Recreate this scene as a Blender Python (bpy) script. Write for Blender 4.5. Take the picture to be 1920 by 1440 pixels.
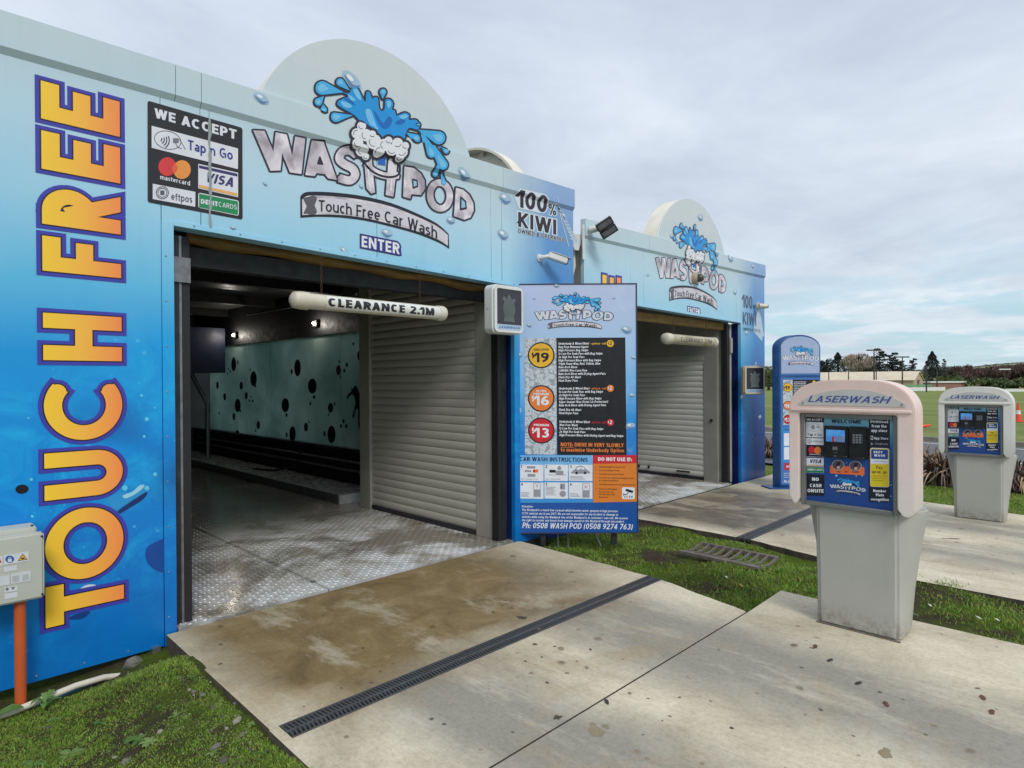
import bpy, bmesh, math, random
import numpy as np
from math import sin, cos, pi, radians, sqrt, atan2
from mathutils import Vector, Matrix
from mathutils.geometry import delaunay_2d_cdt

random.seed(7)
rng = np.random.default_rng(7)
for o in list(bpy.data.objects):
    bpy.data.objects.remove(o)
SC = bpy.context.scene
COL = SC.collection

# ------------------------------------------------------------------ camera
TH, ROLL, PIT, FPX = radians(44.9), radians(0.35), math.atan(5 / 1170.0), 1170.0
CAM = np.array([0, 0, 1.55])
F0 = np.array([cos(TH), sin(TH), 0.0]); R0 = np.array([sin(TH), -cos(TH), 0.0]); U0 = np.array([0, 0, 1.0])
F2 = F0 * cos(PIT) - U0 * sin(PIT); U2 = U0 * cos(PIT) + F0 * sin(PIT)
R3 = R0 * cos(ROLL) - U2 * sin(ROLL); U3 = U2 * cos(ROLL) + R0 * sin(ROLL)
cd = bpy.data.cameras.new('camera')
cd.sensor_width = 36.0; cd.lens = 36.0 * FPX / 1920.0
cd.clip_start = 0.05; cd.clip_end = 12000.0
co = bpy.data.objects.new('camera', cd); COL.objects.link(co)
m = Matrix.Identity(4)
for i in range(3):
    m[i][0] = R3[i]; m[i][1] = U3[i]; m[i][2] = -F2[i]; m[i][3] = CAM[i]
co.matrix_world = m
SC.camera = co

# ------------------------------------------------------------------ world, sun, exposure
def lin(c):
    c = c / 255.0
    return c / 12.92 if c <= 0.04045 else ((c + 0.055) / 1.055) ** 2.4
def rgb(*c):
    if len(c) == 1: c = c[0]
    return (lin(c[0]), lin(c[1]), lin(c[2]), 1.0)

SUN_EL, SUN_AZ = radians(43), radians(232)      # azimuth measured from +X towards +Y
sdir = Vector((cos(SUN_EL) * cos(SUN_AZ + radians(15)), cos(SUN_EL) * sin(SUN_AZ + radians(15)), sin(SUN_EL)))
W = bpy.data.worlds.new("World"); SC.world = W; W.use_nodes = True
nt = W.node_tree; N = nt.nodes; L = nt.links
bgn = N['Background']; bgn.inputs['Strength'].default_value = 0.12
sky = N.new('ShaderNodeTexSky'); sky.sky_type = 'NISHITA'; sky.sun_disc = False
sky.sun_elevation = SUN_EL; sky.sun_rotation = atan2(sdir.x, sdir.y)
tc = N.new('ShaderNodeTexCoord'); sep = N.new('ShaderNodeSeparateXYZ')
L.new(tc.outputs['Generated'], sep.inputs[0])
def mth(op, a, b=None, clamp=False, tree=nt):
    n = tree.nodes.new('ShaderNodeMath'); n.operation = op; n.use_clamp = clamp
    for i, v in enumerate((a, b)):
        if v is None: continue
        if isinstance(v, (int, float)): n.inputs[i].default_value = v
        else: tree.links.new(v, n.inputs[i])
    return n.outputs[0]
den = mth('MAXIMUM', mth('ADD', sep.outputs[2], 0.10), 0.03)
cmb = N.new('ShaderNodeCombineXYZ')
L.new(mth('DIVIDE', sep.outputs[0], den), cmb.inputs[0]); L.new(mth('DIVIDE', sep.outputs[1], den), cmb.inputs[1])
n1 = N.new('ShaderNodeTexNoise'); n1.inputs['Scale'].default_value = 0.7; n1.inputs['Detail'].default_value = 10; n1.inputs['Roughness'].default_value = 0.60
n1.inputs['Distortion'].default_value = 0.35
L.new(cmb.outputs[0], n1.inputs['Vector'])
n2 = N.new('ShaderNodeTexNoise'); n2.inputs['Scale'].default_value = 1.3; n2.inputs['Detail'].default_value = 6; n2.inputs['Roughness'].default_value = 0.55
L.new(cmb.outputs[0], n2.inputs['Vector'])
def ramp(tree, fac, stops, interp='LINEAR'):
    r = tree.nodes.new('ShaderNodeValToRGB'); cr = r.color_ramp; cr.interpolation = interp
    while len(cr.elements) < len(stops): cr.elements.new(0.5)
    for e, (p, c) in zip(cr.elements, stops):
        e.position = p; e.color = c if len(c) == 4 else (*c, 1)
    tree.links.new(fac, r.inputs[0])
    return r.outputs[0]
K = 1 / 0.12
def sc(c, k=K): return tuple(v * k for v in rgb(c)[:3]) + (1,)
# cloud brightness by elevation, then modulated by two layers of noise
elev = ramp(nt, sep.outputs[2], [(0.0, rgb(196, 212, 220)), (0.05, rgb(205, 216, 224)), (0.2, rgb(203, 213, 224)), (0.5, rgb(194, 204, 219)), (1.0, rgb(224, 230, 239))])
mod = ramp(nt, n1.outputs['Fac'], [(0.32, (0.76, 0.785, 0.83)), (0.48, (0.935, 0.945, 0.96)), (0.64, (1.14, 1.125, 1.10))])
mul = N.new('ShaderNodeMix'); mul.data_type = 'RGBA'; mul.blend_type = 'MULTIPLY'; mul.inputs[0].default_value = 1.0
L.new(elev, mul.inputs[6]); L.new(mod, mul.inputs[7])
sca = N.new('ShaderNodeVectorMath'); sca.operation = 'SCALE'; sca.inputs['Scale'].default_value = K
L.new(mul.outputs[2], sca.inputs[0])
# clear strips low on the horizon, where the cloud breaks
low = ramp(nt, sep.outputs[2], [(0.0, (0.6,) * 3), (0.07, (1,) * 3), (0.14, (0.35,) * 3), (0.22, (0.0,) * 3)])
gap = ramp(nt, n2.outputs['Fac'], [(0.47, (0,) * 3), (0.56, (1,) * 3)])
clear = mth('MULTIPLY', mth('MULTIPLY', low, gap), 0.75)
skt = N.new('ShaderNodeMix'); skt.data_type = 'RGBA'; skt.inputs[0].default_value = 0.55
skl = N.new('ShaderNodeVectorMath'); skl.operation = 'SCALE'; skl.inputs['Scale'].default_value = 0.75
L.new(sky.outputs[0], skl.inputs[0])
L.new(skl.outputs[0], skt.inputs[6]); skt.inputs[7].default_value = sc((158, 212, 232))
fin = N.new('ShaderNodeMix'); fin.data_type = 'RGBA'
L.new(clear, fin.inputs[0]); L.new(sca.outputs[0], fin.inputs[6]); L.new(skt.outputs[2], fin.inputs[7])
L.new(fin.outputs[2], bgn.inputs['Color'])

sl = bpy.data.lights.new('sun', 'SUN'); sl.energy = 1.5; sl.angle = radians(18); sl.color = (1.0, 0.96, 0.9)
so = bpy.data.objects.new('sun', sl); COL.objects.link(so)
so.rotation_euler = (-sdir).to_track_quat('-Z', 'Y').to_euler()
so.location = (0, 0, 30)
SC.view_settings.view_transform = 'Standard'; SC.view_settings.look = 'None'
SC.view_settings.gamma = 1.0; SC.view_settings.use_curve_mapping = False
SC.view_settings.exposure = 0.25

# ------------------------------------------------------------------ picture rays -> points on real planes
def ray(u, v): return F2 + (u - 960) / FPX * R3 - (v - 720) / FPX * U3
def onZ(u, v, z=0.0):
    d = ray(u, v); return CAM + (z - CAM[2]) / d[2] * d
def onY(u, v, y=4.25):
    d = ray(u, v); return CAM + y / d[1] * d
def onX(u, v, x):
    d = ray(u, v); return CAM + x / d[0] * d
def onD(u, v, dep):
    d = ray(u, v); return CAM + dep / (d @ F0) * d
def far(u, dep, z=-1.0):
    p = F0 * dep + (u - 960) / FPX * dep * R0; return Vector((p[0], p[1], z))

# ------------------------------------------------------------------ materials
MATS = {}
def mnew(name):
    m = bpy.data.materials.new(name); m.use_nodes = True
    t = m.node_tree; b = t.nodes['Principled BSDF']
    return m, t, b
def nz(t, vec, scale, detail=5, rough=0.6, dist=0.0):
    n = t.nodes.new('ShaderNodeTexNoise'); n.inputs['Scale'].default_value = scale
    n.inputs['Detail'].default_value = detail; n.inputs['Roughness'].default_value = rough; n.inputs['Distortion'].default_value = dist
    t.links.new(vec, n.inputs['Vector']); return n.outputs['Fac']
def ocoord(t, scl=None):
    c = t.nodes.new('ShaderNodeTexCoord'); o = c.outputs['Object']
    if scl:
        mp = t.nodes.new('ShaderNodeMapping'); mp.inputs['Scale'].default_value = scl
        t.links.new(o, mp.inputs[0]); o = mp.outputs[0]
    return o
def mixc(t, fac, a, b, mode='MIX'):
    n = t.nodes.new('ShaderNodeMix'); n.data_type = 'RGBA'; n.blend_type = mode
    for i, v in ((0, fac), (6, a), (7, b)):
        if isinstance(v, (int, float)): n.inputs[i].default_value = v
        elif isinstance(v, tuple): n.inputs[i].default_value = v
        else: t.links.new(v, n.inputs[i])
    return n.outputs[2]
def bump(t, b, h, strength=0.3, dist=0.01):
    n = t.nodes.new('ShaderNodeBump'); n.inputs['Strength'].default_value = strength; n.inputs['Distance'].default_value = dist
    t.links.new(h, n.inputs['Height']); t.links.new(n.outputs[0], b.inputs['Normal'])
def mat(name, c, c2=None, scale=6.0, rough=0.6, metal=0.0, bmp=0.0, bscale=60.0, bdist=0.003, contrast=0.25, spec=None, stretch=None):
    """base colour c wandering to c2 by noise, with fine bump"""
    if name in MATS: return MATS[name]
    m, t, b = mnew(name)
    oc = ocoord(t, stretch)
    c = rgb(c); c2 = rgb(c2) if c2 else tuple(v * 0.8 for v in c[:3]) + (1,)
    f = nz(t, oc, scale)
    r = ramp(t, f, [(0.5 - contrast, c2), (0.5 + contrast, c)])
    t.links.new(r, b.inputs['Base Color'])
    rr = ramp(t, nz(t, oc, scale * 2.3), [(0.3, (max(rough - 0.1, 0.02),) * 3), (0.7, (min(rough + 0.1, 1),) * 3)])
    t.links.new(rr, b.inputs['Roughness'])
    b.inputs['Metallic'].default_value = metal
    if spec is not None: b.inputs['Specular IOR Level'].default_value = spec
    if bmp: bump(t, b, nz(t, oc, bscale, 4), bmp, bdist)
    MATS[name] = m; return m
def ink(c, rough=0.38):
    """printed vinyl colour, very slightly weathered"""
    key = 'ink_%02x%02x%02x' % tuple(c)
    return mat(key, c, tuple(int(v * 0.94) for v in c), 9.0, rough, 0.0)

# ------------------------------------------------------------------ mesh builder
class MB:
    def __init__(s): s.v = []; s.f = []; s.mi = []; s.ms = []; s.cur = 0
    def use(s, m):
        if m not in s.ms: s.ms.append(m)
        s.cur = s.ms.index(m); return s
    def add(s, vs, fs):
        o = len(s.v); s.v += [tuple(map(float, v)) for v in vs]
        for f in fs: s.f.append(tuple(i + o for i in f)); s.mi.append(s.cur)
        return s
    def box(s, a, b, M=None):
        x0, y0, z0 = a; x1, y1, z1 = b
        vs = [(x0, y0, z0), (x1, y0, z0), (x1, y1, z0), (x0, y1, z0), (x0, y0, z1), (x1, y0, z1), (x1, y1, z1), (x0, y1, z1)]
        if M is not None: vs = [tuple(M @ Vector(v)) for v in vs]
        return s.add(vs, [(0, 3, 2, 1), (4, 5, 6, 7), (0, 1, 5, 4), (1, 2, 6, 5), (2, 3, 7, 6), (3, 0, 4, 7)])
    def prism(s, pts, fn0, fn1):
        n = len(pts); vs = [fn0(*p) for p in pts] + [fn1(*p) for p in pts]
        s.add(vs, [tuple(range(n))[::-1], tuple(range(n, 2 * n))] + [(i, (i + 1) % n, n + (i + 1) % n, n + i) for i in range(n)])
        return s
    def tube(s, path, r, n=10, caps=True):
        path = [Vector(p) for p in path]; rs = r if isinstance(r, (list, tuple)) else [r] * len(path)
        vs = []; prev = None
        for i, p in enumerate(path):
            d = (path[min(i + 1, len(path) - 1)] - path[max(i - 1, 0)]).normalized()
            if prev is None:
                a = Vector((0, 0, 1)) if abs(d.z) < 0.9 else Vector((1, 0, 0))
                e1 = d.cross(a).normalized()
            else: e1 = (prev - d * prev.dot(d)).normalized()
            prev = e1; e2 = d.cross(e1)
            vs += [tuple(p + rs[i] * (cos(2 * pi * k / n) * e1 + sin(2 * pi * k / n) * e2)) for k in range(n)]
        fs = []
        for i in range(len(path) - 1):
            for k in range(n): fs.append((i * n + k, i * n + (k + 1) % n, (i + 1) * n + (k + 1) % n, (i + 1) * n + k))
        if caps:
            fs.append(tuple(range(n))[::-1]); fs.append(tuple(range((len(path) - 1) * n, len(path) * n)))
        return s.add(vs, fs)
    def sphere(s, c, r, n=12, m=8, sq=(1, 1, 1)):
        vs = [(c[0], c[1], c[2] + r * sq[2])]
        for j in range(1, m):
            a = pi * j / m
            vs += [(c[0] + r * sq[0] * sin(a) * cos(2 * pi * i / n), c[1] + r * sq[1] * sin(a) * sin(2 * pi * i / n), c[2] + r * sq[2] * cos(a)) for i in range(n)]
        vs.append((c[0], c[1], c[2] - r * sq[2])); e = len(vs) - 1
        fs = [(0, 1 + i, 1 + (i + 1) % n) for i in range(n)]
        for j in range(m - 2):
            for i in range(n): fs.append((1 + j * n + i, 1 + (j + 1) * n + i, 1 + (j + 1) * n + (i + 1) % n, 1 + j * n + (i + 1) % n))
        fs += [(e, 1 + (m - 2) * n + (i + 1) % n, 1 + (m - 2) * n + i) for i in range(n)]
        return s.add(vs, fs)
    def build(s, name, parent=None, m=None, smooth=False, bevel=0, seg=2):
        me = bpy.data.meshes.new(name); me.from_pydata(s.v, [], s.f); me.update()
        if s.ms:
            for mm in s.ms: me.materials.append(mm)
            me.polygons.foreach_set('material_index', s.mi)
        elif m: me.materials.append(m)
        bm = bmesh.new(); bm.from_mesh(me); bmesh.ops.recalc_face_normals(bm, faces=bm.faces)
        if bevel:
            es = [e for e in bm.edges if len(e.link_faces) == 2 and e.calc_face_angle(0) > 0.5]
            bmesh.ops.bevel(bm, geom=es, offset=bevel, segments=seg, affect='EDGES', clamp_overlap=True)
        bm.to_mesh(me); bm.free()
        if smooth or bevel:
            for p in me.polygons: p.use_smooth = True
            if hasattr(me, 'set_sharp_from_angle'): me.set_sharp_from_angle(angle=radians(38))
        o = bpy.data.objects.new(name, me); COL.objects.link(o)
        if parent: o.parent = parent
        return o
def raw(name, v, f, m, parent=None, smooth=False):
    me = bpy.data.meshes.new(name); me.from_pydata(v, [], f); me.update()
    for mm in (m if isinstance(m, (list, tuple)) else [m]): me.materials.append(mm)
    if smooth:
        for p in me.polygons: p.use_smooth = True
    o = bpy.data.objects.new(name, me); COL.objects.link(o)
    if parent: o.parent = parent
    return o
def tag(o, label, cat, group=None, kind=None):
    if label: o['label'] = label
    if cat: o['category'] = cat
    if group: o['group'] = group
    if kind: o['kind'] = kind
    return o
def empty(name, loc, label, cat, group=None, rz=0.0):
    o = bpy.data.objects.new(name, None); COL.objects.link(o); o.location = loc; o.rotation_euler = (0, 0, rz)
    o.empty_display_size = 0.1
    return tag(o, label, cat, group)
def kids(o): return [c for c in COL.objects if c.parent == o]
def copy_tree(o, parent=None):
    c = o.copy(); COL.objects.link(c); c.parent = parent
    for ch in kids(o): copy_tree(ch, c)
    return c
def struct(o): o['kind'] = 'structure'; return o

# ------------------------------------------------------------------ flat print: shapes unioned in 2D and laid on a surface
def ccw(p):
    a = 0
    for i in range(len(p)):
        x0, y0 = p[i]; x1, y1 = p[(i + 1) % len(p)]; a += x0 * y1 - x1 * y0
    return p if a > 0 else p[::-1]
def clean(p):
    s = max((abs(c) for q in p for c in q), default=1) * 1e-5 + 1e-7; out = []
    for q in p:
        if not out or abs(q[0] - out[-1][0]) + abs(q[1] - out[-1][1]) > s: out.append((float(q[0]), float(q[1])))
    while len(out) > 1 and abs(out[0][0] - out[-1][0]) + abs(out[0][1] - out[-1][1]) <= s: out.pop()
    return out
def union(polys):
    vs = []; fs = []
    for p in polys:
        p = clean(p)
        if len(p) < 3: continue
        p = ccw(list(p)); o = len(vs); vs += [Vector(q) for q in p]; fs.append(list(range(o, o + len(p))))
    if not fs: return [], []
    ov, oe, of, _, _, orig = delaunay_2d_cdt(vs, [], fs, 0, 1e-6)
    return [tuple(v) for v in ov], [tuple(f) for f, g in zip(of, orig) if g]
def clipy(p, lo, hi):
    for sgn, lim in ((1, lo), (-1, -hi)):
        out = []
        for i in range(len(p)):
            a = p[i]; b = p[(i + 1) % len(p)]
            da = sgn * a[1] - lim; db = sgn * b[1] - lim
            if da >= 0: out.append(a)
            if (da >= 0) != (db >= 0):
                k = da / (da - db); out.append((a[0] + (b[0] - a[0]) * k, a[1] + (b[1] - a[1]) * k))
        p = out
        if not p: return []
    return p
def seg(a, b, w, ea=0.0, eb=0.0):
    dx, dy = b[0] - a[0], b[1] - a[1]; l = sqrt(dx * dx + dy * dy) or 1e-9; dx /= l; dy /= l
    nx, ny = -dy * w / 2, dx * w / 2
    ax, ay = a[0] - dx * ea, a[1] - dy * ea; bx, by = b[0] + dx * eb, b[1] + dy * eb
    return [(ax + nx, ay + ny), (ax - nx, ay - ny), (bx - nx, by - ny), (bx + nx, by + ny)]
def disc(c, r, n=10, ry=None, rot=0.0, a0=0.0):
    ry = r if ry is None else ry; out = []
    for i in range(n):
        a = a0 + 2 * pi * i / n; x = r * cos(a); y = ry * sin(a)
        out.append((c[0] + x * cos(rot) - y * sin(rot), c[1] + x * sin(rot) + y * cos(rot)))
    return out
def stroke(pts, w, closed=False, rnd=8, ext=0.0):
    out = []; n = len(pts); m = n if closed else n - 1
    for i in range(m):
        out.append(seg(pts[i], pts[(i + 1) % n], w, ext if (i == 0 and not closed) else 0, ext if (i == m - 1 and not closed) else 0))
    for i in range(n):
        if closed or 0 < i < n - 1: out.append(disc(pts[i], w / 2, rnd))
    return out
def smooth(pts, k=4, closed=True):
    n = len(pts); out = []
    rngi = range(n) if closed else range(n - 1)
    for i in rngi:
        g = (lambda j: pts[j % n]) if closed else (lambda j: pts[max(0, min(n - 1, j))])
        p0, p1, p2, p3 = g(i - 1), g(i), g(i + 1), g(i + 2)
        for s in range(k):
            t = s / k
            out.append(tuple(0.5 * ((2 * p1[c]) + (-p0[c] + p2[c]) * t + (2 * p0[c] - 5 * p1[c] + 4 * p2[c] - p3[c]) * t * t + (-p0[c] + 3 * p1[c] - 3 * p2[c] + p3[c]) * t ** 3) for c in (0, 1)))
    if not closed: out.append(pts[-1])
    return out
HQ = [1]
def arc(cx, cy, rx, ry, a0, a1, n=8):
    n *= HQ[0]
    return [(cx + rx * cos(radians(a0 + (a1 - a0) * i / n)), cy + ry * sin(radians(a0 + (a1 - a0) * i / n))) for i in range(n + 1)]
def rrect(x0, y0, x1, y1, r, n=3):
    if x1 < x0: x0, x1 = x1, x0
    if y1 < y0: y0, y1 = y1, y0
    out = []
    for cx, cy, a in ((x1 - r, y1 - r, 0), (x0 + r, y1 - r, 90), (x0 + r, y0 + r, 180), (x1 - r, y0 + r, 270)):
        out += arc(cx, cy, r, r, a, a + 90, n)
    return out
def tear(tip, c, r, n=9):
    """a drop: point at tip, round head at c"""
    a = atan2(c[1] - tip[1], c[0] - tip[0])
    return [tip] + [(c[0] + r * cos(a + t), c[1] + r * sin(a + t)) for t in [(-1.75 + 3.5 * i / (n - 1)) for i in range(n)]]

# sans serif stroke glyphs. l: square ended line, d: diagonal clipped to the letter's height, c: curve
XH = 0.72
GW = dict(zip("ABCDEFGHIJKLMNOPQRSTUVWXYZ", [.68,.6,.66,.68,.52,.5,.7,.68,.16,.4,.62,.5,.84,.7,.76,.58,.76,.62,.56,.58,.66,.66,.98,.66,.64,.58]))
GW.update(dict(zip("abcdefghijklmnopqrstuvwxyz", [.5,.54,.46,.54,.52,.36,.54,.52,.14,.24,.52,.14,.84,.52,.56,.54,.54,.36,.42,.36,.52,.5,.8,.5,.52,.44])))
GW.update(dict(zip("0123456789", [.54,.34,.52,.52,.56,.52,.54,.52,.54,.54])))
GW.update({'$': .52, '%': .8, '&': .66, '(': .26, ')': .26, ':': .14, '.': .14, ',': .14, '-': .3, '/': .4, "'": .12, ' ': .24})
for _c in '023456789': GW[_c] = .60
for _c in 'acdeghnopqubsk': GW[_c] *= 1.06
def glyph(ch, w, o=0.0):
    Wd = max(GW.get(ch, .5), w); l = w / 2; r = Wd - w / 2; b = w / 2; t = 1 - w / 2; m = 0.5; x = XH - w / 2; cx = Wd / 2
    rx = (r - l) / 2; S = []
    ln = lambda *p: S.append(('l', p))
    dg = lambda y0, y1, *p: S.append(('d', p, y0, y1))
    cv = lambda p, ex=0: S.append(('c', p, ex))
    rc = XH * .5
    if ch == 'A': dg(0, 1, (l, 0), (cx, 1.0)); dg(0, 1, (r, 0), (cx, 1.0)); S.append(('b', (l + .16, .3), (r - .16, .3)))
    elif ch == 'B': ln((l, b), (l, t)); S.append(('b', (l, t), (cx, t))); S.append(('b', (l, .53), (cx, .53))); S.append(('b', (l, b), (cx, b))); cv(arc(cx, (t + .53) / 2, r - cx - .03, (t - .53) / 2, 90, -90)); cv(arc(cx, (.53 + b) / 2, r - cx, (.53 - b) / 2, 90, -90))
    elif ch == 'C': cv(arc(cx + .02, m, rx + .02, t - m, 50, 310, 14))
    elif ch == 'D': ln((l, b), (l, t)); S.append(('b', (l, t), (cx - .06, t))); S.append(('b', (l, b), (cx - .06, b))); cv(arc(cx - .06, m, r - cx + .06, t - m, 90, -90, 12))
    elif ch == 'E': ln((l, b), (l, t)); ln((l, t), (r, t)); ln((l, b), (r, b)); S.append(('b', (l, m), (Wd - .04, m)))
    elif ch == 'F': ln((l, b), (l, t)); ln((l, t), (r, t)); S.append(('b', (l, .48), (Wd - .05, .48)))
    elif ch == 'G': cv(arc(cx + .02, m, rx + .02, t - m, 50, 290, 14)); ln((r, b + .06), (r, .44)); S.append(('b', (cx, .46), (r, .46)))
    elif ch == 'H': ln((l, b), (l, t)); ln((r, b), (r, t)); S.append(('b', (l, m), (r, m)))
    elif ch == 'I': ln((l, b), (l, t))
    elif ch == 'J': cv([(r, 1)] + arc(cx, b + rx, rx, rx, 0, -150, 6))
    elif ch == 'K': ln((l, b), (l, t)); dg(0, 1, (l, .36), (r, 1)); dg(0, 1, (l + w * .8, .5), (r, 0))
    elif ch == 'L': ln((l, b), (l, t)); ln((l, b), (r, b))
    elif ch == 'M': ln((l, b), (l, t)); ln((r, b), (r, t)); dg(0, 1, (l, 1), (cx, .12)); dg(0, 1, (r, 1), (cx, .12))
    elif ch == 'N': ln((l, b), (l, t)); ln((r, b), (r, t)); dg(0, 1, (l, 1), (r, 0))
    elif ch in 'OQ':
        S.append(('o', arc(cx, m, rx, t - m, 0, 345, 23)))
        if ch == 'Q': dg(-.1, 1, (cx, .3), (r, -.05))
    elif ch == 'P': ln((l, b), (l, t)); S.append(('b', (l, t), (cx, t))); S.append(('b', (l, .44), (cx, .44))); cv(arc(cx, (t + .44) / 2, r - cx, (t - .44) / 2, 90, -90))
    elif ch == 'R':
        q = l + (r - l) * (.3 if w > .21 else .5); ym = .46 if w <= .21 else .42
        ln((l, b), (l, t)); S.append(('b', (l, t), (q, t))); S.append(('b', (l, ym), (q, ym))); cv(arc(q, (t + ym) / 2, r - q, (t - ym) / 2, 90, -90)); dg(0, 1, (cx - .02, .5), (r + .02, 0))
    elif ch == 'S': cv(arc(cx, (t + .52) / 2, rx, (t - .52) / 2, 35, 270, 10)[:-1] + arc(cx, (b + .52) / 2, rx, (.52 - b) / 2, 90, -145, 10))
    elif ch == 'T': ln((l, t), (r, t)); ln((cx, b), (cx, t))
    elif ch == 'U': cv([(l, 1)] + arc(cx, b + rx, rx, rx, 180, 360, 12) + [(r, 1)])
    elif ch == 'V': dg(0, 1, (l, 1), (cx, 0)); dg(0, 1, (r, 1), (cx, 0))
    elif ch == 'W': q = Wd * .29; dg(0, 1, (l, 1), (q, 0)); dg(0, 1, (cx, 1), (q, 0)); dg(0, 1, (cx, 1), (Wd - q, 0)); dg(0, 1, (r, 1), (Wd - q, 0))
    elif ch == 'X': dg(0, 1, (l, 1), (r, 0)); dg(0, 1, (r, 1), (l, 0))
    elif ch == 'Y': dg(.4, 1, (l, 1), (cx, .42)); dg(.4, 1, (r, 1), (cx, .42)); ln((cx, b), (cx, .42))
    elif ch == 'Z': ln((l, t), (r, t)); ln((l, b), (r, b)); dg(0, 1, (r, t), (l, b))
    elif ch == 'a': ln((r, b), (r, x - .12)); cv(arc(cx, x - rx, rx, rx, 0, 140, 7)); S.append(('o', arc(cx, XH * .3, rx, XH * .3 - w / 2, 0, 330, 11)))
    elif ch in 'bdpq':
        S.append(('o', arc(cx, rc, rx, x - rc, 0, 340, 17))); X = l if ch in 'bp' else r
        ln((X, b), (X, t)) if ch in 'bd' else ln((X, -.24), (X, x))
    elif ch == 'c': cv(arc(cx + .02, rc, rx + .02, x - rc, 50, 310, 12))
    elif ch == 'e': cv(arc(cx, rc, rx, x - rc, 0, 310, 14)); S.append(('b', (l, rc - .01), (r, rc - .01)))
    elif ch == 'f': cv([(l + .08, 0), (l + .08, t - .16)] + arc(l + .22, t - .14, .14, .14, 180, 80, 5)); S.append(('b', (0, x), (Wd, x)))
    elif ch == 'g': S.append(('o', arc(cx, rc, rx, x - rc, 0, 340, 15))); cv([(r, x)] + arc(cx, -.08, rx, .17, 0, -140, 7))
    elif ch in 'hnu':
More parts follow.
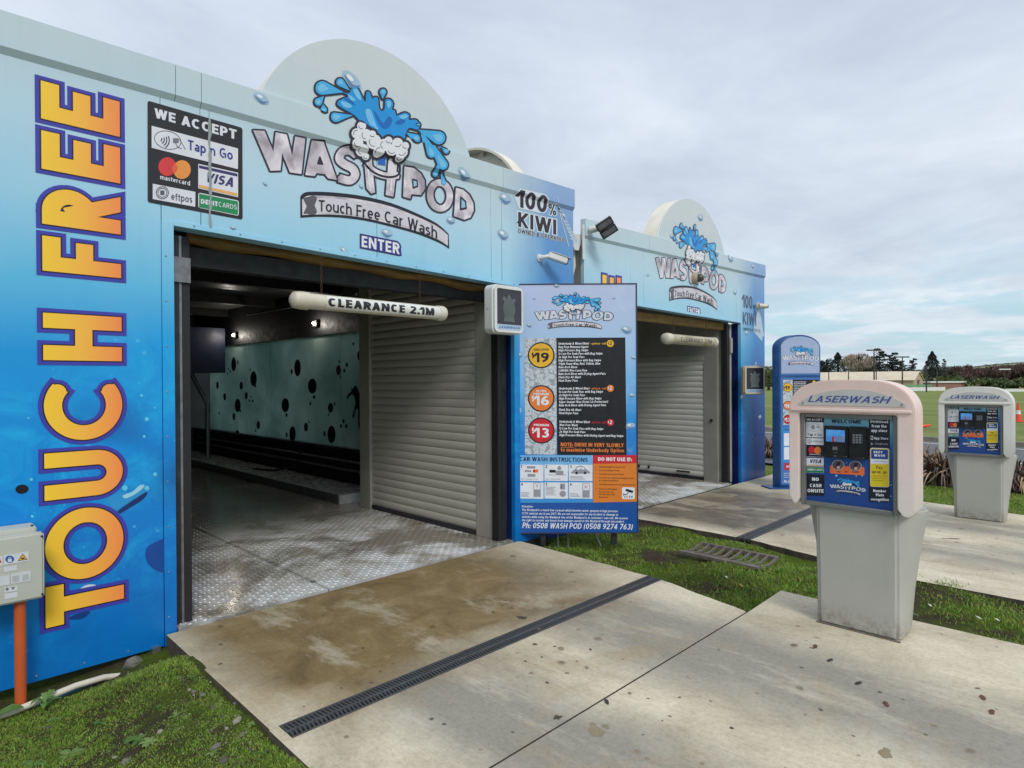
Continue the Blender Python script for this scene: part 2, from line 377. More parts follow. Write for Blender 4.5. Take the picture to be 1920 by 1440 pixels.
        if ch == 'u': cv([(l, XH)] + arc(cx, b + rx, rx, rx, 180, 360, 8)); ln((r, b), (r, x))
        else: ln((l, b), (l, t if ch == 'h' else x)); cv(arc(cx, x - rx, rx, rx, 180, 0, 8) + [(r, 0)])
    elif ch == 'i': ln((l, b), (l, x)); ln((l, t), (l, t + .001))
    elif ch == 'j': ln((r, -.1), (r, x)); ln((r, t), (r, t + .001))
    elif ch == 'k': ln((l, b), (l, t)); dg(0, XH, (l, .22), (r, XH)); dg(0, XH, (l + w * .7, .36), (r, 0))
    elif ch == 'l': ln((l, b), (l, t))
    elif ch == 'm': ln((l, b), (l, x)); q = (cx - l) / 2; cv(arc(l + q, x - q, q, q, 180, 0, 6) + [(cx, 0)]); cv(arc(cx + q, x - q, q, q, 180, 0, 6) + [(r, 0)])
    elif ch == 'o': S.append(('o', arc(cx, rc, rx, x - rc, 0, 340, 17)))
    elif ch == 'r': ln((l, b), (l, x)); cv(arc(r, x - .2, r - l, .2, 180, 85, 5))
    elif ch == 's': cv(arc(cx, (x + .36) / 2, rx, (x - .36) / 2, 35, 270, 8)[:-1] + arc(cx, (b + .36) / 2, rx, (.36 - b) / 2, 90, -145, 8))
    elif ch == 't': cv([(l + .08, .92), (l + .08, b + .14)] + arc(l + .22, b + .14, .14, .14, 180, 280, 5)); S.append(('b', (0, x), (Wd, x)))
    elif ch == 'v': dg(0, XH, (l, XH), (cx, 0)); dg(0, XH, (r, XH), (cx, 0))
    elif ch == 'w': q = Wd * .29; dg(0, XH, (l, XH), (q, 0)); dg(0, XH, (cx, XH), (q, 0)); dg(0, XH, (cx, XH), (Wd - q, 0)); dg(0, XH, (r, XH), (Wd - q, 0))
    elif ch == 'x': dg(0, XH, (l, XH), (r, 0)); dg(0, XH, (r, XH), (l, 0))
    elif ch == 'y': dg(0, XH, (l, XH), (cx, 0)); dg(-.26, XH, (r, XH), (cx - .1, -.24))
    elif ch == 'z': ln((l, x), (r, x)); ln((l, b), (r, b)); dg(0, XH, (r, x), (l, b))
    elif ch == '0': S.append(('o', arc(cx, m, rx, t - m, 0, 345, 19)))
    elif ch == '1': ln((r, b), (r, t)); dg(.6, 1, (r, 1.05), (0, .72))
    elif ch == '2': cv(arc(cx, t - rx, rx, rx, 155, -30, 9) + [(l + .02, b + .02)]); ln((l, b), (r, b))
    elif ch == '3': cv(arc(cx - .02, (t + .52) / 2, rx, (t - .52) / 2, 140, -90, 9)); cv(arc(cx - .02, (b + .52) / 2, rx + .02, (.52 - b) / 2, 90, -140, 9))
    elif ch == '4': ln((r - .1, b), (r - .1, t)); S.append(('b', (0, .28), (Wd, .28))); dg(.2, 1, (r - .1, 1.02), (l - .02, .26))
    elif ch == '5': ln((l + .03, t), (r, t)); ln((l + .03, .56), (l + .03, t)); cv(arc(cx - .02, b + rx, rx + .02, rx * 1.02, 120, -145, 10))
    elif ch == '6': S.append(('o', arc(cx, b + rx, rx, rx, 0, 340, 15))); cv([(l, b + rx)] + arc(r, b + rx, r - l, t - b - rx, 180, 95, 7))
    elif ch == '7': ln((l, t), (r, t)); dg(0, 1, (r, t), (l + .08, 0))
    elif ch == '8': S.append(('o', arc(cx, (t + .53) / 2, rx - .02, (t - .53) / 2, 0, 340, 13))); S.append(('o', arc(cx, (b + .53) / 2, rx, (.53 - b) / 2, 0, 340, 13)))
    elif ch == '9': S.append(('o', arc(cx, t - rx, rx, rx, 0, 340, 15))); cv([(r, t - rx)] + arc(l, t - rx, r - l, t - b - rx, 0, -85, 7))
    elif ch == '$': cv(arc(cx, (t + .52) / 2, rx, (t - .52) / 2, 35, 270, 8)[:-1] + arc(cx, (b + .52) / 2, rx, (.52 - b) / 2, 90, -145, 8)); ln((cx, -.05), (cx, 1.05))
    elif ch == '%': S.append(('o', arc(.17, .76, .11, .17, 0, 330, 10))); S.append(('o', arc(Wd - .17, .24, .11, .17, 0, 330, 10))); dg(0, 1, (.2, 0), (Wd - .2, 1))
    elif ch == '&': S.append(('o', arc(cx - .04, .76, .14, .16, 0, 330, 10))); S.append(('o', arc(cx - .06, .28, .2, .2, 0, 330, 12))); dg(0, 1, (cx - .1, .6), (r, 0))
    elif ch == '(': cv(arc(.3, .45, .24, .62, 125, 235, 6))
    elif ch == ')': cv(arc(-.04, .45, .24, .62, 55, -55, 6))
    elif ch == ':': ln((l, b), (l, b + .001)); ln((l, .5), (l, .501))
    elif ch == '.': ln((l, b), (l, b + .001))
    elif ch == ',': ln((l, b - .12), (l, b))
    elif ch == "'": ln((l, .8), (l, .9))
    elif ch == '-': S.append(('b', (0, .4), (Wd, .4)))
    elif ch == '/': dg(0, 1, (l, 0), (r, 1))
    P = []; w2 = w + 2 * o
    for s in S:
        if s[0] == 'l': P.append(seg(s[1][0], s[1][1], w2, w / 2 + o, w / 2 + o))
        elif s[0] == 'b': P.append(seg(s[1], s[2], w2, o, o))
        elif s[0] == 'd': P.append(clipy(seg(s[1][0], s[1][1], w2, 1, 1) if False else seg(s[1][0], s[1][1], w2, w, w), s[2] - o, s[3] + o))
        elif s[0] == 'c': P += stroke(s[1], w2, rnd=8 * HQ[0], ext=o)
        elif s[0] == 'o': P += stroke(s[1], w2, closed=True, rnd=8 * HQ[0])
    return Wd, P
GC = {}
def gmesh(ch, w, o):
    k = (ch, round(w, 3), round(o, 3))
    if k not in GC:
        Wd, P = glyph(ch, w, o); GC[k] = (Wd,) + union(P)
    return GC[k]

class Print:
    """collects flat coloured shapes; fn(x, y, layer) lays a point of the artwork on the real surface"""
    def __init__(s, fn): s.mb = MB(); s.fn = fn
    def tris(s, vs, fs, m, layer, T=None):
        s.mb.use(m)
        if T: vs = [T(*v) for v in vs]
        s.mb.add([tuple(s.fn(v[0], v[1], layer)) for v in vs], fs)
    def shape(s, polys, m, layer, grow=0.0):
        """polys: list of outlines; grow adds a border of that width (same units)"""
        P = list(polys)
        if grow:
            for p in polys: P += stroke(list(p), 2 * grow, closed=True, rnd=8)
        vs, fs = union(P); s.tris(vs, fs, m, layer)
    def hole(s, outer, inners, m, layer, grow=0.0):
        P = [outer] + (stroke(outer, 2 * grow, True) if grow else [])
        ov, of = union(P)
        # cut holes: keep triangles of an arrangement that lie outside the inners
        polys = P + inners; vs = []; fs = []
        for p in polys:
            p = ccw(list(p)); o = len(vs); vs += [Vector(q) for q in p]; fs.append(list(range(o, o + len(p))))
        a, _, f, _, _, orig = delaunay_2d_cdt(vs, [], fs, 0, 1e-6); n0 = len(P)
        keep = [tuple(q) for q, g in zip(f, orig) if g and any(i < n0 for i in g) and not any(i >= n0 for i in g)]
        s.tris([tuple(v) for v in a], keep, m, layer)
    def measure(s, txt, h, w, gap):
        return sum(max(GW.get(c, .5), w) + (gap if c != ' ' else gap) for c in txt) * h - gap * h
    def text(s, txt, x, y, h, m, layer, w=0.16, gap=None, width=None, align='l', shear=0.0, o=0.0, ang=0.0, up=1.0, warp=None):
        """baseline start (x, y), cap height h. up=-1 when the artwork's y axis points down"""
        if gap is None: gap = 0.10 if w > 0.13 else 0.14
        tot = s.measure(txt, h, w, gap); sx = 1.0
        if width: sx = width / tot; tot = width
        acc = []; x0 = {'l': 0, 'c': -tot / 2, 'r': -tot}[align]; ca, sa = cos(ang), sin(ang); cur = 0
        for c in txt:
            if c == ' ': cur += (GW[' '] + gap) * h * sx; continue
            Wd, vs, fs = gmesh(c, w, o)
            def T(px, py, cur=cur):
                a = x0 + cur + (px + py * shear) * h * sx; b = py * h
                if warp: a, b = warp(a, b)
                return x + a * ca - b * sa * up, y + (a * sa + b * ca) * up if up > 0 else y + a * sa - b * ca
            if o > 0: acc += [[T(*vs[i]) for i in f] for f in fs]
            else: s.tris(vs, fs, m, layer, T)
            cur += (Wd + gap) * h * sx
        if acc:
            k = 1.0 / h; q, fs = union([[(a * k, b * k) for a, b in f] for f in acc]); s.tris([(a * h, b * h) for a, b in q], fs, m, layer)
        return s
    def build(s, name, parent=None): return s.mb.build(name, parent)

# ------------------------------------------------------------------ shared materials
M_white = mat('white_powder_coat', (226, 228, 226), (205, 206, 202), 5, 0.4)
M_cream = mat('cream_panel_paint', (234, 230, 216), (214, 208, 190), 4, 0.5)
M_greyp = mat('grey_panel_paint', (150, 150, 143), (128, 127, 120), 3, 0.5, bmp=0.05, bscale=30)
M_frame = mat('beige_grey_trim', (168, 167, 157), (148, 146, 136), 3, 0.45)
M_slat = mat('roller_door_grey', (190, 188, 176), (164, 162, 150), 2.2, 0.45, stretch=(1, .3, 2))
M_slat2 = mat('roller_door_pale', (204, 204, 198), (180, 180, 174), 2.2, 0.42, stretch=(1, .3, 2))
M_dark = mat('black_rubber', (22, 22, 24), (34, 32, 34), 8, 0.6)
M_black = mat('black_steel_beam', (9, 10, 14), (16, 16, 20), 5, 0.6)
M_track = mat('dark_guide_rail', (58, 60, 66), (36, 36, 42), 7, 0.45, 0.3)
M_galv = mat('galvanised_steel', (150, 153, 154), (112, 113, 112), 14, 0.42, 0.75, bmp=0.08)
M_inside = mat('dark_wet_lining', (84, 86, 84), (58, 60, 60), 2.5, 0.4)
M_soot = mat('underfloor_black', (20, 20, 20), (10, 10, 10), 3, 0.8)
M_navy = mat('navy_wrap_return', (20, 40, 105), (14, 30, 84), 3, 0.35)
M_steel = mat('stainless_fixing', (190, 192, 195), (150, 150, 152), 30, 0.3, 0.8)
M_timber = mat('stained_timber_strip', (150, 118, 62), (98, 74, 36), 6, 0.75, bmp=0.3, bscale=40, stretch=(1, 6, 6))
M_tarp = mat('brown_yellow_tarpaulin', (140, 106, 32), (64, 50, 24), 5, 0.6, bmp=0.4, bscale=14, bdist=0.02, stretch=(.6, 3, 3))
M_pvc = mat('aged_white_pvc', (218, 213, 198), (186, 178, 154), 5, 0.35)
M_pvc2 = mat('mildewed_white_pvc', (196, 188, 165), (140, 130, 104), 7, 0.5)
M_blackpl = mat('black_gloss_plastic', (18, 19, 22), (26, 27, 31), 9, 0.28)

def tread_plate():
    m, t, b = mnew('tread_plate_steel'); oc = ocoord(t)
    wet = ramp(t, nz(t, oc, 0.9, 6, .65, .6), [(.47, (0, 0, 0)), (.58, (1, 1, 1))])
    sx = t.nodes.new('ShaderNodeSeparateXYZ'); t.links.new(oc, sx.inputs[0]); inn = ramp(t, mth('DIVIDE', sx.outputs[1], 10.0, True, tree=t), [(.56, (0,) * 3), (.70, (.9,) * 3)]); wet = mth('MAXIMUM', wet, inn, tree=t)
    dirt = ramp(t, nz(t, oc, 3.1, 7, .65, .4), [(.34, rgb(168, 160, 144)), (.46, rgb(208, 208, 206)), (.62, rgb(238, 240, 242))])
    c = mixc(t, wet, dirt, rgb(150, 144, 132)); rust = ramp(t, nz(t, oc, 5.3, 8, .7), [(.66, (0, 0, 0)), (.74, (.6, .6, .6))])
    t.links.new(mixc(t, rust, c, rgb(96, 70, 44)), b.inputs['Base Color'])
    t.links.new(ramp(t, wet, [(0, (.38,) * 3), (1, (.13,) * 3)]), b.inputs['Roughness'])
    b.inputs['Metallic'].default_value = 0.35
    bump(t, b, nz(t, oc, 50, 4), 0.12, 0.003); return m
M_plate = tread_plate()

def facade_print(name, top=False):
    """the printed wrap: pale sky at the top running down to deep water blue, darker towards the right"""
    m, t, b = mnew(name); oc = ocoord(t)
    s = t.nodes.new('ShaderNodeSeparateXYZ'); t.links.new(oc, s.inputs[0])
    wob = nz(t, oc, 0.8, 3)
    zz = mth('ADD', s.outputs[2], mth('MULTIPLY', mth('SUBTRACT', wob, .5, tree=t), 0.5, tree=t), tree=t)
    zf = mth('DIVIDE', zz, 4.3, True, tree=t)
    st = lambda z, c: (z / 4.3, rgb(c))
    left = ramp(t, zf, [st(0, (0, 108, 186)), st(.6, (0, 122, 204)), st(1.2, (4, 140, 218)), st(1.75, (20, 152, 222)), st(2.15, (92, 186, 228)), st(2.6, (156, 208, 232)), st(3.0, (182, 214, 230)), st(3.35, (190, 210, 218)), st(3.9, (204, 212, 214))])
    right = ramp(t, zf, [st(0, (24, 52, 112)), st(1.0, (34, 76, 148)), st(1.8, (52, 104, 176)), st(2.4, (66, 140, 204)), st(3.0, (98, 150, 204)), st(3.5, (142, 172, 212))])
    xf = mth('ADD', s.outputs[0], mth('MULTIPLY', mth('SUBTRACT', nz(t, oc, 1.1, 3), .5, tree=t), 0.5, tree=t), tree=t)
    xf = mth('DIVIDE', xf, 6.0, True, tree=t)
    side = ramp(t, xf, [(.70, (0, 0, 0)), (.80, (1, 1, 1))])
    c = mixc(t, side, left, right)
    # printed underwater texture: ragged cyan light and tiny bubbles
    spray = ramp(t, nz(t, oc, 2.6, 10, .74, .9), [(.46, (0, 0, 0)), (.66, (1, 1, 1))])
    band = ramp(t, zf, [(.02, (.1,) * 3), (.15, (.5,) * 3), (.30, (.8,) * 3), (.40, (.35,) * 3), (.47, (0,) * 3)])
    inv = mth('SUBTRACT', 1.0, side, True, tree=t)
    c = mixc(t, mth('MULTIPLY', mth('MULTIPLY', spray, band, tree=t), inv, tree=t), c, rgb(30, 186, 240))
    for scl, th, col in ((9, .12, (120, 215, 245)), (23, .16, (70, 190, 240))):
        v = t.nodes.new('ShaderNodeTexVoronoi'); v.inputs['Scale'].default_value = scl; v.inputs['Randomness'].default_value = 1
        t.links.new(oc, v.inputs['Vector'])
        bub = ramp(t, v.outputs['Distance'], [(th * .7, (1,) * 3), (th, (0,) * 3)])
        pick = ramp(t, nz(t, oc, 1.7, 2), [(.5, (0,) * 3), (.6, (1,) * 3)])
        c = mixc(t, mth('MULTIPLY', mth('MULTIPLY', bub, pick, tree=t), mth('MULTIPLY', band, 1.1, tree=t), tree=t), c, rgb(col))
    deep = ramp(t, nz(t, oc, 1.15, 2, .4), [(.30, (1,) * 3), (.40, (0,) * 3)])
    lowz = ramp(t, zf, [(.28, (.8,) * 3), (.36, (0,) * 3)])
    c = mixc(t, mth('MULTIPLY', deep, lowz, tree=t), c, rgb(8, 62, 142))
    streak = ramp(t, nz(t, ocoord(t, (5, 5, .35)), 1.7, 7, .7, .3), [(.5, (1, 1, 1)), (.8, (.93, .935, .93))])
    c = mixc(t, 0.8, c, streak, 'MULTIPLY')
    t.links.new(c, b.inputs['Base Color']); b.inputs['Roughness'].default_value = 0.34
    b.inputs['Specular IOR Level'].default_value = 0.45
    bump(t, b, nz(t, oc, 1.6, 3), 0.05, 0.03)
    return m
M_wrap = facade_print('printed_wrap')

# ------------------------------------------------------------------ ground pieces shared numbers
FY = 4.25                               # facade plane of the first bay
B2 = Vector((5.40, 0.22, -0.08))        # second bay's offset

def foldprofile(x, z, a, b):
    """how far the sheet stands out of the wall plane, at height z (a + b x is the fold line)"""
    q = z - (a + b * x)
    pts = [(-9, 0), (0, 0), (.034, -.024), (.222, -.024), (.226, 0), (9, 0)]
    for (q0, y0), (q1, y1) in zip(pts, pts[1:]):
        if q0 <= q <= q1: return y0 + (y1 - y0) * (q - q0) / (q1 - q0)
    return 0
def lay_on_facade(ob, a, b):
    """bend a print built on the flat wall plane over the fold of the fascia"""
    me = ob.data; bm = bmesh.new(); bm.from_mesh(me)
    for dz in (0.0, .034, .222, .226):
        nrm = Vector((-b, 0, 1)).normalized()
        bmesh.ops.bisect_plane(bm, geom=bm.verts[:] + bm.edges[:] + bm.faces[:], plane_co=(0, 0, a + dz), plane_no=nrm, dist=1e-6)
    for v in bm.verts: v.co.y += foldprofile(v.co.x, v.co.z, a, b)
    bm.to_mesh(me); bm.free()

LAY = 0.0011
# ------------------------------------------------------------------ the logo (own artwork space = enlarged tracing, y down)
INK_D = ink((44, 40, 58)); INK_D2 = ink((30, 28, 40)); INK_B1 = ink((24, 150, 222)); INK_B2 = ink((120, 196, 236)); INK_B3 = ink((10, 106, 190)); INK_B4 = ink((66, 176, 232))
INK_W = ink((232, 234, 238)); INK_G2 = ink((150, 146, 152)); INK_NAVY = ink((48, 52, 138))
def metal_ink():
    m, t, b = mnew('ink_brushed_silver'); oc = ocoord(t)
    r = ramp(t, nz(t, oc, 5.5, 3, .5, .5), [(.32, rgb(160, 150, 158)), (.48, rgb(204, 196, 204)), (.62, rgb(232, 226, 232))])
    t.links.new(r, b.inputs['Base Color']); b.inputs['Roughness'].default_value = .36; return m
INK_S = metal_ink()

def logo(pr, detail=True, dark=INK_D, fill=INK_S):
    g = 11
    # lettering
    Wp = [(112, 604), (182, 608), (236, 735), (250, 616), (318, 630), (352, 760), (370, 642), (432, 655), (408, 872), (338, 862), (290, 745), (280, 850), (218, 852)]
    Ap = [(472, 667), (544, 675), (626, 908), (572, 898), (552, 872), (500, 866), (490, 885), (432, 878)]
    Dp = [(1356, 956), (1400, 968), (1438, 1000), (1462, 1048), (1466, 1096), (1446, 1138), (1408, 1152), (1344, 1130)]
    Pp = [(1040, 826), (1098, 836), (1140, 868), (1164, 912), (1166, 962), (1142, 1000), (1082, 996), (1076, 1024), (1032, 1010)]
    Sc = [(742, 752), (704, 728), (660, 736), (640, 778), (672, 812), (722, 838), (738, 880), (706, 912), (644, 898)]
    S_ = stroke(smooth(Sc, 4, False), 50, rnd=10, ext=4)
    Oc = disc((1258, 1004), 60, 26, 80, rot=-.10)
    O_ = stroke(Oc, 40, True)
    H_ = [[(792, 770), (838, 770), (860, 985), (836, 992), (808, 960)], [(944, 770), (1000, 775), (972, 1012), (925, 1000)]] + stroke(smooth([(806, 806), (838, 846), (890, 874), (950, 886), (1004, 880)], 3, False), 40)
    outl = []
    for P in ([Wp], [Ap], H_, [Pp], [Dp]):
        outl += P
        for q in P: outl += stroke(list(q), 2 * g, closed=True, rnd=8)
    outl += stroke(smooth(Sc, 4, False), 50 + 2 * g, rnd=10, ext=4 + g) + stroke(Oc, 40 + 2 * g, True)
    pr.shape(outl, dark, 1)
    for P in ([Wp], [Ap], S_, H_, [Pp], O_, [Dp]): pr.shape(P, fill, 2)
    for hp in ([(521, 768), (538, 812), (508, 808)], [(1090, 905), (1116, 912), (1120, 948), (1094, 958)], [(1386, 1014), (1414, 1040), (1418, 1084), (1384, 1090)]):
        pr.shape([hp], dark, 3, grow=5)
        if hp[0][0] > 600: c_ = (sum(q[0] for q in hp) / 4, sum(q[1] for q in hp) / 4); pr.shape([[(c_[0] + (q[0] - c_[0]) * .72, c_[1] + (q[1] - c_[1]) * .72) for q in hp]], ink((150, 200, 224)), 3.6)
    pr.shape([[(878, 768), (922, 770), (924, 820), (876, 812)]], ink((26, 108, 200)), 3)
    pr.shape(stroke(smooth([(790, 800), (835, 850), (900, 884), (970, 890), (1010, 866), (1010, 812)], 3, False), 13), dark, 3)
    for x0, x1 in ((812, 832), (966, 957)): pr.shape([seg((x0, 800), (x1, 975), 9)], INK_W, 3)
    # water
    drops = [((668, 372), (535, 345), 42), ((545, 395), (512, 430), 24), ((540, 445), (544, 478), 20), ((722, 512), (610, 528), 32), ((706, 362), (645, 310), 24), ((905, 412), (908, 370), 20),
             ((1120, 580), (1122, 572), 14), ((1120, 600), (1250, 650), 40), ((1135, 605), (1195, 750), 27), ((1140, 600), (1265, 820), 30), ((1250, 700), (1285, 735), 17), ((1240, 790), (1228, 872), 17), ((1050, 618), (1110, 655), 26), ((1262, 858), (1280, 925), 16)]
    sp = smooth([(640, 420), (700, 395), (660, 372), (700, 378), (716, 350), (748, 342), (780, 400), (800, 430), (806, 372), (826, 372), (842, 410), (856, 402), (876, 408), (884, 470), (902, 486), (918, 470), (922, 420), (950, 414), (970, 440), (962, 476), (982, 484), (990, 515), (1040, 496), (1070, 512), (1066, 540), (1110, 540), (1132, 570), (1118, 600), (1066, 590), (1040, 640), (1010, 668), (900, 668), (850, 610), (780, 560), (730, 510), (660, 470), (628, 445)], 3)
    pr.shape([tear(*d) for d in drops] + [sp], dark, 1.4, grow=11)
    pr.shape([sp], INK_B1, 4); pr.shape([tear(*d) for d in drops], INK_B4, 4)
    if detail:
        pr.shape([tear((d[0][0] * .3 + d[1][0] * .7, d[0][1] * .3 + d[1][1] * .7), d[1], d[2] * .62) for d in drops], INK_B2, 5)
        pr.shape([smooth(p, 3) for p in ([(650, 425), (700, 440), (716, 462), (690, 468), (660, 455)], [(724, 358), (750, 352), (772, 400), (768, 420), (744, 400)], [(690, 385), (722, 400), (740, 425), (712, 420)], [(930, 430), (950, 424), (958, 445), (940, 470)], [(1005, 520), (1045, 506), (1060, 520), (1030, 536)], [(800, 480), (830, 478), (850, 530), (870, 590), (850, 600), (812, 540)])], INK_B2, 5)
        pr.shape([smooth(p, 3) for p in ([(850, 480), (880, 520), (910, 560), (940, 520), (965, 540), (940, 590), (900, 590), (870, 545)], [(980, 560), (1020, 535), (1045, 550), (1010, 570)], [(665, 400), (700, 412), (740, 450), (690, 430)])], INK_B3, 5)
    # foam: round puffs
    puffs = [(765, 585, 28), (735, 630, 32), (742, 690, 34), (790, 640, 38), (775, 730, 36), (840, 680, 46), (800, 765, 22), (830, 635, 24), (872, 738, 34), (905, 700, 38), (950, 730, 36), (985, 690, 34), (1010, 740, 38), (1000, 775, 26), (1032, 705, 24), (930, 672, 24)]
    fo = [disc((x, y), r, 14) for x, y, r in puffs]
    pr.shape([disc((x, y), r + 15, 14) for x, y, r in puffs], dark, 6)
    pr.shape(fo, INK_W, 7)
    if detail:
        ar = []
        for x, y, r in puffs:
            a = (x * 7 + y * 3) % 160
            ar += stroke(arc(x, y, r * .62, r * .62, a, a + 130, 5), 3.4)
        pr.shape(ar, dark, 8)
    # ribbon
    top = smooth([(402, 1010), (430, 985), (500, 980), (640, 988), (800, 1010), (960, 1050), (1110, 1110), (1240, 1175), (1312, 1240)], 3, False)
    bot = smooth([(1316, 1330), (1250, 1292), (1120, 1240), (960, 1195), (800, 1158), (640, 1138), (500, 1134), (402, 1140)], 3, False)
    pr.shape([top + bot], INK_D2, 1)
    it = smooth([(412, 1030), (440, 1008), (500, 1004), (640, 1012), (800, 1034), (960, 1072), (1110, 1130), (1240, 1192), (1306, 1246)], 3, False)
    ib = smooth([(1306, 1312), (1250, 1276), (1120, 1224), (960, 1180), (800, 1142), (640, 1122), (500, 1120), (414, 1124)], 3, False)
    pr.shape([it + ib], INK_S, 2)
    pr.shape([smooth([(418, 1024), (450, 1012), (500, 1010), (500, 1116), (440, 1116), (420, 1112), (440, 1070)], 2)], ink((96, 92, 102)), 3)
    pr.shape([smooth([(505, 1022), (640, 1026), (800, 1048), (960, 1086), (1110, 1142), (1240, 1202), (1290, 1236), (1290, 1290), (1240, 1264), (1110, 1212), (960, 1168), (800, 1132), (640, 1112), (505, 1108)], 2)], ink((214, 210, 218)), 4)
    base = lambda a: 0.072 * a + 0.000218 * a * a
    pr.text('Touch Free Car Wash', 512, 1101, 70, INK_D2, 5, w=.15, gap=.09, width=728, up=-1, warp=lambda a, b: (a, b - base(a)))

def traced(x0, y0, s, plane):
    """artwork coordinates of an enlarged view (y down) -> point on the plane, raised by the layer number"""
    return lambda x, y, k: plane(x0 + x / s, y0 + y / s, k)
def facade_plane(u, v, k):
    p = onY(u, v, FY); return (p[0], FY - 0.0015 - LAY * k, p[2])

def print_drops(fn, lst, parent, lay=None):
    for (x, z, r, a) in lst:
        pr = Print(fn)
        pr.shape([disc((x, z), r, 12, r * .62, a)], ink((166, 194, 216)), 1)
        pr.shape([smooth([(x - r * .9 * cos(a), z - r * .9 * sin(a) * .7), (x, z - r * .66), (x + r * .9 * cos(a), z - r * .1), (x + .1 * r, z - r * .28)], 3)], ink((98, 134, 176)), 2)
        pr.shape([disc((x - r * .2, z + r * .18), r * .34, 9, r * .2, a)], ink((236, 242, 248)), 3)
        o = pr.build('printed_drop', parent)
        if lay: lay_on_facade(o, *lay)
class Splash:
    def __init__(s, fn, parent, name='printed_splash'): s.fn = fn; s.p = parent; s.n = name
    def shape(s, polys, m, k):
        for q in polys:
            pr = Print(s.fn); pr.shape([q], m, k); pr.build(s.n, s.p)

TF = [('T', 1180, 1103), ('O', 1086, 953), ('U', 940, 851), ('C', 825, 700), ('H', 675, 586), ('F', 507, 441), ('R', 419, 347), ('E', 316, 244), ('E', 222, 151)]
def gold_ink():
    m, t, b = mnew('ink_gold_to_orange'); oc = ocoord(t); s = t.nodes.new('ShaderNodeSeparateXYZ'); t.links.new(oc, s.inputs[0])
    f = mth('DIVIDE', mth('SUBTRACT', s.outputs[0], .60, tree=t), .40, True, tree=t)
    t.links.new(ramp(t, f, [(0, rgb(250, 206, 50)), (.45, rgb(250, 188, 66)), (1, rgb(248, 138, 76))]), b.inputs['Base Color']); b.inputs['Roughness'].default_value = .36
    return m
INK_GOLD = gold_ink(); INK_RIM = ink((62, 62, 172)); INK_RIM2 = ink((40, 24, 36))

def touch_free(parent, a, b, dz=0.0):
    pr = Print(lambda x, z, k: (x, FY - 0.0015 - LAY * k, z))
    xt, xb = .612, .988                               # letter tops point left, feet right
    HQ[0] = 2; GC.clear(); H = xb - xt; w = .22; acc = [[], [], []]
    for ch, v0, v1 in TF:
        u = 150 if ch in 'OC' else 76
        z0 = onY(u, v0)[2]; z1 = onY(u, v1)[2]; ov = .012 if ch in 'OC' else 0
        Wd = GW[ch]; Wl = {'O': .93, 'C': .86, 'E': .5, 'F': .5, 'R': .6, 'T': .6, 'H': .68, 'U': .68}[ch]
        GW[ch] = (z1 - z0) / H                        # width of this letter in cap heights
        for k, o in enumerate((.07, .018, 0)):
            acc[k] += [[(z0 / H + x_, y_) for x_, y_ in q] for q in glyph(ch, w, o)[1]]
        GW[ch] = Wd
        for k in [k for k in GC if k[0] == ch]: del GC[k]
    HQ[0] = 1; GC.clear()
    for k, m in enumerate((INK_RIM, INK_RIM2, INK_GOLD)):
        vs, fs = union(acc[k]); pr.tris(vs, fs, m, 1 + k, lambda z, y: (xb - y * H, z * H + dz))
    o = pr.build('printed_lettering', parent); o['label'] = 'tall gold lettering TOUCH FREE with purple rim, reading upwards'; lay_on_facade(o, a, b); return o

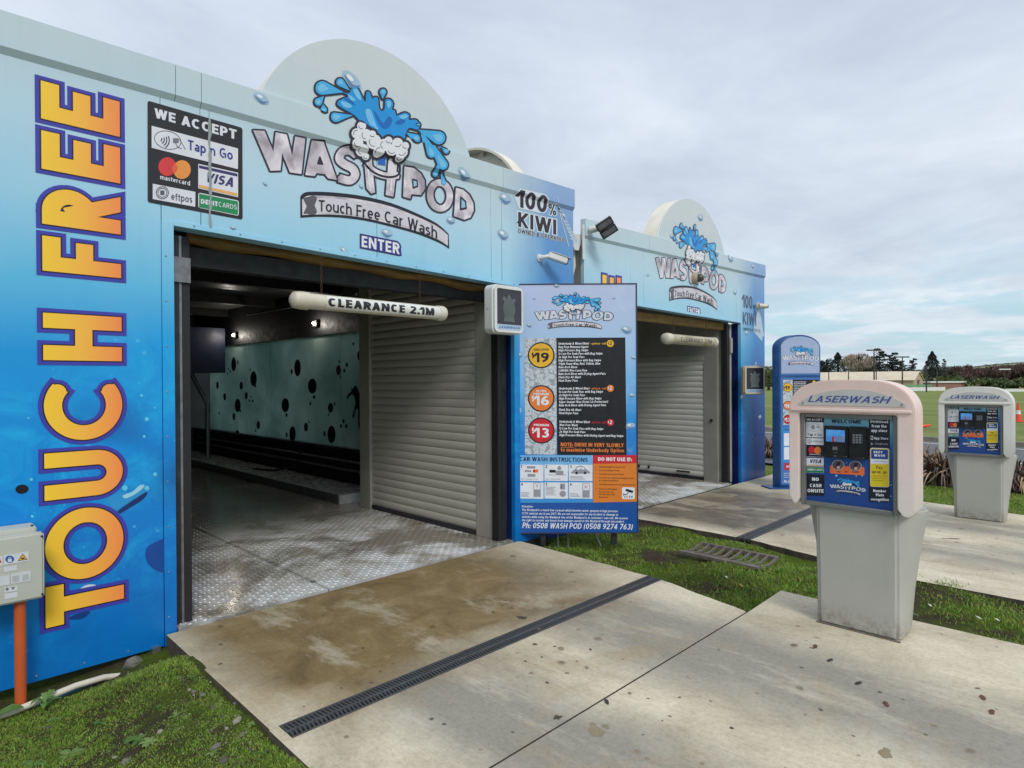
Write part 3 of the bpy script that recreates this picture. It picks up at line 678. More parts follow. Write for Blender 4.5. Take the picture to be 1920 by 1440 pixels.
def we_accept(parent):
    """card sign printed on vinyl, traced in the enlarged view (x3) of the wall"""
    pr = Print(traced(0, 0, 3.0, facade_plane))
    BK = ink((36, 34, 38)); WH = ink((226, 228, 236)); NV = ink((52, 60, 142)); GN = ink((22, 142, 84)); sl = .262
    sh = lambda pts: pts
    pr.shape([[(829, 580), (832, 572), (840, 569), (1350, 716), (1359, 721), (1363, 730), (1364, 1224), (1361, 1232), (1352, 1234), (840, 1139), (832, 1133), (830, 1124)]], BK, 1)
    t = lambda s, x, y, h, wd, m, k, sl, w=.2, sh=0: pr.text(s, x, y, h, m, k, w=w, width=wd, up=-1, shear=sh, warp=lambda a, b: (a, b - sl * a))
    t('WE ACCEPT', 868, 662, 54, 462, WH, 2, .268, .21)
    pr.shape([[(852, 708), (1338, 836), (1337, 952), (852, 832)]], WH, 2)
    pr.shape(stroke(disc((942, 789), 76, 24, 50, .25), 3.5, True), ink((90, 90, 100)), 3)
    for i, r in enumerate((14, 26, 38, 50)): pr.shape(stroke(arc(895 + 2 * i, 784 + 2 * i, r, r, -42 + 14, 42 + 14, 5), 6), ink((60, 60, 72)), 3)
    pr.shape(stroke([(975, 790), (1010, 786), (1042, 842)], 4) + stroke([(975, 790), (1000, 830), (1022, 838)], 4) + [rrect(972, 778, 1004, 806, 4)], ink((120, 122, 130)), 3)
    t('Tap n Go', 1056, 842, 56, 252, NV, 3, .24, .17)
    pr.shape([disc((940, 938), 50, 22, 53)], ink((222, 60, 62)), 2); pr.shape([disc((1022, 955), 50, 22, 53)], ink((240, 152, 70)), 2.5)
    pr.shape([smooth([(982, 918), (998, 948), (978, 978), (966, 948)], 3)], ink((232, 100, 60)), 3)
    t('mastercard', 900, 1008, 26, 168, WH, 2, .22, .16)
    pr.shape([[(1114, 922), (1338, 972), (1338, 1110), (1114, 1060)]], WH, 2)
    pr.shape([[(1118, 930), (1334, 978), (1334, 994), (1118, 946)]], ink((62, 48, 110)), 3); pr.shape([[(1118, 1040), (1334, 1088), (1334, 1104), (1118, 1056)]], ink((236, 178, 100)), 3)
    t('VISA', 1150, 1022, 54, 158, ink((60, 56, 110)), 3, .2, .2, .25)
    pr.shape([[(858, 1034), (1098, 1080), (1097, 1164), (858, 1120)]], WH, 2)
    pr.shape(stroke(disc((912, 1085), 34, 20, 34), 5, True) + stroke(disc((912, 1085), 25, 18, 25), 4, True) + [rrect(900, 1072, 924, 1098, 4)], ink((92, 90, 104)), 3)
    t('eftpos', 962, 1124, 40, 118, ink((78, 76, 96)), 3, .16, .15)
    pr.shape([[(1114, 1092), (1122, 1085), (1336, 1128), (1342, 1136), (1342, 1208), (1334, 1214), (1122, 1170), (1114, 1162)]], WH, 2)
    pr.shape([[(1119, 1090), (1337, 1134), (1337, 1210), (1119, 1166)]], GN, 3)
    t('DEBIT', 1128, 1146, 27, 96, WH, 4, .17, .24); t('CARDS', 1228, 1163, 27, 102, WH, 4, .17, .13)
    o = pr.build('card_sign', parent); o['label'] = 'black card payment sign with peeling seam, above the opening'; return o

def hundred(parent, a, b):
    pr = Print(traced(860, 240, 3.3103, facade_plane)); WH = ink((220, 230, 240)); DK = ink((44, 38, 52))
    def t(s, x, y, h, wd, sl, w, o):
        for oo, m, k in ((o, WH, 1), (0, DK, 2)): pr.text(s, x, y, h, m, k, w=w, width=wd, up=-1, o=oo, warp=lambda aa, bb: (aa, bb - sl * aa))
    # fern frond behind
    for i in range(11):
        y = 470 + i * 21; x = 604 + i * 8
        pr.shape([smooth([(x, y), (x + 20 + i * 3, y + 18), (x + 26 + i * 4, y + 42), (x + 12 + i * 2, y + 26)], 2)], ink((188, 206, 224)), 1)
    pr.shape([seg((600, 430), (682, 735), 5)], ink((188, 206, 224)), 1)
    t('100', 366, 490, 104, 180, .22, .2, .07); t('%', 556, 536, 68, 48, .2, .14, .09)
    t('KIWI', 368, 612, 92, 236, .215, .18, .07); t('OWNED & OPERATED', 366, 648, 24, 292, .205, .17, .09)
    o = pr.build('printed_lettering', parent); lay_on_facade(o, a, b); return o

def enter(parent):
    pr = Print(traced(440, 60, 3.2727, facade_plane))
    for oo, m, k in ((.17, INK_RIM2, 1), (.12, INK_NAVY, 1.6), (0, INK_W, 2)): pr.text('ENTER', 778, 1318, 68, m, k, w=.19, gap=.13, width=232, up=-1, o=oo, warp=lambda a, b: (a, b - .2 * a))
    return pr.build('printed_lettering', parent)

# ------------------------------------------------------------------ a wash bay
def opening_top(x, slope=-.0228): return 2.565 + slope * x
def roller(parent, x, y0, y1, z0, z1, n, ms, face=-1):
    """curtain of interlocking slats, each a piece of its own; face -1 looks towards -X"""
    rd = MB().box((x + .03, y0 + .01, z0 + .02), (x + .05, y1 - .01, z1)).build('roller_door', parent, M_dark)
    h = (z1 - z0) / n; base = None
    prof = [(0, 0), (-.005, h * .12), (-.009, h * .40), (-.009, h * .66), (-.003, h * .9), (.004, h * .985)]
    vs = [(x + dx * 1.0, y0, dz) for dx, dz in prof] + [(x + dx, y1, dz) for dx, dz in prof]
    k = len(prof); fs = [(i, i + 1, k + i + 1, k + i) for i in range(k - 1)]
    for i in range(n):
        if base is None: base = raw('slat', vs, fs, ms, rd, True); o = base
        else: o = base.copy(); COL.objects.link(o); o.parent = rd
        o.location = (0, 0, z0 + i * h)
    MB().box((x - .02, y0, z0 - .05), (x + .012, y1, z0 + .001)).build('bottom_rail', rd, M_track)
    return rd

def fixings(parent, pts, nrm='y'):
    b = MB().use(M_steel)
    for p in pts: b.sphere(p, .0055, 6, 4, (1, .6, 1))
    return b.build('rivets', parent)

def facade(parent, i):
    """front sheets: wall panels, kicked fascia and round parapet, each sheet its own piece"""
    a, b = ((3.297, .0138), (3.262, .019))[i]
    sl = (-.0228, -.012)[i]; X0, XL, XR, X1 = .27, 1.275, 4.30, 5.21
    ot = lambda x: opening_top(x, sl) + (.03 if i else 0)
    zb = -.075; T = .05; g = .0018
    fz = lambda x: a + b * x
    def sheet(name, pts):
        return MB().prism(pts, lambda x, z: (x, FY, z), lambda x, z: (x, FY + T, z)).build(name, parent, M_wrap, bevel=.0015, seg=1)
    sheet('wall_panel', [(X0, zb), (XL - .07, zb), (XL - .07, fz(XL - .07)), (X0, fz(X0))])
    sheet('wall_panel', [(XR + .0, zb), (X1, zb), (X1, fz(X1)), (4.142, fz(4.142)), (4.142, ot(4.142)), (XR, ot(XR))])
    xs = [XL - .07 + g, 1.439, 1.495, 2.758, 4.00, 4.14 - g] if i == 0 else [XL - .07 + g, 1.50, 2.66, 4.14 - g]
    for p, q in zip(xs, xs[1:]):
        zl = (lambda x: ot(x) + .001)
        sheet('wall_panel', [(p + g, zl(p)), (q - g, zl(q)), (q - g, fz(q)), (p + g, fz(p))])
    # jamb strip beside the opening and trim under the header
    MB().prism([(XL - .068, zb - .005), (XL, zb - .005), (XL, ot(XL) + .02), (XL - .068, ot(XL) + .02)], lambda x, z: (x, FY - .006, z), lambda x, z: (x, FY + T, z)).build('corner_flashing', parent, M_wrap)
    MB().prism([(XL, ot(XL)), (XR, ot(XR)), (XR, ot(XR) + .035), (XL, ot(XL) + .035)], lambda x, z: (x, FY - .005, z), lambda x, z: (x, FY + .12, z)).build('header_flashing', parent, M_wrap, bevel=.001, seg=1)
    # fascia sheets with a drip fold
    fx = [X0, 1.288, 1.44, 2.9, 4.14, X1] if i == 0 else [X0, 1.6, 2.9, 4.14, X1]
    for p, q in zip(fx, fx[1:]):
        n0 = [(0, 0), (.034, -.024), (.222, -.024), (.226, 0)]
        vs = []
        for x in (p + g, q - g):
            vs += [(x, FY + dy, fz(x) + dz) for dz, dy in n0] + [(x, FY + T, fz(x) + .226), (x, FY + T, fz(x))]
        fs = [(j, (j + 1) % 6, 6 + (j + 1) % 6, 6 + j) for j in range(6)] + [(0, 1, 2, 3, 4, 5), (11, 10, 9, 8, 7, 6)]
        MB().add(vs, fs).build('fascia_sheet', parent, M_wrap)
    MB().box((X0, FY + .001, 3.50), (X1, FY + .09, 3.515)).build('roof_edge', parent, M_galv) if i == 0 else None
    # round parapet: its face and thick rim
    cx, r = 2.80, 1.025; cz = 3.19
    zt = lambda x: fz(x) + .20
    arcp = [(cx + r * cos(t), cz + r * sin(t)) for t in [pi * (.07 + .86 * k / 48) for k in range(49)]]
    arcp = [(x, z) for x, z in arcp if z > zt(x)]
    pts = [(arcp[0][0], zt(arcp[0][0]))] + arcp + [(arcp[-1][0], zt(arcp[-1][0]))]
    MB().prism(pts, lambda x, z: (x, FY + .002, z), lambda x, z: (x, FY + .018, z)).build('parapet_face', parent, M_wrap, bevel=.003, seg=1)
    rim = MB().use(M_cream)
    for k in range(len(arcp) - 1):
        (xa, za), (xb, zb2) = arcp[k], arcp[k + 1]; f = .985
        ia, ja = (cx + (xa - cx) * f, cz + (za - cz) * f), (cx + (xb - cx) * f, cz + (zb2 - cz) * f)
        vs = [(xa, FY + .016, za), (xb, FY + .016, zb2), (ja[0], FY + .016, ja[1]), (ia[0], FY + .016, ia[1])]
        vs += [(x, FY + (.10 if i == 0 else .24), z) for x, _, z in vs]
        rim.add(vs, [(0, 1, 5, 4), (1, 2, 6, 5), (2, 3, 7, 6), (3, 0, 4, 7), (4, 5, 6, 7)])
    rim.build('parapet_rim', parent)
    # rivets along the trims
    pts = [(XL - .045, FY - .008, z) for z in np.arange(.1, 2.5, .28)]
    pts += [(x, FY - .008, ot(x) + .02) for x in np.arange(XL + .12, XR, .29)]
    pts += [(x, FY - .002, zb + .03) for x in np.arange(.35, XL - .1, .22)]
    fixings(parent, pts)
    # returns and back of the sheets
    MB().box((XR + .001, FY + T, zb), (XR + .02, FY + .16, ot(XR))).build('jamb_return', parent, M_navy)
    MB().box((X1 - .02, FY + T, zb), (X1, FY + .45, 3.32)).build('side_wall', parent, M_greyp)
    MB().box((X0, FY + T, zb), (X0 + .02, FY + .9, 3.32)).build('side_wall', parent, M_greyp)
    return a, b, ot

def bay_floor(parent, i, x0, x1):
    """tread plates with raised lozenges and the gap between them"""
    xs = [x0, 2.335, x1] if i == 0 else [x0, 2.9, x1]; ys = [FY + .03, 7.18, 10.6, 14.4]
    for p, q in zip(xs, xs[1:]):
        for r, s in zip(ys, ys[1:]):
            MB().box((p + .005, r + (.0 if r < 5 else .004), -.02), (q - .005, s - .004, 0)).build('floor_plate', parent, M_plate)
    MB().box((x0, FY - .02, -.30), (x1, 14.4, -.026)).build('floor_base', parent, M_soot)
    # lozenges: one mesh, alternating directions
    P = .046; V = []; Fc = []
    ymax = 9.6 if i == 0 else 7.4
    nx = int((x1 - x0) / P); ny = int((ymax - FY - .05) / P)
    I, J = np.meshgrid(np.arange(nx), np.arange(ny), indexing='ij'); I = I.ravel(); J = J.ravel()
    cx = x0 + .03 + I * P; cy = FY + .06 + J * P
    ang = np.where((I + J) % 2 == 0, .6, 2.54)
    ok = (np.abs(cx - 2.335) > .03) & (np.abs(cy - 7.18) > .02); cx, cy, ang = cx[ok], cy[ok], ang[ok]
    l, w, h = .0175, .0062, .0036
    loc = [(-l, 0, 0), (0, -w, 0), (l, 0, 0), (0, w, 0), (-l * .55, 0, h), (l * .55, 0, h)]
    n = len(cx); VV = np.zeros((n, 6, 3))
    for k, (a, b, c) in enumerate(loc):
        VV[:, k, 0] = cx + a * np.cos(ang) - b * np.sin(ang); VV[:, k, 1] = cy + a * np.sin(ang) + b * np.cos(ang); VV[:, k, 2] = c + .0002
    fc = np.array([(0, 1, 4), (1, 5, 4), (1, 2, 5), (2, 3, 5), (3, 4, 5), (3, 0, 4)])
    FF = (np.arange(n)[:, None, None] * 6 + fc[None]).reshape(-1, 3)
    o = raw('raised_treads', VV.reshape(-1, 3).tolist(), FF.tolist(), M_plate, parent); o['kind'] = 'stuff'

def door_gear(parent, ot):
    """black head beam, hanging tarpaulin, guide rails on both jambs"""
    MB().box((1.28, FY + .20, 2.33), (4.29, FY + .30, 2.46)).build('head_beam', parent, M_black)
    MB().box((1.28, FY + .20, 2.47), (4.29, FY + .30, 2.62)).build('head_lining', parent, M_black)
    for x0, x1, mt in ((1.276, 1.335, M_track), (1.337, 1.352, M_galv), (1.354, 1.40, M_dark)):
        MB().box((x0, FY + .10, .0), (x1, FY + .19, 2.50)).build('guide_rail', parent, mt)
    for x0, x1, mt in ((4.17, 4.225, M_dark), (4.228, 4.285, M_track)):
        MB().box((x0, FY + .10, .0), (x1, FY + .19, 2.50)).build('guide_rail', parent, mt)
    MB().box((1.30, FY + .08, 2.20), (1.40, FY + .098, 2.36)).build('rail_cap', parent, M_galv)

def tarpaulin(parent, ot):
    vs = []; n = 60
    for i in range(n + 1):
        t = i / n; x = 1.40 + 2.78 * t; s = .018 * abs(math.sin(t * 9.3)) + .012 * math.sin(t * 23)
        for j, (dy, dz) in enumerate(((.0, .0), (-.035, -.025), (-.05, -.058 - s), (-.03, -.085 - s), (.01, -.09 - s))):
            vs.append((x, FY + .19 + dy + .008 * math.sin(t * 31 + j), ot(x) + .045 + dz))
    raw('tarpaulin', vs, [(i * 5 + j, (i + 1) * 5 + j, (i + 1) * 5 + j + 1, i * 5 + j + 1) for i in range(n) for j in range(4)], M_tarp, parent, True)
# ---- first bay
bay1 = empty('wash_bay', (0, 0, 0), 'large blue-wrapped car wash bay nearest the camera, with its doorway open', 'car wash bay', 'car wash bays side by side')
a1, b1_, ot1 = facade(bay1, 0)
touch_free(bay1, a1, b1_)
we_accept(bay1)
pl = Print(traced(440, 60, 3.2727, facade_plane)); logo(pl); lo = pl.build('printed_logo', bay1); lay_on_facade(lo, a1, b1_)
hundred(bay1, a1, b1_); enter(bay1)
DR = []
for u, v, r in ((487, 187, 15), (867, 328, 13), (845, 413, 9), (660, 152, 20), (947, 372, 12), (943, 440, 11), (497, 345, 5), (725, 437, 11), (645, 470, 9), (437, 427, 6), (677, 350, 5), (1057, 405, 5)):
    p = onY(u, v); q = onY(u + r, v); DR.append((p[0], p[2], max(abs(q[0] - p[0]), .004), random.uniform(-.6, .6)))
drop_fn = lambda x, z, k: (x, FY - .0012 - LAY * k, z)
print_drops(drop_fn, DR, bay1, (a1, b1_))
pw = Splash(traced(0, 720, 5.647, facade_plane), bay1)
pw.shape([smooth([(1130, 1215), (1290, 1150), (1390, 1140), (1480, 1060), (1560, 1085), (1530, 1160), (1400, 1230), (1240, 1330), (1180, 1300)], 3)], ink((40, 150, 214)), .6)
pw.shape([smooth([(1300, 1180), (1400, 1140), (1480, 1070), (1530, 1080), (1440, 1160), (1330, 1210)], 3)], ink((160, 214, 236)), .9)
pw.shape([smooth([(1240, 1350), (1380, 1250), (1530, 1150), (1560, 1160), (1500, 1230), (1340, 1330), (1270, 1370)], 3)], ink((14, 44, 110)), .9)
for x, y, r in ((1320, 1100, 30), (1555, 1102, 26), (1497, 122, 16), (1552, 372, 22), (1640, 252, 10), (1525, 555, 16), (1640, 955, 22), (330, 1010, 18), (300, 360, 12), (340, 1400, 16)): pw.shape([disc((x, y), r, 12)], ink((96, 206, 240)), 1)
pw.shape([smooth([(1790, 1060), (1850, 1000), (1850, 1250), (1800, 1200)], 3)], ink((24, 72, 150)), .8)
pw.shape([disc((232, 1112), 70, 20, 48, -.1)], ink((6, 6, 8)), 1)
pw = Splash(traced(0, 860, 2.4833, facade_plane), bay1)
pw.shape([smooth([(680, 420), (740, 380), (800, 370), (818, 420), (818, 500), (760, 530), (690, 490)], 3)], ink((8, 72, 156)), .8)
pw.shape([smooth([(370, 610), (400, 588), (440, 586), (460, 604), (400, 620)], 3)], ink((214, 214, 236)), .8)
pw.shape([smooth([(310, 745), (380, 715), (420, 712), (380, 745)], 3)], ink((10, 60, 130)), .8)
# torn strip of vinyl down the seam by the card sign
tv = MB(); zs = np.linspace(2.56, 3.27, 22); rr = random.Random(3)
L_ = [(1.492 - rr.uniform(.0, .010), z) for z in zs]; R_ = [(1.496 + rr.uniform(.0, .012), z) for z in zs]
tv.prism(L_ + R_[::-1], lambda x, z: (x, FY - .0068, z), lambda x, z: (x, FY - .006, z)).build('torn_vinyl', bay1, ink((150, 160, 160)))

bay_floor(bay1, 0, 1.29, 4.75)
door_gear(bay1, ot1); tarpaulin(bay1, ot1)
roller(bay1, 4.20, 4.70, 6.60, .0 + .05, 2.78, 31, M_slat)
for y0, y1, x in ((6.60, 6.83, 4.16), (4.44, 4.70, 4.19)):
    MB().box((x, y0 + .002, 0), (4.26, y1 - .002, 2.85)).build('door_frame', bay1, M_frame, bevel=.004, seg=1)
MB().box((4.17, 4.44, 2.80), (4.26, 6.83, 2.95)).build('door_frame', bay1, M_frame)
MB().box((4.262, 4.60, 0), (4.30, 6.80, 3.2)).build('inner_wall', bay1, M_inside)
# inner lining, ceiling, back wall
MB().box((.9, 14.4, -.3), (5.5, 14.5, 3.3)).build('back_wall', bay1, M_inside)
MB().box((1.22, FY + .2, -.02), (1.27, 14.4, 3.2)).build('inner_wall', bay1, M_inside)
MB().box((1.0, FY + .12, 2.98), (4.81, 14.5, 3.06)).build('ceiling', bay1, M_inside)
for y in (6.2, 8.3, 10.4, 12.5): MB().box((1.3, y, 2.84), (4.74, y + .12, 2.976)).build('ceiling_beam', bay1, M_black)
MB().box((4.72, 6.86, 2.28), (4.80, 14.4, 2.976)).build('inner_wall', bay1, M_black)
MB().box((4.70, 6.86, .0), (4.80, 14.4, .56)).build('plinth', bay1, M_black)
MB().box((4.66, 6.86, .56), (4.80, 14.4, .60)).build('sill', bay1, M_track)
for y in (7.2, 9.0): MB().tube([(4.35, y, 2.70), (4.35, y + 1.7, 2.72)], .02, 8).build('spray_pipe', bay1, M_galv)
# translucent splash panels, lit from the yard behind
def glass_mat():
    m, t, b = mnew('translucent_teal_panel'); oc = ocoord(t)
    c = ramp(t, nz(t, oc, .9, 5, .6, .5), [(.3, rgb(164, 188, 184)), (.7, rgb(220, 230, 226))])
    t.links.new(c, b.inputs['Base Color']); b.inputs['Roughness'].default_value = .08; b.inputs['Specular IOR Level'].default_value = .7
    tr = t.nodes.new('ShaderNodeBsdfTranslucent'); t.links.new(mixc(t, 1.0, c, rgb(226, 236, 232), 'MULTIPLY'), tr.inputs[0])
    mx = t.nodes.new('ShaderNodeMixShader'); mx.inputs[0].default_value = .7
    t.links.new(b.outputs[0], mx.inputs[1]); t.links.new(tr.outputs[0], mx.inputs[2]); t.links.new(mx.outputs[0], t.nodes['Material Output'].inputs[0])
    return m
M_glass = glass_mat()
ge = [6.88, 7.50, 8.32, 9.35, 10.7, 12.2, 13.6]
for p, q in zip(ge, ge[1:]): MB().box((4.755, p + .003, .602), (4.765, q - .003, 2.275)).build('splash_panel', bay1, M_glass)
# dark round splashes printed on the panels, traced in the enlarged view
def panel_plane(u, v, k):
    p = onX(u, v, 4.75); return (4.7535 - .0006 * k, p[1], p[2])
pg = Splash(traced(340, 600, 5.3333, panel_plane), bay1); BKI = ink((14, 18, 26))
for x, y, rx, ry in ((522, 442, 24, 70), (564, 422, 6, 24), (720, 588, 32, 76), (740, 662, 7, 14), (597, 656, 16, 40), (647, 757, 15, 38), (562, 855, 29, 68), (588, 910, 7, 14), (524, 966, 14, 38), (432, 768, 14, 36), (360, 652, 12, 38), (558, 1146, 23, 46), (768, 1050, 17, 43), (742, 1105, 6, 14), (680, 806, 6, 14), (712, 810, 8, 16), (696, 768, 5, 12), (487, 514, 6, 14), (460, 538, 5, 14), (468, 488, 5, 12), (686, 495, 5, 12), (378, 932, 6, 16), (1160, 478, 33, 86), (1102, 515, 10, 28), (1038, 852, 38, 72), (1050, 950, 11, 20), (1110, 1142, 32, 80), (1052, 1148, 10, 28), (1308, 660, 44, 76), (1326, 770, 12, 20), (1288, 836, 9, 18), (1245, 1072, 21, 45), (1274, 1020, 6, 14), (1570, 502, 24, 52), (1576, 415, 8, 18), (1653, 447, 13, 22), (1627, 507, 11, 22), (1590, 567, 6, 14), (1490, 878, 26, 50), (1531, 838, 8, 17), (1474, 944, 6, 15), (1500, 1144, 40, 88), (1430, 1137, 11, 28), (1620, 1012, 11, 22), (1595, 1060, 11, 20), (1648, 1062, 13, 22), (1786, 356, 30, 54), (1718, 238, 10, 19)):
    pg.shape([disc((x, y), rx, 16, ry)], BKI, 1)
pg.shape([smooth([(1648, 790), (1668, 740), (1700, 712), (1690, 670), (1712, 690), (1730, 655), (1762, 680), (1775, 730), (1820, 790), (1830, 1200), (1800, 1150), (1765, 1050), (1765, 900), (1740, 900), (1725, 980), (1708, 960), (1740, 830), (1720, 750), (1690, 752), (1664, 785)], 2)], BKI, 1)
# raised platform beside the panels, wheel guide and machine at the far end
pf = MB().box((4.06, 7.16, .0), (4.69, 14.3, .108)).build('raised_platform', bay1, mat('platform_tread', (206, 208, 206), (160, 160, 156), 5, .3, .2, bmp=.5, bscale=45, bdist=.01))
MB().box((4.045, 7.158, .0), (4.059, 14.3, .118)).build('platform_edge', bay1, M_galv)
for k_ in range(5): MB().box((4.10 + k_ * .0, 7.3 + k_ * 1.4, .109), (4.64, 7.34 + k_ * 1.4, .112)).build('tread_seam', bay1, M_galv)
for zz, rr_ in ((.30, .022), (.42, .016)): MB().tube([(4.66, 6.95, zz), (4.66, 14.2, zz)], rr_, 8).build('water_pipe', bay1, M_galv)
MB().tube([(4.62, 9.2, .60), (4.60, 9.5, .20), (4.45, 9.9, .125), (4.3, 10.4, .125)], .014, 8).build('hose', bay1, M_dark)
MB().tube([(4.36, 12.6, .11), (4.36, 12.6, 1.15), (4.10, 12.75, 1.78)], .045, 8).build('guide_post', bay1, M_galv)
MB().box((2.9, 12.4, 1.75), (4.62, 13.2, 2.6)).build('gantry_housing', bay1, mat('dark_blue_cover', (16, 26, 66), (10, 16, 44), 3, .5))
for k in range(7): MB().box((3.2, 13.25, .7 + k * .14), (4.1, 13.33, .78 + k * .14)).build('louvre', bay1, M_track)
ed = np.linspace(4.30, 7.15, 6)
for k in range(4): MB().box((2.318, FY + .25 + k * .75, .0003), (2.352, FY + .29 + k * .75, .004)).build('plate_clip', bay1, M_galv)

lm, t_, b_ = mnew('lit_lamp'); b_.inputs['Emission Color'].default_value = (1, .86, .66, 1); b_.inputs['Emission Strength'].default_value = 14; b_.inputs['Base Color'].default_value = (1, .95, .85, 1)
for y, z, lb in ((8.95, 2.46, 'nearer small lit lamp above the teal panels inside the near bay'), (12.1, 2.46, 'farther small lit lamp above the teal panels inside the near bay')):
    t = empty('wall_lamp', (4.715, y, z), lb, 'lamp', 'lamps inside the near bay')
    MB().box((-.045, -.07, -.05), (0, .07, .05)).build('lamp_body', t, M_dark, bevel=.006); MB().sphere((-.055, 0, 0), .022, 10, 6).build('lit_bulb', t, lm, True)
    ld = bpy.data.lights.new('lamp_glow', 'POINT'); ld.energy = 4.5; ld.color = (1, .93, .82); ld.shadow_soft_size = .03; lo_ = bpy.data.objects.new('lamp_glow', ld); COL.objects.link(lo_); lo_.parent = t; lo_.location = (-.13, 0, 0)
# ---- second bay
bay2 = empty('wash_bay', tuple(B2), 'farther blue-wrapped car wash bay with a grey roller door down inside', 'car wash bay', 'car wash bays side by side')
a2, b2_, ot2 = facade(bay2, 1)
def print2(src, dx=0, dz=0, name=None):
    pass
pl = Print(traced(440, 60, 3.2727, facade_plane)); logo(pl, True, ink((74, 70, 96))); lo2 = pl.build('printed_logo', bay2)
for v in lo2.data.vertices: v.co.z -= .03
lay_on_facade(lo2, a2, b2_)
e2 = enter(bay2)
for v in e2.data.vertices: v.co.z -= .02
# paler, lower panel of the same wording
pr = Print(lambda x, z, k: (x, FY - .0015 - LAY * k, z))
DK2 = ink((70, 84, 112)); PW = ink((190, 208, 226))
pr.shape([[(4.98, 2.98), (5.18, 2.38), (5.12, 2.36), (5.10, 2.28), (4.74, 2.44), (4.92, 2.76)]], PW, 1)
pr.text('100', 4.37, 2.80, .21, DK2, 2, w=.18, width=.36); pr.text('%', 4.76, 2.72, .16, DK2, 2, w=.13, width=.11)
pr.text('KIWI', 4.37, 2.53, .20, DK2, 2, w=.15, width=.50); pr.text('OWNED & OPERATED', 4.37, 2.43, .05, DK2, 2, w=.13, width=.66)
pr.build('printed_lettering', bay2)
print_drops(drop_fn, [(1.6, 3.0, .03, .3), (4.1, 3.02, .07, .2), (2.9, 2.62, .05, -.3), (4.5, 2.4, .07, .4), (2.2, 3.6, .05, .3), (3.0, 4.0, .08, .2), (3.9, 3.52, .09, -.2), (4.32, 1.35, .06, .1), (5.0, 1.0, .06, .2), (4.85, 1.9, .04, 1.0), (4.7, 3.5, .05, 0)], bay2, (a2, b2_))
touch_free(bay2, a2, b2_, -.325)
bay_floor(bay2, 1, 1.29, 4.02)
MB().box((1.28, FY + .15, 2.42), (4.06, FY + .21, 2.54)).build('timber_strip', bay2, M_timber, bevel=.01)
for x0, x1, mt in ((4.02, 4.10, M_dark), (4.12, 4.17, M_frame), (4.175, 4.20, M_track)):
    MB().box((x0, FY + .10, 0), (x1, FY + .20, 2.52)).build('guide_rail', bay2, mt)
MB().box((4.10, FY + .075, 2.06), (4.17, FY + .095, 2.30), Matrix.Rotation(0, 4, 'Y')).build('rail_cap', bay2, M_frame)
roller(bay2, 4.0, 4.74, 6.5, .05, 1.97, 21, M_slat2)
MB().box((3.985, 4.50, 0), (4.04, 4.735, 2.9)).build('inner_wall', bay2, M_greyp)
MB().box((3.985, 4.735, 1.975), (4.04, 6.1, 2.9)).build('inner_wall', bay2, M_greyp)
MB().box((4.045, FY + .21, 0), (4.30, FY + .6, 2.9)).build('inner_wall', bay2, M_greyp)
MB().box((3.983, 6.104, 1.975), (4.04, 9.0, 2.9)).build('inner_wall', bay2, M_greyp)
MB().box((3.985, 6.50, 0), (4.04, 9.0, 1.97)).build('inner_wall', bay2, M_greyp)
MB().box((3.975, 4.735, 1.95), (3.984, 6.5, 2.03)).build('door_frame', bay2, M_frame)
rd2 = [o for o in kids(bay2) if o.name.startswith('roller_door')][0]
MB().box((3.955, 4.98, .10), (3.975, 5.22, .125)).build('handle', rd2, M_dark); MB().box((3.955, 5.75, .10), (3.975, 5.78, .15)).build('latch', rd2, M_dark); MB().box((3.955, 5.95, .10), (3.975, 5.98, .15)).build('latch', rd2, M_dark)
MB().box((1.0, 9.0, -.3), (5.2, 9.1, 3.3)).build('back_wall', bay2, M_inside)
MB().box((1.22, FY + .2, -.02), (1.27, 9.0, 3.0)).build('inner_wall', bay2, M_greyp)
MB().box((1.0, FY + .12, 2.9), (5.18, 9.1, 3.0)).build('ceiling', bay2, M_greyp)
MB().tube([(3.97, 4.6, .98), (3.985, 4.6, .98)], .025, 10).build('wall_knob', bay2, M_dark)
# gutter end and downpipe on the second bay's left edge
MB().prism([(.02, 3.12), (.10, 3.12), (.13, 3.20), (.13, 3.30), (-.02, 3.30), (-.02, 3.20)], lambda x, z: (x + .10, FY + .02, z), lambda x, z: (x + .10, FY + 2.2, z)).build('gutter', bay2, M_white)
MB().box((.235, FY - .012, 3.02), (.27, FY + .0, 3.42)).build('gutter_bracket', bay2, M_white)
MB().tube([(.20, FY + .10, 3.15), (.21, FY + .10, 2.95), (.18, FY + .12, 2.80), (.05, FY + .2, 2.70)], .02, 8).build('conduit', bay2, M_cream)

# ---- small round sign behind the first bay's right end, seen from its back
side = empty('side_parapet', (0, 0, 0), 'cream back of the small round sign rising behind the near bay', 'round sign')
cy, cz2, r2 = 5.74, 3.28, 1.06
ring = [(cy + r2 * cos(t), cz2 + r2 * sin(t)) for t in [pi * k / 40 for k in range(41)]]
MB().prism(ring, lambda y, z: (5.08, y, z), lambda y, z: (5.10, y, z)).build('sign_face', side, M_cream)
rb = MB()
for (ya, za), (yb, zb) in zip(ring, ring[1:]):
    f = .975; vs = [(4.93, ya, za), (4.93, yb, zb), (4.93, cy + (yb - cy) * f, cz2 + (zb - cz2) * f), (4.93, cy + (ya - cy) * f, cz2 + (za - cz2) * f)]; vs += [(5.079, y, z) for _, y, z in vs]
    rb.add(vs, [(0, 1, 2, 3), (0, 1, 5, 4), (2, 3, 7, 6)])
rb.build('rim', side, M_cream)
for k in range(3, 38, 4):
    t = pi * k / 40; y, z = cy + r2 * .96 * cos(t), cz2 + r2 * .96 * sin(t)
    MB().box((5.03, y - .02, z - .02), (5.078, y + .02, z + .01)).build('bracket', side, M_cream)
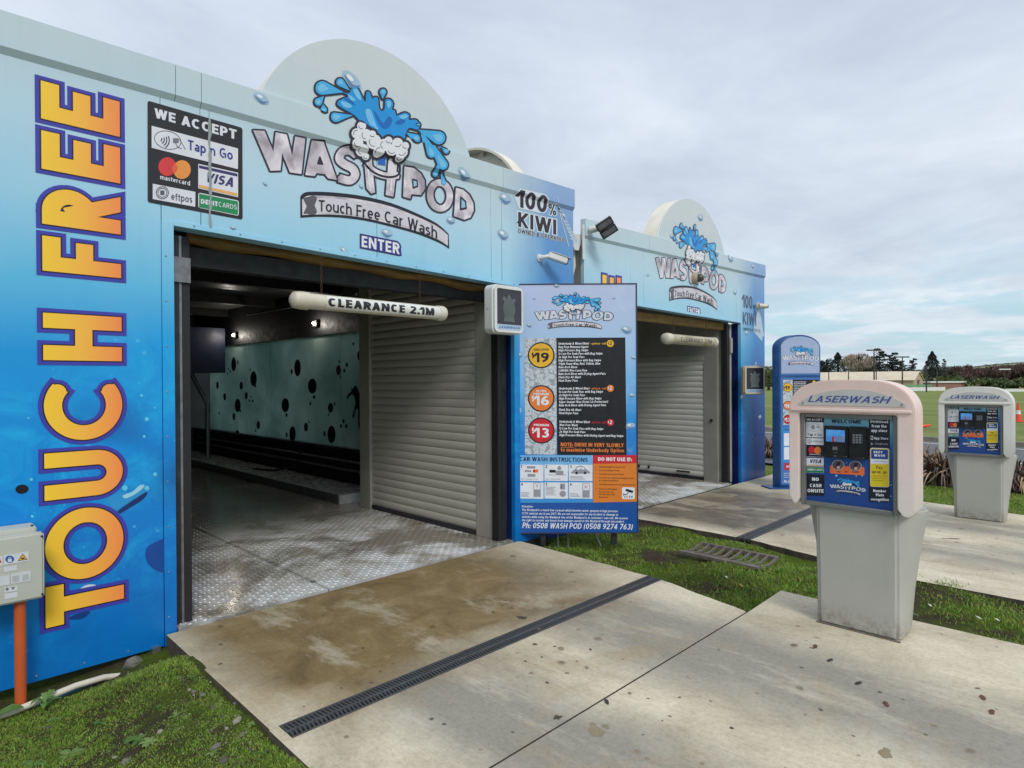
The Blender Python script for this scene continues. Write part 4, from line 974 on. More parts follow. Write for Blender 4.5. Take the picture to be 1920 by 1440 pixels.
MB().tube([(5.05, 5.5, 3.55), (5.05, 4.98, 3.96)], .014, 6).build('brace', side, M_cream)

# ------------------------------------------------------------------ ground
def concrete(name, brown=True, xo=0.0, yo=0.0, wet_tone=False):
    m, t, b = mnew(name); oc = ocoord(t)
    if xo or yo:
        mp_ = t.nodes.new('ShaderNodeMapping'); mp_.inputs['Location'].default_value = (-xo, -yo, 0); t.links.new(oc, mp_.inputs[0]); oc = mp_.outputs[0]
    s = t.nodes.new('ShaderNodeSeparateXYZ'); t.links.new(oc, s.inputs[0])
    fine = ramp(t, nz(t, oc, 36, 12, .9), [(.3, (.56, .55, .53)), (.5, (.97, .97, .97)), (.7, (1.18, 1.18, 1.17))])
    pale = ramp(t, nz(t, ocoord(t, (1, .6, 1)), 1.7, 9, .7, .5), [(.30, rgb(172, 161, 138)), (.44, rgb(199, 189, 165)), (.56, rgb(214, 205, 181)), (.70, rgb(228, 220, 199))])
    # grey worn wheel paths running in and out of the bay
    wob = mth('MULTIPLY', mth('SUBTRACT', nz(t, oc, .8, 4), .5, tree=t), .55, tree=t)
    def path(c0, wd):
        d = mth('ABSOLUTE', mth('SUBTRACT', mth('ADD', s.outputs[0], wob, tree=t), c0, tree=t), tree=t)
        return ramp(t, mth('DIVIDE', d, wd, True, tree=t), [(.35, (1,) * 3), (1.0, (0,) * 3)])
    gp = mth('MAXIMUM', path(2.0, .55), path(3.35, .62), tree=t)
    gn = ramp(t, nz(t, ocoord(t, (1.2, .35, 1)), 1.5, 9, .72), [(.30, (0,) * 3), (.50, (1,) * 3)])
    grey = mth('MULTIPLY', mth('MULTIPLY', gp, gn, tree=t), .9, tree=t)
    c = mixc(t, grey, pale, rgb(142, 139, 128))
    if brown:
        yy = mth('ADD', s.outputs[1], mth('MULTIPLY', mth('SUBTRACT', nz(t, ocoord(t, (.8, 1.2, 1)), 1.3, 6, .6, .8), .5, tree=t), 1.5, tree=t), tree=t)
        br = ramp(t, mth('DIVIDE', yy, 4.3, True, tree=t), [(.52, (0,) * 3), (.60, (.35,) * 3), (.70, (1,) * 3)])
        xx = ramp(t, mth('DIVIDE', mth('ADD', s.outputs[0], wob, tree=t), 4.5, True, tree=t), [(.24, (.0,) * 3), (.34, (1,) * 3), (.78, (1,) * 3), (.92, (.25,) * 3)])
        br = mth('MULTIPLY', br, xx, tree=t)
        bc = ramp(t, nz(t, oc, 2.6, 8, .65, .7), [(.3, rgb(108, 92, 62)), (.5, rgb(134, 116, 80)), (.72, rgb(160, 142, 106))] if not wet_tone else [(.3, rgb(96, 90, 80)), (.5, rgb(122, 114, 98)), (.72, rgb(146, 136, 116))])
        c = mixc(t, br, c, bc)
        wear = ramp(t, nz(t, ocoord(t, (1.6, .8, 1)), 1.25, 10, .72, .35), [(.52, (0,) * 3), (.62, (.75,) * 3)])
        c = mixc(t, mth('MULTIPLY', wear, br, tree=t), c, rgb(188, 178, 156))
    else: br = None
    # algae cast and brown patches
    c = mixc(t, ramp(t, nz(t, oc, 1.1, 8, .7, .5), [(.54, (0,) * 3), (.72, (.6,) * 3)]), c, rgb(166, 142, 98))
    # drips of oil and leaf marks
    for scl, th, amt, col in ((5.5, .18, .85, (104, 88, 66)), (11, .15, .85, (62, 54, 46)), (2.6, .10, .8, (112, 96, 70))):
        v = t.nodes.new('ShaderNodeTexVoronoi'); v.inputs['Scale'].default_value = scl
        mp = t.nodes.new('ShaderNodeMix'); mp.data_type = 'RGBA'; mp.inputs[0].default_value = .04
        nn = t.nodes.new('ShaderNodeTexNoise'); nn.inputs['Scale'].default_value = 9; t.links.new(oc, nn.inputs['Vector'])
        t.links.new(oc, mp.inputs[6]); t.links.new(nn.outputs['Color'], mp.inputs[7]); t.links.new(mp.outputs[2], v.inputs['Vector'])
        sp = ramp(t, v.outputs['Distance'], [(th * .55, (1,) * 3), (th, (0,) * 3)])
        sc2 = t.nodes.new('ShaderNodeSeparateColor'); t.links.new(v.outputs['Color'], sc2.inputs[0])
        pk = ramp(t, sc2.outputs[0], [(.72, (0,) * 3), (.76, (1,) * 3)])
        dn = ramp(t, nz(t, oc, .9, 3), [(.38, (0,) * 3), (.52, (1,) * 3)])
        c = mixc(t, mth('MULTIPLY', mth('MULTIPLY', mth('MULTIPLY', sp, pk, tree=t), dn, tree=t), amt, tree=t), c, rgb(col))
    brush = ramp(t, nz(t, ocoord(t, (26, 2.2, 1)), 3, 7, .75), [(.3, (.86,) * 3), (.7, (1.07,) * 3)])
    c = mixc(t, 1.0, c, brush, 'MULTIPLY'); c = mixc(t, 1.0, c, fine, 'MULTIPLY')
    t.links.new(c, b.inputs['Base Color'])
    wetr = ramp(t, nz(t, oc, .9, 5), [(.3, (.55,) * 3), (.6, (.85,) * 3)])
    if br is not None: wetr = mixc(t, mth('MULTIPLY', br, .75, tree=t), wetr, (.32, .32, .32, 1))
    t.links.new(wetr, b.inputs['Roughness'])
    mx = t.nodes.new('ShaderNodeMath'); mx.operation = 'ADD'; t.links.new(nz(t, oc, 120, 4, .7), mx.inputs[0]); t.links.new(nz(t, oc, 14, 5), mx.inputs[1])
    bump(t, b, mx.outputs[0], .22, .004)
    return m
M_conc = concrete('stained_concrete'); M_conc2 = concrete('stained_concrete_far', True, 5.2, .1, True); M_conc_edge = mat('concrete_edge', (96, 86, 74), (52, 46, 40), 9, .85, bmp=.5, bscale=40, bdist=.01)
def slab(name, pts, z1, z0, mc=None):
    """a slab cast to an outline, its top and its rough sides"""
    b = MB().use(mc or M_conc); n = len(pts)
    b.add([(x, y, z1) for x, y in pts], [tuple(range(n))])
    b.use(M_conc_edge)
    for i in range(n):
        (x0, y0), (x1, y1) = pts[i], pts[(i + 1) % n]
        b.add([(x0, y0, z0), (x1, y1, z0), (x1, y1, z1), (x0, y0, z1)], [(0, 1, 2, 3)])
    return struct(b.build(name))
def jag(p, q, n, amp, seed=1):
    r = random.Random(seed); d = Vector((q[0] - p[0], q[1] - p[1])); nn = Vector((-d.y, d.x)).normalized(); out = []
    for i in range(n + 1):
        t = i / n; k = r.uniform(-amp, amp) if 0 < i < n else 0
        out.append((p[0] + d.x * t + nn.x * k, p[1] + d.y * t + nn.y * k))
    return out
D0, D1 = 2.60, 2.735                    # drain channel edges
slab('concrete_apron', jag((1.20, D1), (4.26, D1), 1, 0) + jag((4.26, D1 + .02), (4.33, 4.20), 14, .008, 2) + [(4.30, FY - .022), (1.21, FY - .022)], 0, -.28)
slab('concrete_apron', [(1.185, 1.836)] + [(4.04, 1.836)] + jag((4.06, 1.86), (4.24, D0), 8, .010, 3)[0:] + [(1.24, D0), (1.24, D1 - .001), (1.195, D1 - .001)], 0, -.28)
slab('concrete_apron', [(1.15, -9), (4.66, -9)] + jag((4.66, -1), (4.635, 1.84), 20, .006, 4) + [(4.06, 1.826), (1.185, 1.826)], 0, -.28)
# the second lane, a little lower
Z2 = -.093
s2 = [(1.06 * x, 1.06 * y) for x, y in ((5.52, -6), (9.0, -6), (9.06, .886), (9.21, 1.83), (9.22, 2.5))]
slab('concrete_apron', jag((5.85, -5), (5.92, 1.33), 20, .012, 5) + jag((5.92, 1.33), (6.26, 2.79), 12, .015, 6) + [(10.1, 2.79), (9.77, 1.94), (9.62, .9), (9.45, -5)], Z2, -.3, M_conc2)
slab('concrete_apron', jag((6.26, 2.95), (6.30, FY + .20), 10, .015, 7) + [(11.2, FY + .20), (10.9, 3.5), (10.2, 2.95)], Z2, -.3, M_conc2)

# worn soil sheet reaching to the horizon
def ground_mat():
    m, t, b = mnew('soil_and_short_grass'); oc = ocoord(t); s = t.nodes.new('ShaderNodeSeparateXYZ'); t.links.new(oc, s.inputs[0])
    soil = ramp(t, nz(t, oc, 16, 12, .85), [(.3, rgb(48, 42, 32)), (.5, rgb(74, 66, 50)), (.7, rgb(100, 92, 74))])
    moss = ramp(t, nz(t, oc, 24, 12, .85), [(.3, rgb(56, 74, 22)), (.55, rgb(92, 112, 36)), (.75, rgb(124, 140, 52))])
    near = mixc(t, ramp(t, nz(t, oc, 1.9, 7, .65), [(.44, (0,) * 3), (.58, (1,) * 3)]), soil, moss)
    fld = ramp(t, nz(t, ocoord(t, (.3, .04, 1)), 1.2, 10, .7), [(.34, rgb(92, 106, 56)), (.5, rgb(112, 134, 66)), (.66, rgb(146, 150, 92))])
    fld = mixc(t, ramp(t, nz(t, oc, 1.5, 8, .8), [(.4, (0,) * 3), (.65, (.7,) * 3)]), fld, rgb(120, 112, 74))
    d = mth('DIVIDE', s.outputs[0], 14.0, True, tree=t)
    t.links.new(mixc(t, ramp(t, d, [(.7, (0,) * 3), (.8, (1,) * 3)]), near, fld), b.inputs['Base Color'])
    b.inputs['Roughness'].default_value = .95; b.inputs['Specular IOR Level'].default_value = .15
    bump(t, b, nz(t, oc, 30, 12, .85), 1.0, .03); return m
M_ground = ground_mat()
def gz(x, y):
    d = sqrt(x * x + y * y)
    if d < 30: return -.16
    if d < 130: return -.16 - .84 * (d - 30) / 100
    return -1.0
V = [(0, 0, gz(0, 0))]; Fc = []; rad = [1.5, 2.5, 4, 6, 9, 13, 18, 24, 30, 40, 55, 75, 100, 130, 200, 400, 900, 2500, 6000]; NS = 64
for r in rad:
    for k in range(NS):
        x, y = r * cos(2 * pi * k / NS), r * sin(2 * pi * k / NS); V.append((x, y, gz(x, y)))
for k in range(NS): Fc.append((0, 1 + k, 1 + (k + 1) % NS))
for j in range(len(rad) - 1):
    for k in range(NS): Fc.append((1 + j * NS + k, 1 + (j + 1) * NS + k, 1 + (j + 1) * NS + (k + 1) % NS, 1 + j * NS + (k + 1) % NS))
struct(raw('ground', V, Fc, M_ground))

# bumpy earth beside the slabs, with blades of grass growing from it
def earth(x, y): return max(-.152, earth0(x, y))
def earth_l(x, y): return max(-.152, earth_l0(x, y))
def earth0(x, y): return -.135 + .018 * math.sin(3.1 * x + 1.7 * y) + .014 * math.sin(7.3 * y - 2.2 * x + 1) + .006 * math.sin(19 * x + 13 * y)
def earth_l0(x, y): return -.145 + .135 * min(1, max(0, (x - .55) / .6)) ** 1.2 * min(1, max(.25, (4.15 - y) / .35)) + .02 * math.sin(3.3 * x + 2.4 * y) + .012 * math.sin(9.1 * y + 5 * x)
def patch(name, x0, x1, y0, y1, fn, step=.05):
    nx = int((x1 - x0) / step) + 1; ny = int((y1 - y0) / step) + 1
    X = np.linspace(x0, x1, nx); Y = np.linspace(y0, y1, ny); V = []
    for x in X:
        for y in Y:
            e = min((x - x0), (x1 - x) if x1 > 3 else 9, (y - y0), (y1 - y)) / .2
            z = fn(x, y) + random.uniform(-.006, .006); V.append((x, y, z if e >= 1 else z * e + (-.175) * (1 - e)))
    F = [(i * ny + j, (i + 1) * ny + j, (i + 1) * ny + j + 1, i * ny + j + 1) for i in range(nx - 1) for j in range(ny - 1)]
    return struct(raw(name, V, F, M_ground, None, True))
patch('earth_strip', 4.1, 6.5, -2.5, 4.35, earth); patch('earth_patch', -1.2, 1.22, .8, 4.6, earth_l)
def green(name, c1, c2):
    m, t, b = mnew(name); oc = ocoord(t)
    t.links.new(ramp(t, nz(t, oc, 5, 7, .7), [(.3, rgb(c1)), (.7, rgb(c2))]), b.inputs['Base Color']); b.inputs['Roughness'].default_value = .6
    tr = t.nodes.new('ShaderNodeBsdfTranslucent'); tr.inputs[0].default_value = rgb(c2)
    mx = t.nodes.new('ShaderNodeMixShader'); mx.inputs[0].default_value = .3
    t.links.new(b.outputs[0], mx.inputs[1]); t.links.new(tr.outputs[0], mx.inputs[2]); t.links.new(mx.outputs[0], t.nodes['Material Output'].inputs[0]); return m
GR = [green('grass_fresh', (104, 136, 42), (152, 186, 72)), green('grass_dull', (116, 118, 58), (166, 160, 96)), green('grass_deep', (66, 102, 34), (102, 142, 54))]
def vnoise(x, y, s=1.0):
    return (np.sin(x * 2.1 * s + 1.3) * np.cos(y * 2.7 * s - .4) + .5 * np.sin(x * 5.3 * s + y * 4.1 * s) + .35 * np.sin(x * 9.7 * s - y * 11.3 * s + 2)) / 1.85
def blades(name, n, x0, x1, y0, y1, fn, h0, h1, thr, label, keep=None, wd=.0035, seed=1):
    r = np.random.default_rng(seed); x = r.uniform(x0, x1, n); y = r.uniform(y0, y1, n)
    dens = vnoise(x, y, 1.2) + r.normal(0, .3, n); ok = dens > thr
    if keep is not None: ok &= keep(x, y)
    x, y = x[ok], y[ok]; n = len(x); z = np.array([fn(a, b) for a, b in zip(x, y)]) - .004
    h = r.uniform(h0, h1, n) * (0.75 + .5 * np.clip(vnoise(x + 5, y, .8), -1, 1)); a = r.uniform(0, 2 * pi, n); w = wd * r.uniform(.6, 1.5, n)
    bx, by = np.cos(a) * w, np.sin(a) * w; la = r.uniform(0, 2 * pi, n); ll = h * r.uniform(.2, 1.0, n); lx, ly = np.cos(la) * ll, np.sin(la) * ll
    VV = np.zeros((n, 5, 3))
    VV[:, 0] = np.stack([x - bx, y - by, z], 1); VV[:, 1] = np.stack([x + bx, y + by, z], 1)
    VV[:, 2] = np.stack([x + bx * .8 + lx * .35, y + by * .8 + ly * .35, z + h * .6], 1); VV[:, 3] = np.stack([x - bx * .8 + lx * .35, y - by * .8 + ly * .35, z + h * .6], 1)
    VV[:, 4] = np.stack([x + lx, y + ly, z + h * .9], 1)
    base = np.arange(n)[:, None] * 5
    F = [tuple(q) for q in (base + np.array([[0, 1, 2, 3]])).tolist()] + [tuple(q) for q in (base + np.array([[3, 2, 4]])).tolist()]
    me = bpy.data.meshes.new(name); me.from_pydata(VV.reshape(-1, 3).tolist(), [], F)
    for g in GR: me.materials.append(g)
    mi = r.choice([0, 0, 1, 2], n); me.polygons.foreach_set('material_index', np.concatenate([mi, mi]).astype(np.int32)); me.update()
    o = bpy.data.objects.new(name, me); COL.objects.link(o); return tag(o, label, 'grass', None, 'stuff')
blades('grass', 120000, 4.28, 6.28, -1.0, 4.2, earth, .012, .05, .06, 'patchy green grass strip between the two concrete lanes', keep=lambda x, y: (x < 6.0 + .2 * np.clip((y - 1.3) / 1.5, 0, 1)) & ~((y < 1.86) & (x < 4.66)), seed=2)
blades('grass', 300000, -.5, 1.185, 1.3, 4.08, earth_l, .006, .030, -.45, 'low weedy grass beside the blue wall at the near corner', wd=.0022, seed=3)
blades('grass', 40000, 9.75, 11.6, -1.5, 5.5, lambda x, y: -.17, .03, .08, -2, 'bright grass verge between the far lane and the road', wd=.006, seed=4)

blades('grass_tufts', 9000, -.4, 1.18, 1.4, 4.05, earth_l, .03, .06, .35, 'taller loose grass tufts in the near corner', wd=.0022, seed=8)
blades('grass_tufts', 9000, 4.3, 6.1, .2, 4.2, earth, .05, .09, .45, 'taller grass tufts between the lanes', keep=lambda x, y: ~((y < 1.9) & (x < 4.7)), wd=.003, seed=9)
# broad-leaved weeds
def weed(x, y, z, r, n, m, up=.35, wid=.22, seed=0, label=None):
    rr = random.Random(seed); b = MB().use(m)
    for k in range(n):
        a = 2 * pi * k / n + rr.uniform(-.3, .3); l = r * rr.uniform(.7, 1.1); u = up * rr.uniform(.5, 1.4)
        d = Vector((cos(a), sin(a), 0)); s = Vector((-sin(a), cos(a), 0)); pts = []
        for t, w in ((0, .15), (.3, .8), (.65, 1), (.9, .55), (1, .05)):
            c = Vector((x, y, z)) + d * l * t + Vector((0, 0, l * u * (t * 1.6 - 1.3 * t * t))); pts.append((c - s * w * l * wid, c + Vector((0, 0, -.12 * w * l * wid)), c + s * w * l * wid))
        vs = [tuple(q) for p in pts for q in p]
        b.add(vs, [(i * 3 + j, i * 3 + j + 1, i * 3 + j + 4, i * 3 + j + 3) for i in range(4) for j in (0, 1)])
    o = b.build('weed', None, None, True); return tag(o, label or 'low broad-leaved weed in the grass by the near blue wall', 'weed', 'weeds in the near grass')
WL = ['dark leafy weed low in the near grass, below the white pipe end', 'pale leafy weed nearest the lower left corner', 'dark weed midway between the orange conduit and the stones', 'pale star-shaped weed beside the two grey stones at the bottom edge', 'dark weed at the very bottom left corner of the ground',
      'small pale weed among the pebbles by the concrete edge', 'small dark weed just above the pebble cluster at the concrete', 'tiny pale weed at the concrete edge near the drain end', 'small dark weed left of the pebble row', 'pale weed in the grass right of the orange conduit foot', 'tiny dark weed nearest the doorway corner', 'pale weed at the bottom edge beside the largest pebbles']
WG = [green('weed_leaf', (64, 104, 44), (112, 150, 76)), green('weed_leaf_pale', (100, 130, 70), (150, 172, 104))]
for i, (u, v, r, n) in enumerate([(255, 1385, .05, 9), (130, 1395, .06, 8), (190, 1340, .045, 7), (280, 1395, .045, 10), (60, 1420, .06, 8), (330, 1350, .035, 6), (360, 1300, .03, 6), (470, 1390, .03, 6), (300, 1330, .03, 6), (100, 1330, .04, 7), (370, 1250, .025, 5), (400, 1425, .035, 7)]):
    p = onZ(u, v, -.10); weed(p[0], p[1], earth_l(p[0], p[1]), r, n, WG[i % 2], seed=i, label=WL[i])
p = onZ(78, 1318, -.15); weed(p[0], 4.02, earth_l(p[0], 4.02) + .02, .07, 7, WG[0], up=1.6, seed=40, label='upright round-leaved weed by the white pipe and orange conduit')
weed(.36, 4.03, -.13, .16, 3, WG[0], up=1.2, wid=.3, seed=41, label='big bright green leaf against the foot of the blue wall, left of the orange conduit')

# stones
stone_m = [mat('stone_grey', (128, 126, 118), (88, 84, 76), 14, .85, bmp=.3), mat('stone_pale', (160, 156, 142), (116, 110, 98), 14, .85, bmp=.3), mat('stone_dark', (96, 92, 84), (62, 58, 52), 14, .85, bmp=.3)]
def stone(name, c, r, seed, m, flat=.55, label=None, cat='stone', group=None):
    rr = random.Random(seed); b = MB().use(m); r = r * .8; b.sphere((0, 0, 0), r, 8, 5, (1, rr.uniform(.6, .95), flat))
    b.v = [(x * (1 + rr.uniform(-.16, .16)), y * (1 + rr.uniform(-.16, .16)), z * (1 + rr.uniform(-.16, .16))) for x, y, z in b.v]
    o = b.build(name); o.location = c; o.rotation_euler = (rr.uniform(-.3, .3), rr.uniform(-.3, .3), rr.uniform(0, 6)); return tag(o, label, cat, group)
SLB = ['%s %s stone %s' % (a, b, c) for a, b, c in (('medium', 'grey', 'in bare earth left of the pale star-shaped weed'), ('small', 'pale', 'touching the medium grey stone in bare earth'), ('large', 'dark', 'at the bottom edge nearest the concrete'), ('largest', 'grey', 'of the bottom cluster by the concrete'), ('large', 'pale', 'leaning toward the concrete edge'), ('small', 'dark', 'above the large pale one by the concrete'),
    ('small', 'grey', 'uphill of the dark one by the concrete'), ('small', 'pale', 'in the row of pebbles midway down the edge'), ('small', 'dark', 'at the bottom edge close under the slab'), ('tiny', 'grey', 'pressed against the slab edge'), ('small', 'pale', 'alone in the grass left of the pebble row'), ('tiny', 'dark', 'topmost in the row of pebbles'),
    ('tiny', 'grey', 'beside the large pale one by the concrete'), ('tiny', 'pale', 'between the dark and the large pale ones'), ('tiny', 'dark', 'lowest and nearest the slab corner of view'), ('medium', 'grey', 'in the middle of the row of pebbles'), ('tiny', 'pale', 'nearest the slab in the row of pebbles'), ('small', 'dark', 'near the foot of the orange conduit'), ('tiny', 'grey', 'above the medium grey stone in bare earth'))]
for i, (u, v, r) in enumerate([(235, 1415, .024), (215, 1405, .014), (420, 1432, .028), (405, 1410, .03), (445, 1376, .03), (400, 1345, .02), (380, 1318, .018), (355, 1308, .017), (470, 1420, .016), (440, 1340, .014), (300, 1370, .02), (345, 1295, .015), (455, 1398, .013), (425, 1385, .015), (500, 1428, .012), (365, 1312, .02), (395, 1300, .01), (90, 1338, .018), (265, 1368, .014)]):
    p = onZ(u, v, -.08); stone('stone', (p[0], p[1], earth_l(p[0], p[1]) + r * .15), r, i, stone_m[i % 3], label=SLB[i], group='stones along the concrete edge')
stone('stone', (1.02, 4.20, -.10), .060, 60, stone_m[0], .7, 'flat grey rock under the bottom edge of the blue wall')
stone('stone', (1.13, 4.16, -.13), .045, 61, stone_m[1], .9, 'pale mossy round stone beside the foot of the doorway corner')
stone('stone', (1.17, 4.10, -.135), .03, 62, stone_m[0], .7, 'small squarish stone tucked against the concrete corner')
# gravel scatter (nobody could count it)
r_ = np.random.default_rng(5); gb = MB()
for k in range(900):
    if k < 560: x, y = 1.17 - abs(r_.normal(0, .20)), r_.uniform(1.3, 4.15); z = earth_l(x, y)
    else: x, y = r_.uniform(4.4, 5.6), 2.3 + r_.normal(0, .5); z = earth(x, y)
    s = r_.uniform(.003, .009); q = r_.uniform(.6, 1, 6)
    gb.use(stone_m[k % 3]); gb.add([(x + s * q[0], y, z), (x, y + s * q[1], z), (x - s * q[2], y, z), (x, y - s * q[3], z), (x, y, z + s * q[4])], [(0, 1, 4), (1, 2, 4), (2, 3, 4), (3, 0, 4)])
tag(gb.build('gravel'), 'loose gravel and grit in the bare soil', 'gravel', None, 'stuff')

# litter
def flatbit(name, u, v, z, pts, m, label, cat, th=.0012, rot=0, tilt=.1):
    p = onZ(u, v, z); b = MB().use(m); b.prism(pts, lambda x, y: (x, y, 0), lambda x, y: (x, y, th)); o = b.build(name)
    o.location = (p[0], p[1], z); o.rotation_euler = (tilt, -tilt * .6, rot); return tag(o, label, cat)
leafm = mat('dead_leaf', (112, 74, 44), (78, 50, 32), 30, .7); leafg = mat('dark_wet_leaf', (62, 56, 52), (44, 40, 40), 30, .5); tanleaf = mat('tan_leaf', (186, 150, 84), (150, 112, 60), 20, .7)
LSC = .8
LP = smooth([(-.03, 0), (-.01, .012), (.02, .010), (.034, 0), (.018, -.011), (-.012, -.009)], 2)
LP2 = smooth([(-.03, 0), (-.022, .014), (-.006, .008), (.004, .018), (.02, .010), (.034, 0), (.018, -.014), (.004, -.006), (-.012, -.013)], 2)
for u, v, m, lb, rz in ((1529, 1212, leafm, 'curled brown leaf on the pale slab left of the pink kiosk foot', .3), (1556, 1238, leafg, 'small dark leaf on the slab in front of the pink kiosk', -.2), (1609, 1281, leafg, 'grey leaf on the slab below the pink kiosk', -.3), (1843, 1308, leafm, 'upper of two reddish leaves at the right of the slab', .4), (1860, 1335, leafm, 'lower of two reddish leaves at the right of the slab', .1), (1662, 1320, leafm, 'tiny rust leaf in the grey band of the slab', .5), (1138, 1316, leafg, 'crumpled leaf caught on the slab joint', .9)):
    flatbit('dead_leaf', u, v, .003, [(a_ * LSC, b2 * LSC) for a_, b2 in (LP2 if m is leafm else LP)], m, lb, 'leaf', .0015, rz, .05)
flatbit('dead_leaf', 1390, 1098, -.10, LP, tanleaf, 'tan leaf lying in the bright grass between the lanes', 'leaf', .002, .9, .2)
paper = mat('paper_scrap', (226, 226, 220), (196, 196, 188), 20, .8)
for u, v, lb, s in ((1712, 1150, 'folded white paper scrap in the grass right of the pink kiosk', 1.6), (1362, 1082, 'small white scrap in the grass near the metal grate', .8), (1744, 1135, 'little white scrap in the grass beside the far lane edge', .7), (1835, 1158, 'long white scrap in the grass strip at far right', .9), (1870, 1162, 'rightmost small white scrap in the grass strip', .7)):
    flatbit('paper_scrap', u, v, -.10, [(x * s, y * s) for x, y in ((-.02, -.012), (.018, -.015), (.022, .012), (-.014, .015))], paper, lb, 'litter', .002, s, .35)

# wet spots and oil marks on the concrete
SM = [mat('oil_mark', (84, 74, 62), (62, 54, 46), 40, .5), mat('damp_mark', (150, 138, 112), (128, 116, 92), 30, .6), mat('white_droppings', (226, 220, 204), (206, 198, 178), 30, .7)]
rr = random.Random(12)
def blotch(u, v, r, mi, asp=1.0, rot=0.0):
    p = onZ(u, v, 0); n = 14; q = [r * (1 + rr.uniform(-.28, .28)) for _ in range(n)]
    pts = smooth([(q[i] * cos(2 * pi * i / n), q[i] * asp * sin(2 * pi * i / n)) for i in range(n)], 2)
    return [(p[0] + x * cos(rot) - y * sin(rot), p[1] + x * sin(rot) + y * cos(rot)) for x, y in pts]
SP = [(978, 1158, .035, 0), (1040, 1212, .012, 0), (1051, 1216, .022, 1), (1107, 1218, .013, 0), (1003, 1208, .014, 0), (1100, 1252, .018, 1), (1063, 1262, .014, 1), (1026, 1280, .013, 0), (1045, 1345, .022, 0), (1118, 1372, .048, 1), (1135, 1362, .022, 1), (1112, 1358, .016, 1), (1194, 1409, .014, 1), (1256, 1343, .008, 0), (1242, 1351, .004, 0), (1372, 1365, .010, 0), (1168, 1236, .005, 0), (1203, 1253, .007, 1), (1214, 1422, .010, 1), (1316, 1432, .010, 1),
      (985, 1240, .010, 0), (1016, 1232, .008, 0), (996, 1262, .012, 1), (1082, 1240, .01, 1), (960, 1140, .012, 0), (925, 1148, .010, 0), (948, 1126, .007, 0), (780, 1130, .006, 0), (700, 1125, .006, 0), (640, 1290, .006, 0), (570, 1325, .005, 0), (650, 1382, .012, 1), (1500, 1290, .02, 1), (1660, 1412, .035, 1), (1180, 1300, .012, 1), (1215, 1310, .009, 1), (1085, 1180, .014, 1), (1130, 1190, .01, 1), (1245, 1230, .006, 0), (890, 1180, .008, 1), (1010, 1180, .012, 1),
      (1510, 1340, .010, 1), (1420, 1300, .009, 1), (1750, 1360, .012, 1), (1600, 1380, .008, 1), (1290, 1270, .008, 1)]
sb = []
for mi in (0, 1):
    b = MB().use(SM[mi])
    for k, (u, v, r, m_) in enumerate(SP):
        if m_ != mi: continue
        q = blotch(u, v, r, m_, rr.uniform(.6, 1), rr.uniform(0, 3)); z = .0006 + .00002 * k
        vs, fs = union([q]); b.add([(x, y, z) for x, y in vs], fs)
    struct(b.build('oil_stains' if mi == 0 else 'damp_stains'))
q = blotch(1785, 1010, .085, 0, .22, 2.2); pz = Z2 + .0008; k_ = 1.06
vs, fs = union([[(x * k_, y * k_) for x, y in q]]); struct(raw('oil_stains', [(x, y, pz) for x, y in vs], fs, SM[0]))
# ------------------------------------------------------------------ drain channels
M_iron = mat('dark_cast_grating', (98, 99, 102), (66, 67, 70), 20, .45, .2); M_iron2 = mat('drain_channel_edge', (96, 98, 102), (66, 68, 72), 14, .5, .2)
dr = empty('drain_channel', (1.24, D0, 0), 'long black slotted drain grating crossing the near concrete apron', 'drain', 'slotted drains across the aprons')
L0 = 3.02
MB().box((0, .001, -.12), (L0, D1 - D0 - .001, -.06)).build('channel_floor', dr, M_soot)
for y0, y1 in ((.001, .010), (D1 - D0 - .010, D1 - D0 - .001)): MB().box((0, y0, -.119), (L0, y1, .0035)).build('channel_edge', dr, M_iron2)
MB().box((0, .058, -.02), (L0, .072, .002)).build('centre_rib', dr, M_iron)
bar = None; nb = 148
for k in range(nb):
    x = .008 + k * (L0 - .01) / nb
    if bar is None:
        bb = MB()
        for ya, yb, s in ((.0105, .058, .006), (.072, .1245, -.006)):
            bb.add([(0, ya, -.012), (.008, ya, -.012), (.008 + s, yb, -.012), (s, yb, -.012), (0, ya, .002), (.008, ya, .002), (.008 + s, yb, .002), (s, yb, .002)], [(0, 3, 2, 1), (4, 5, 6, 7), (0, 1, 5, 4), (1, 2, 6, 5), (2, 3, 7, 6), (3, 0, 4, 7)])
        bar = bb.build('grating_bar', dr, M_iron); o = bar
    else: o = bar.copy(); COL.objects.link(o); o.parent = dr
    o.location = (x, 0, 0)
dr2 = empty('drain_channel', (6.27, 2.80, Z2), 'grey slotted drain across the farther lane', 'drain', 'slotted drains across the aprons')
MB().box((0, 0, -.1), (3.6, .14, -.03)).build('channel_floor', dr2, M_soot)
for y0, y1 in ((0, .022), (.062, .074), (.118, .14)): MB().box((0, y0, -.06), (3.6, y1, .002)).build('channel_edge', dr2, M_iron2)
b = MB().use(M_iron)
for k in range(150): b.box((.01 + k * .024, .022, -.02), (.022 + k * .024, .118, -.001))
o = b.build('grating_bars', dr2); o['kind'] = 'stuff'
# concrete lip at the near end of the drain
MB().use(M_conc).box((1.19, D0, -.28), (1.236, D1, -.002))
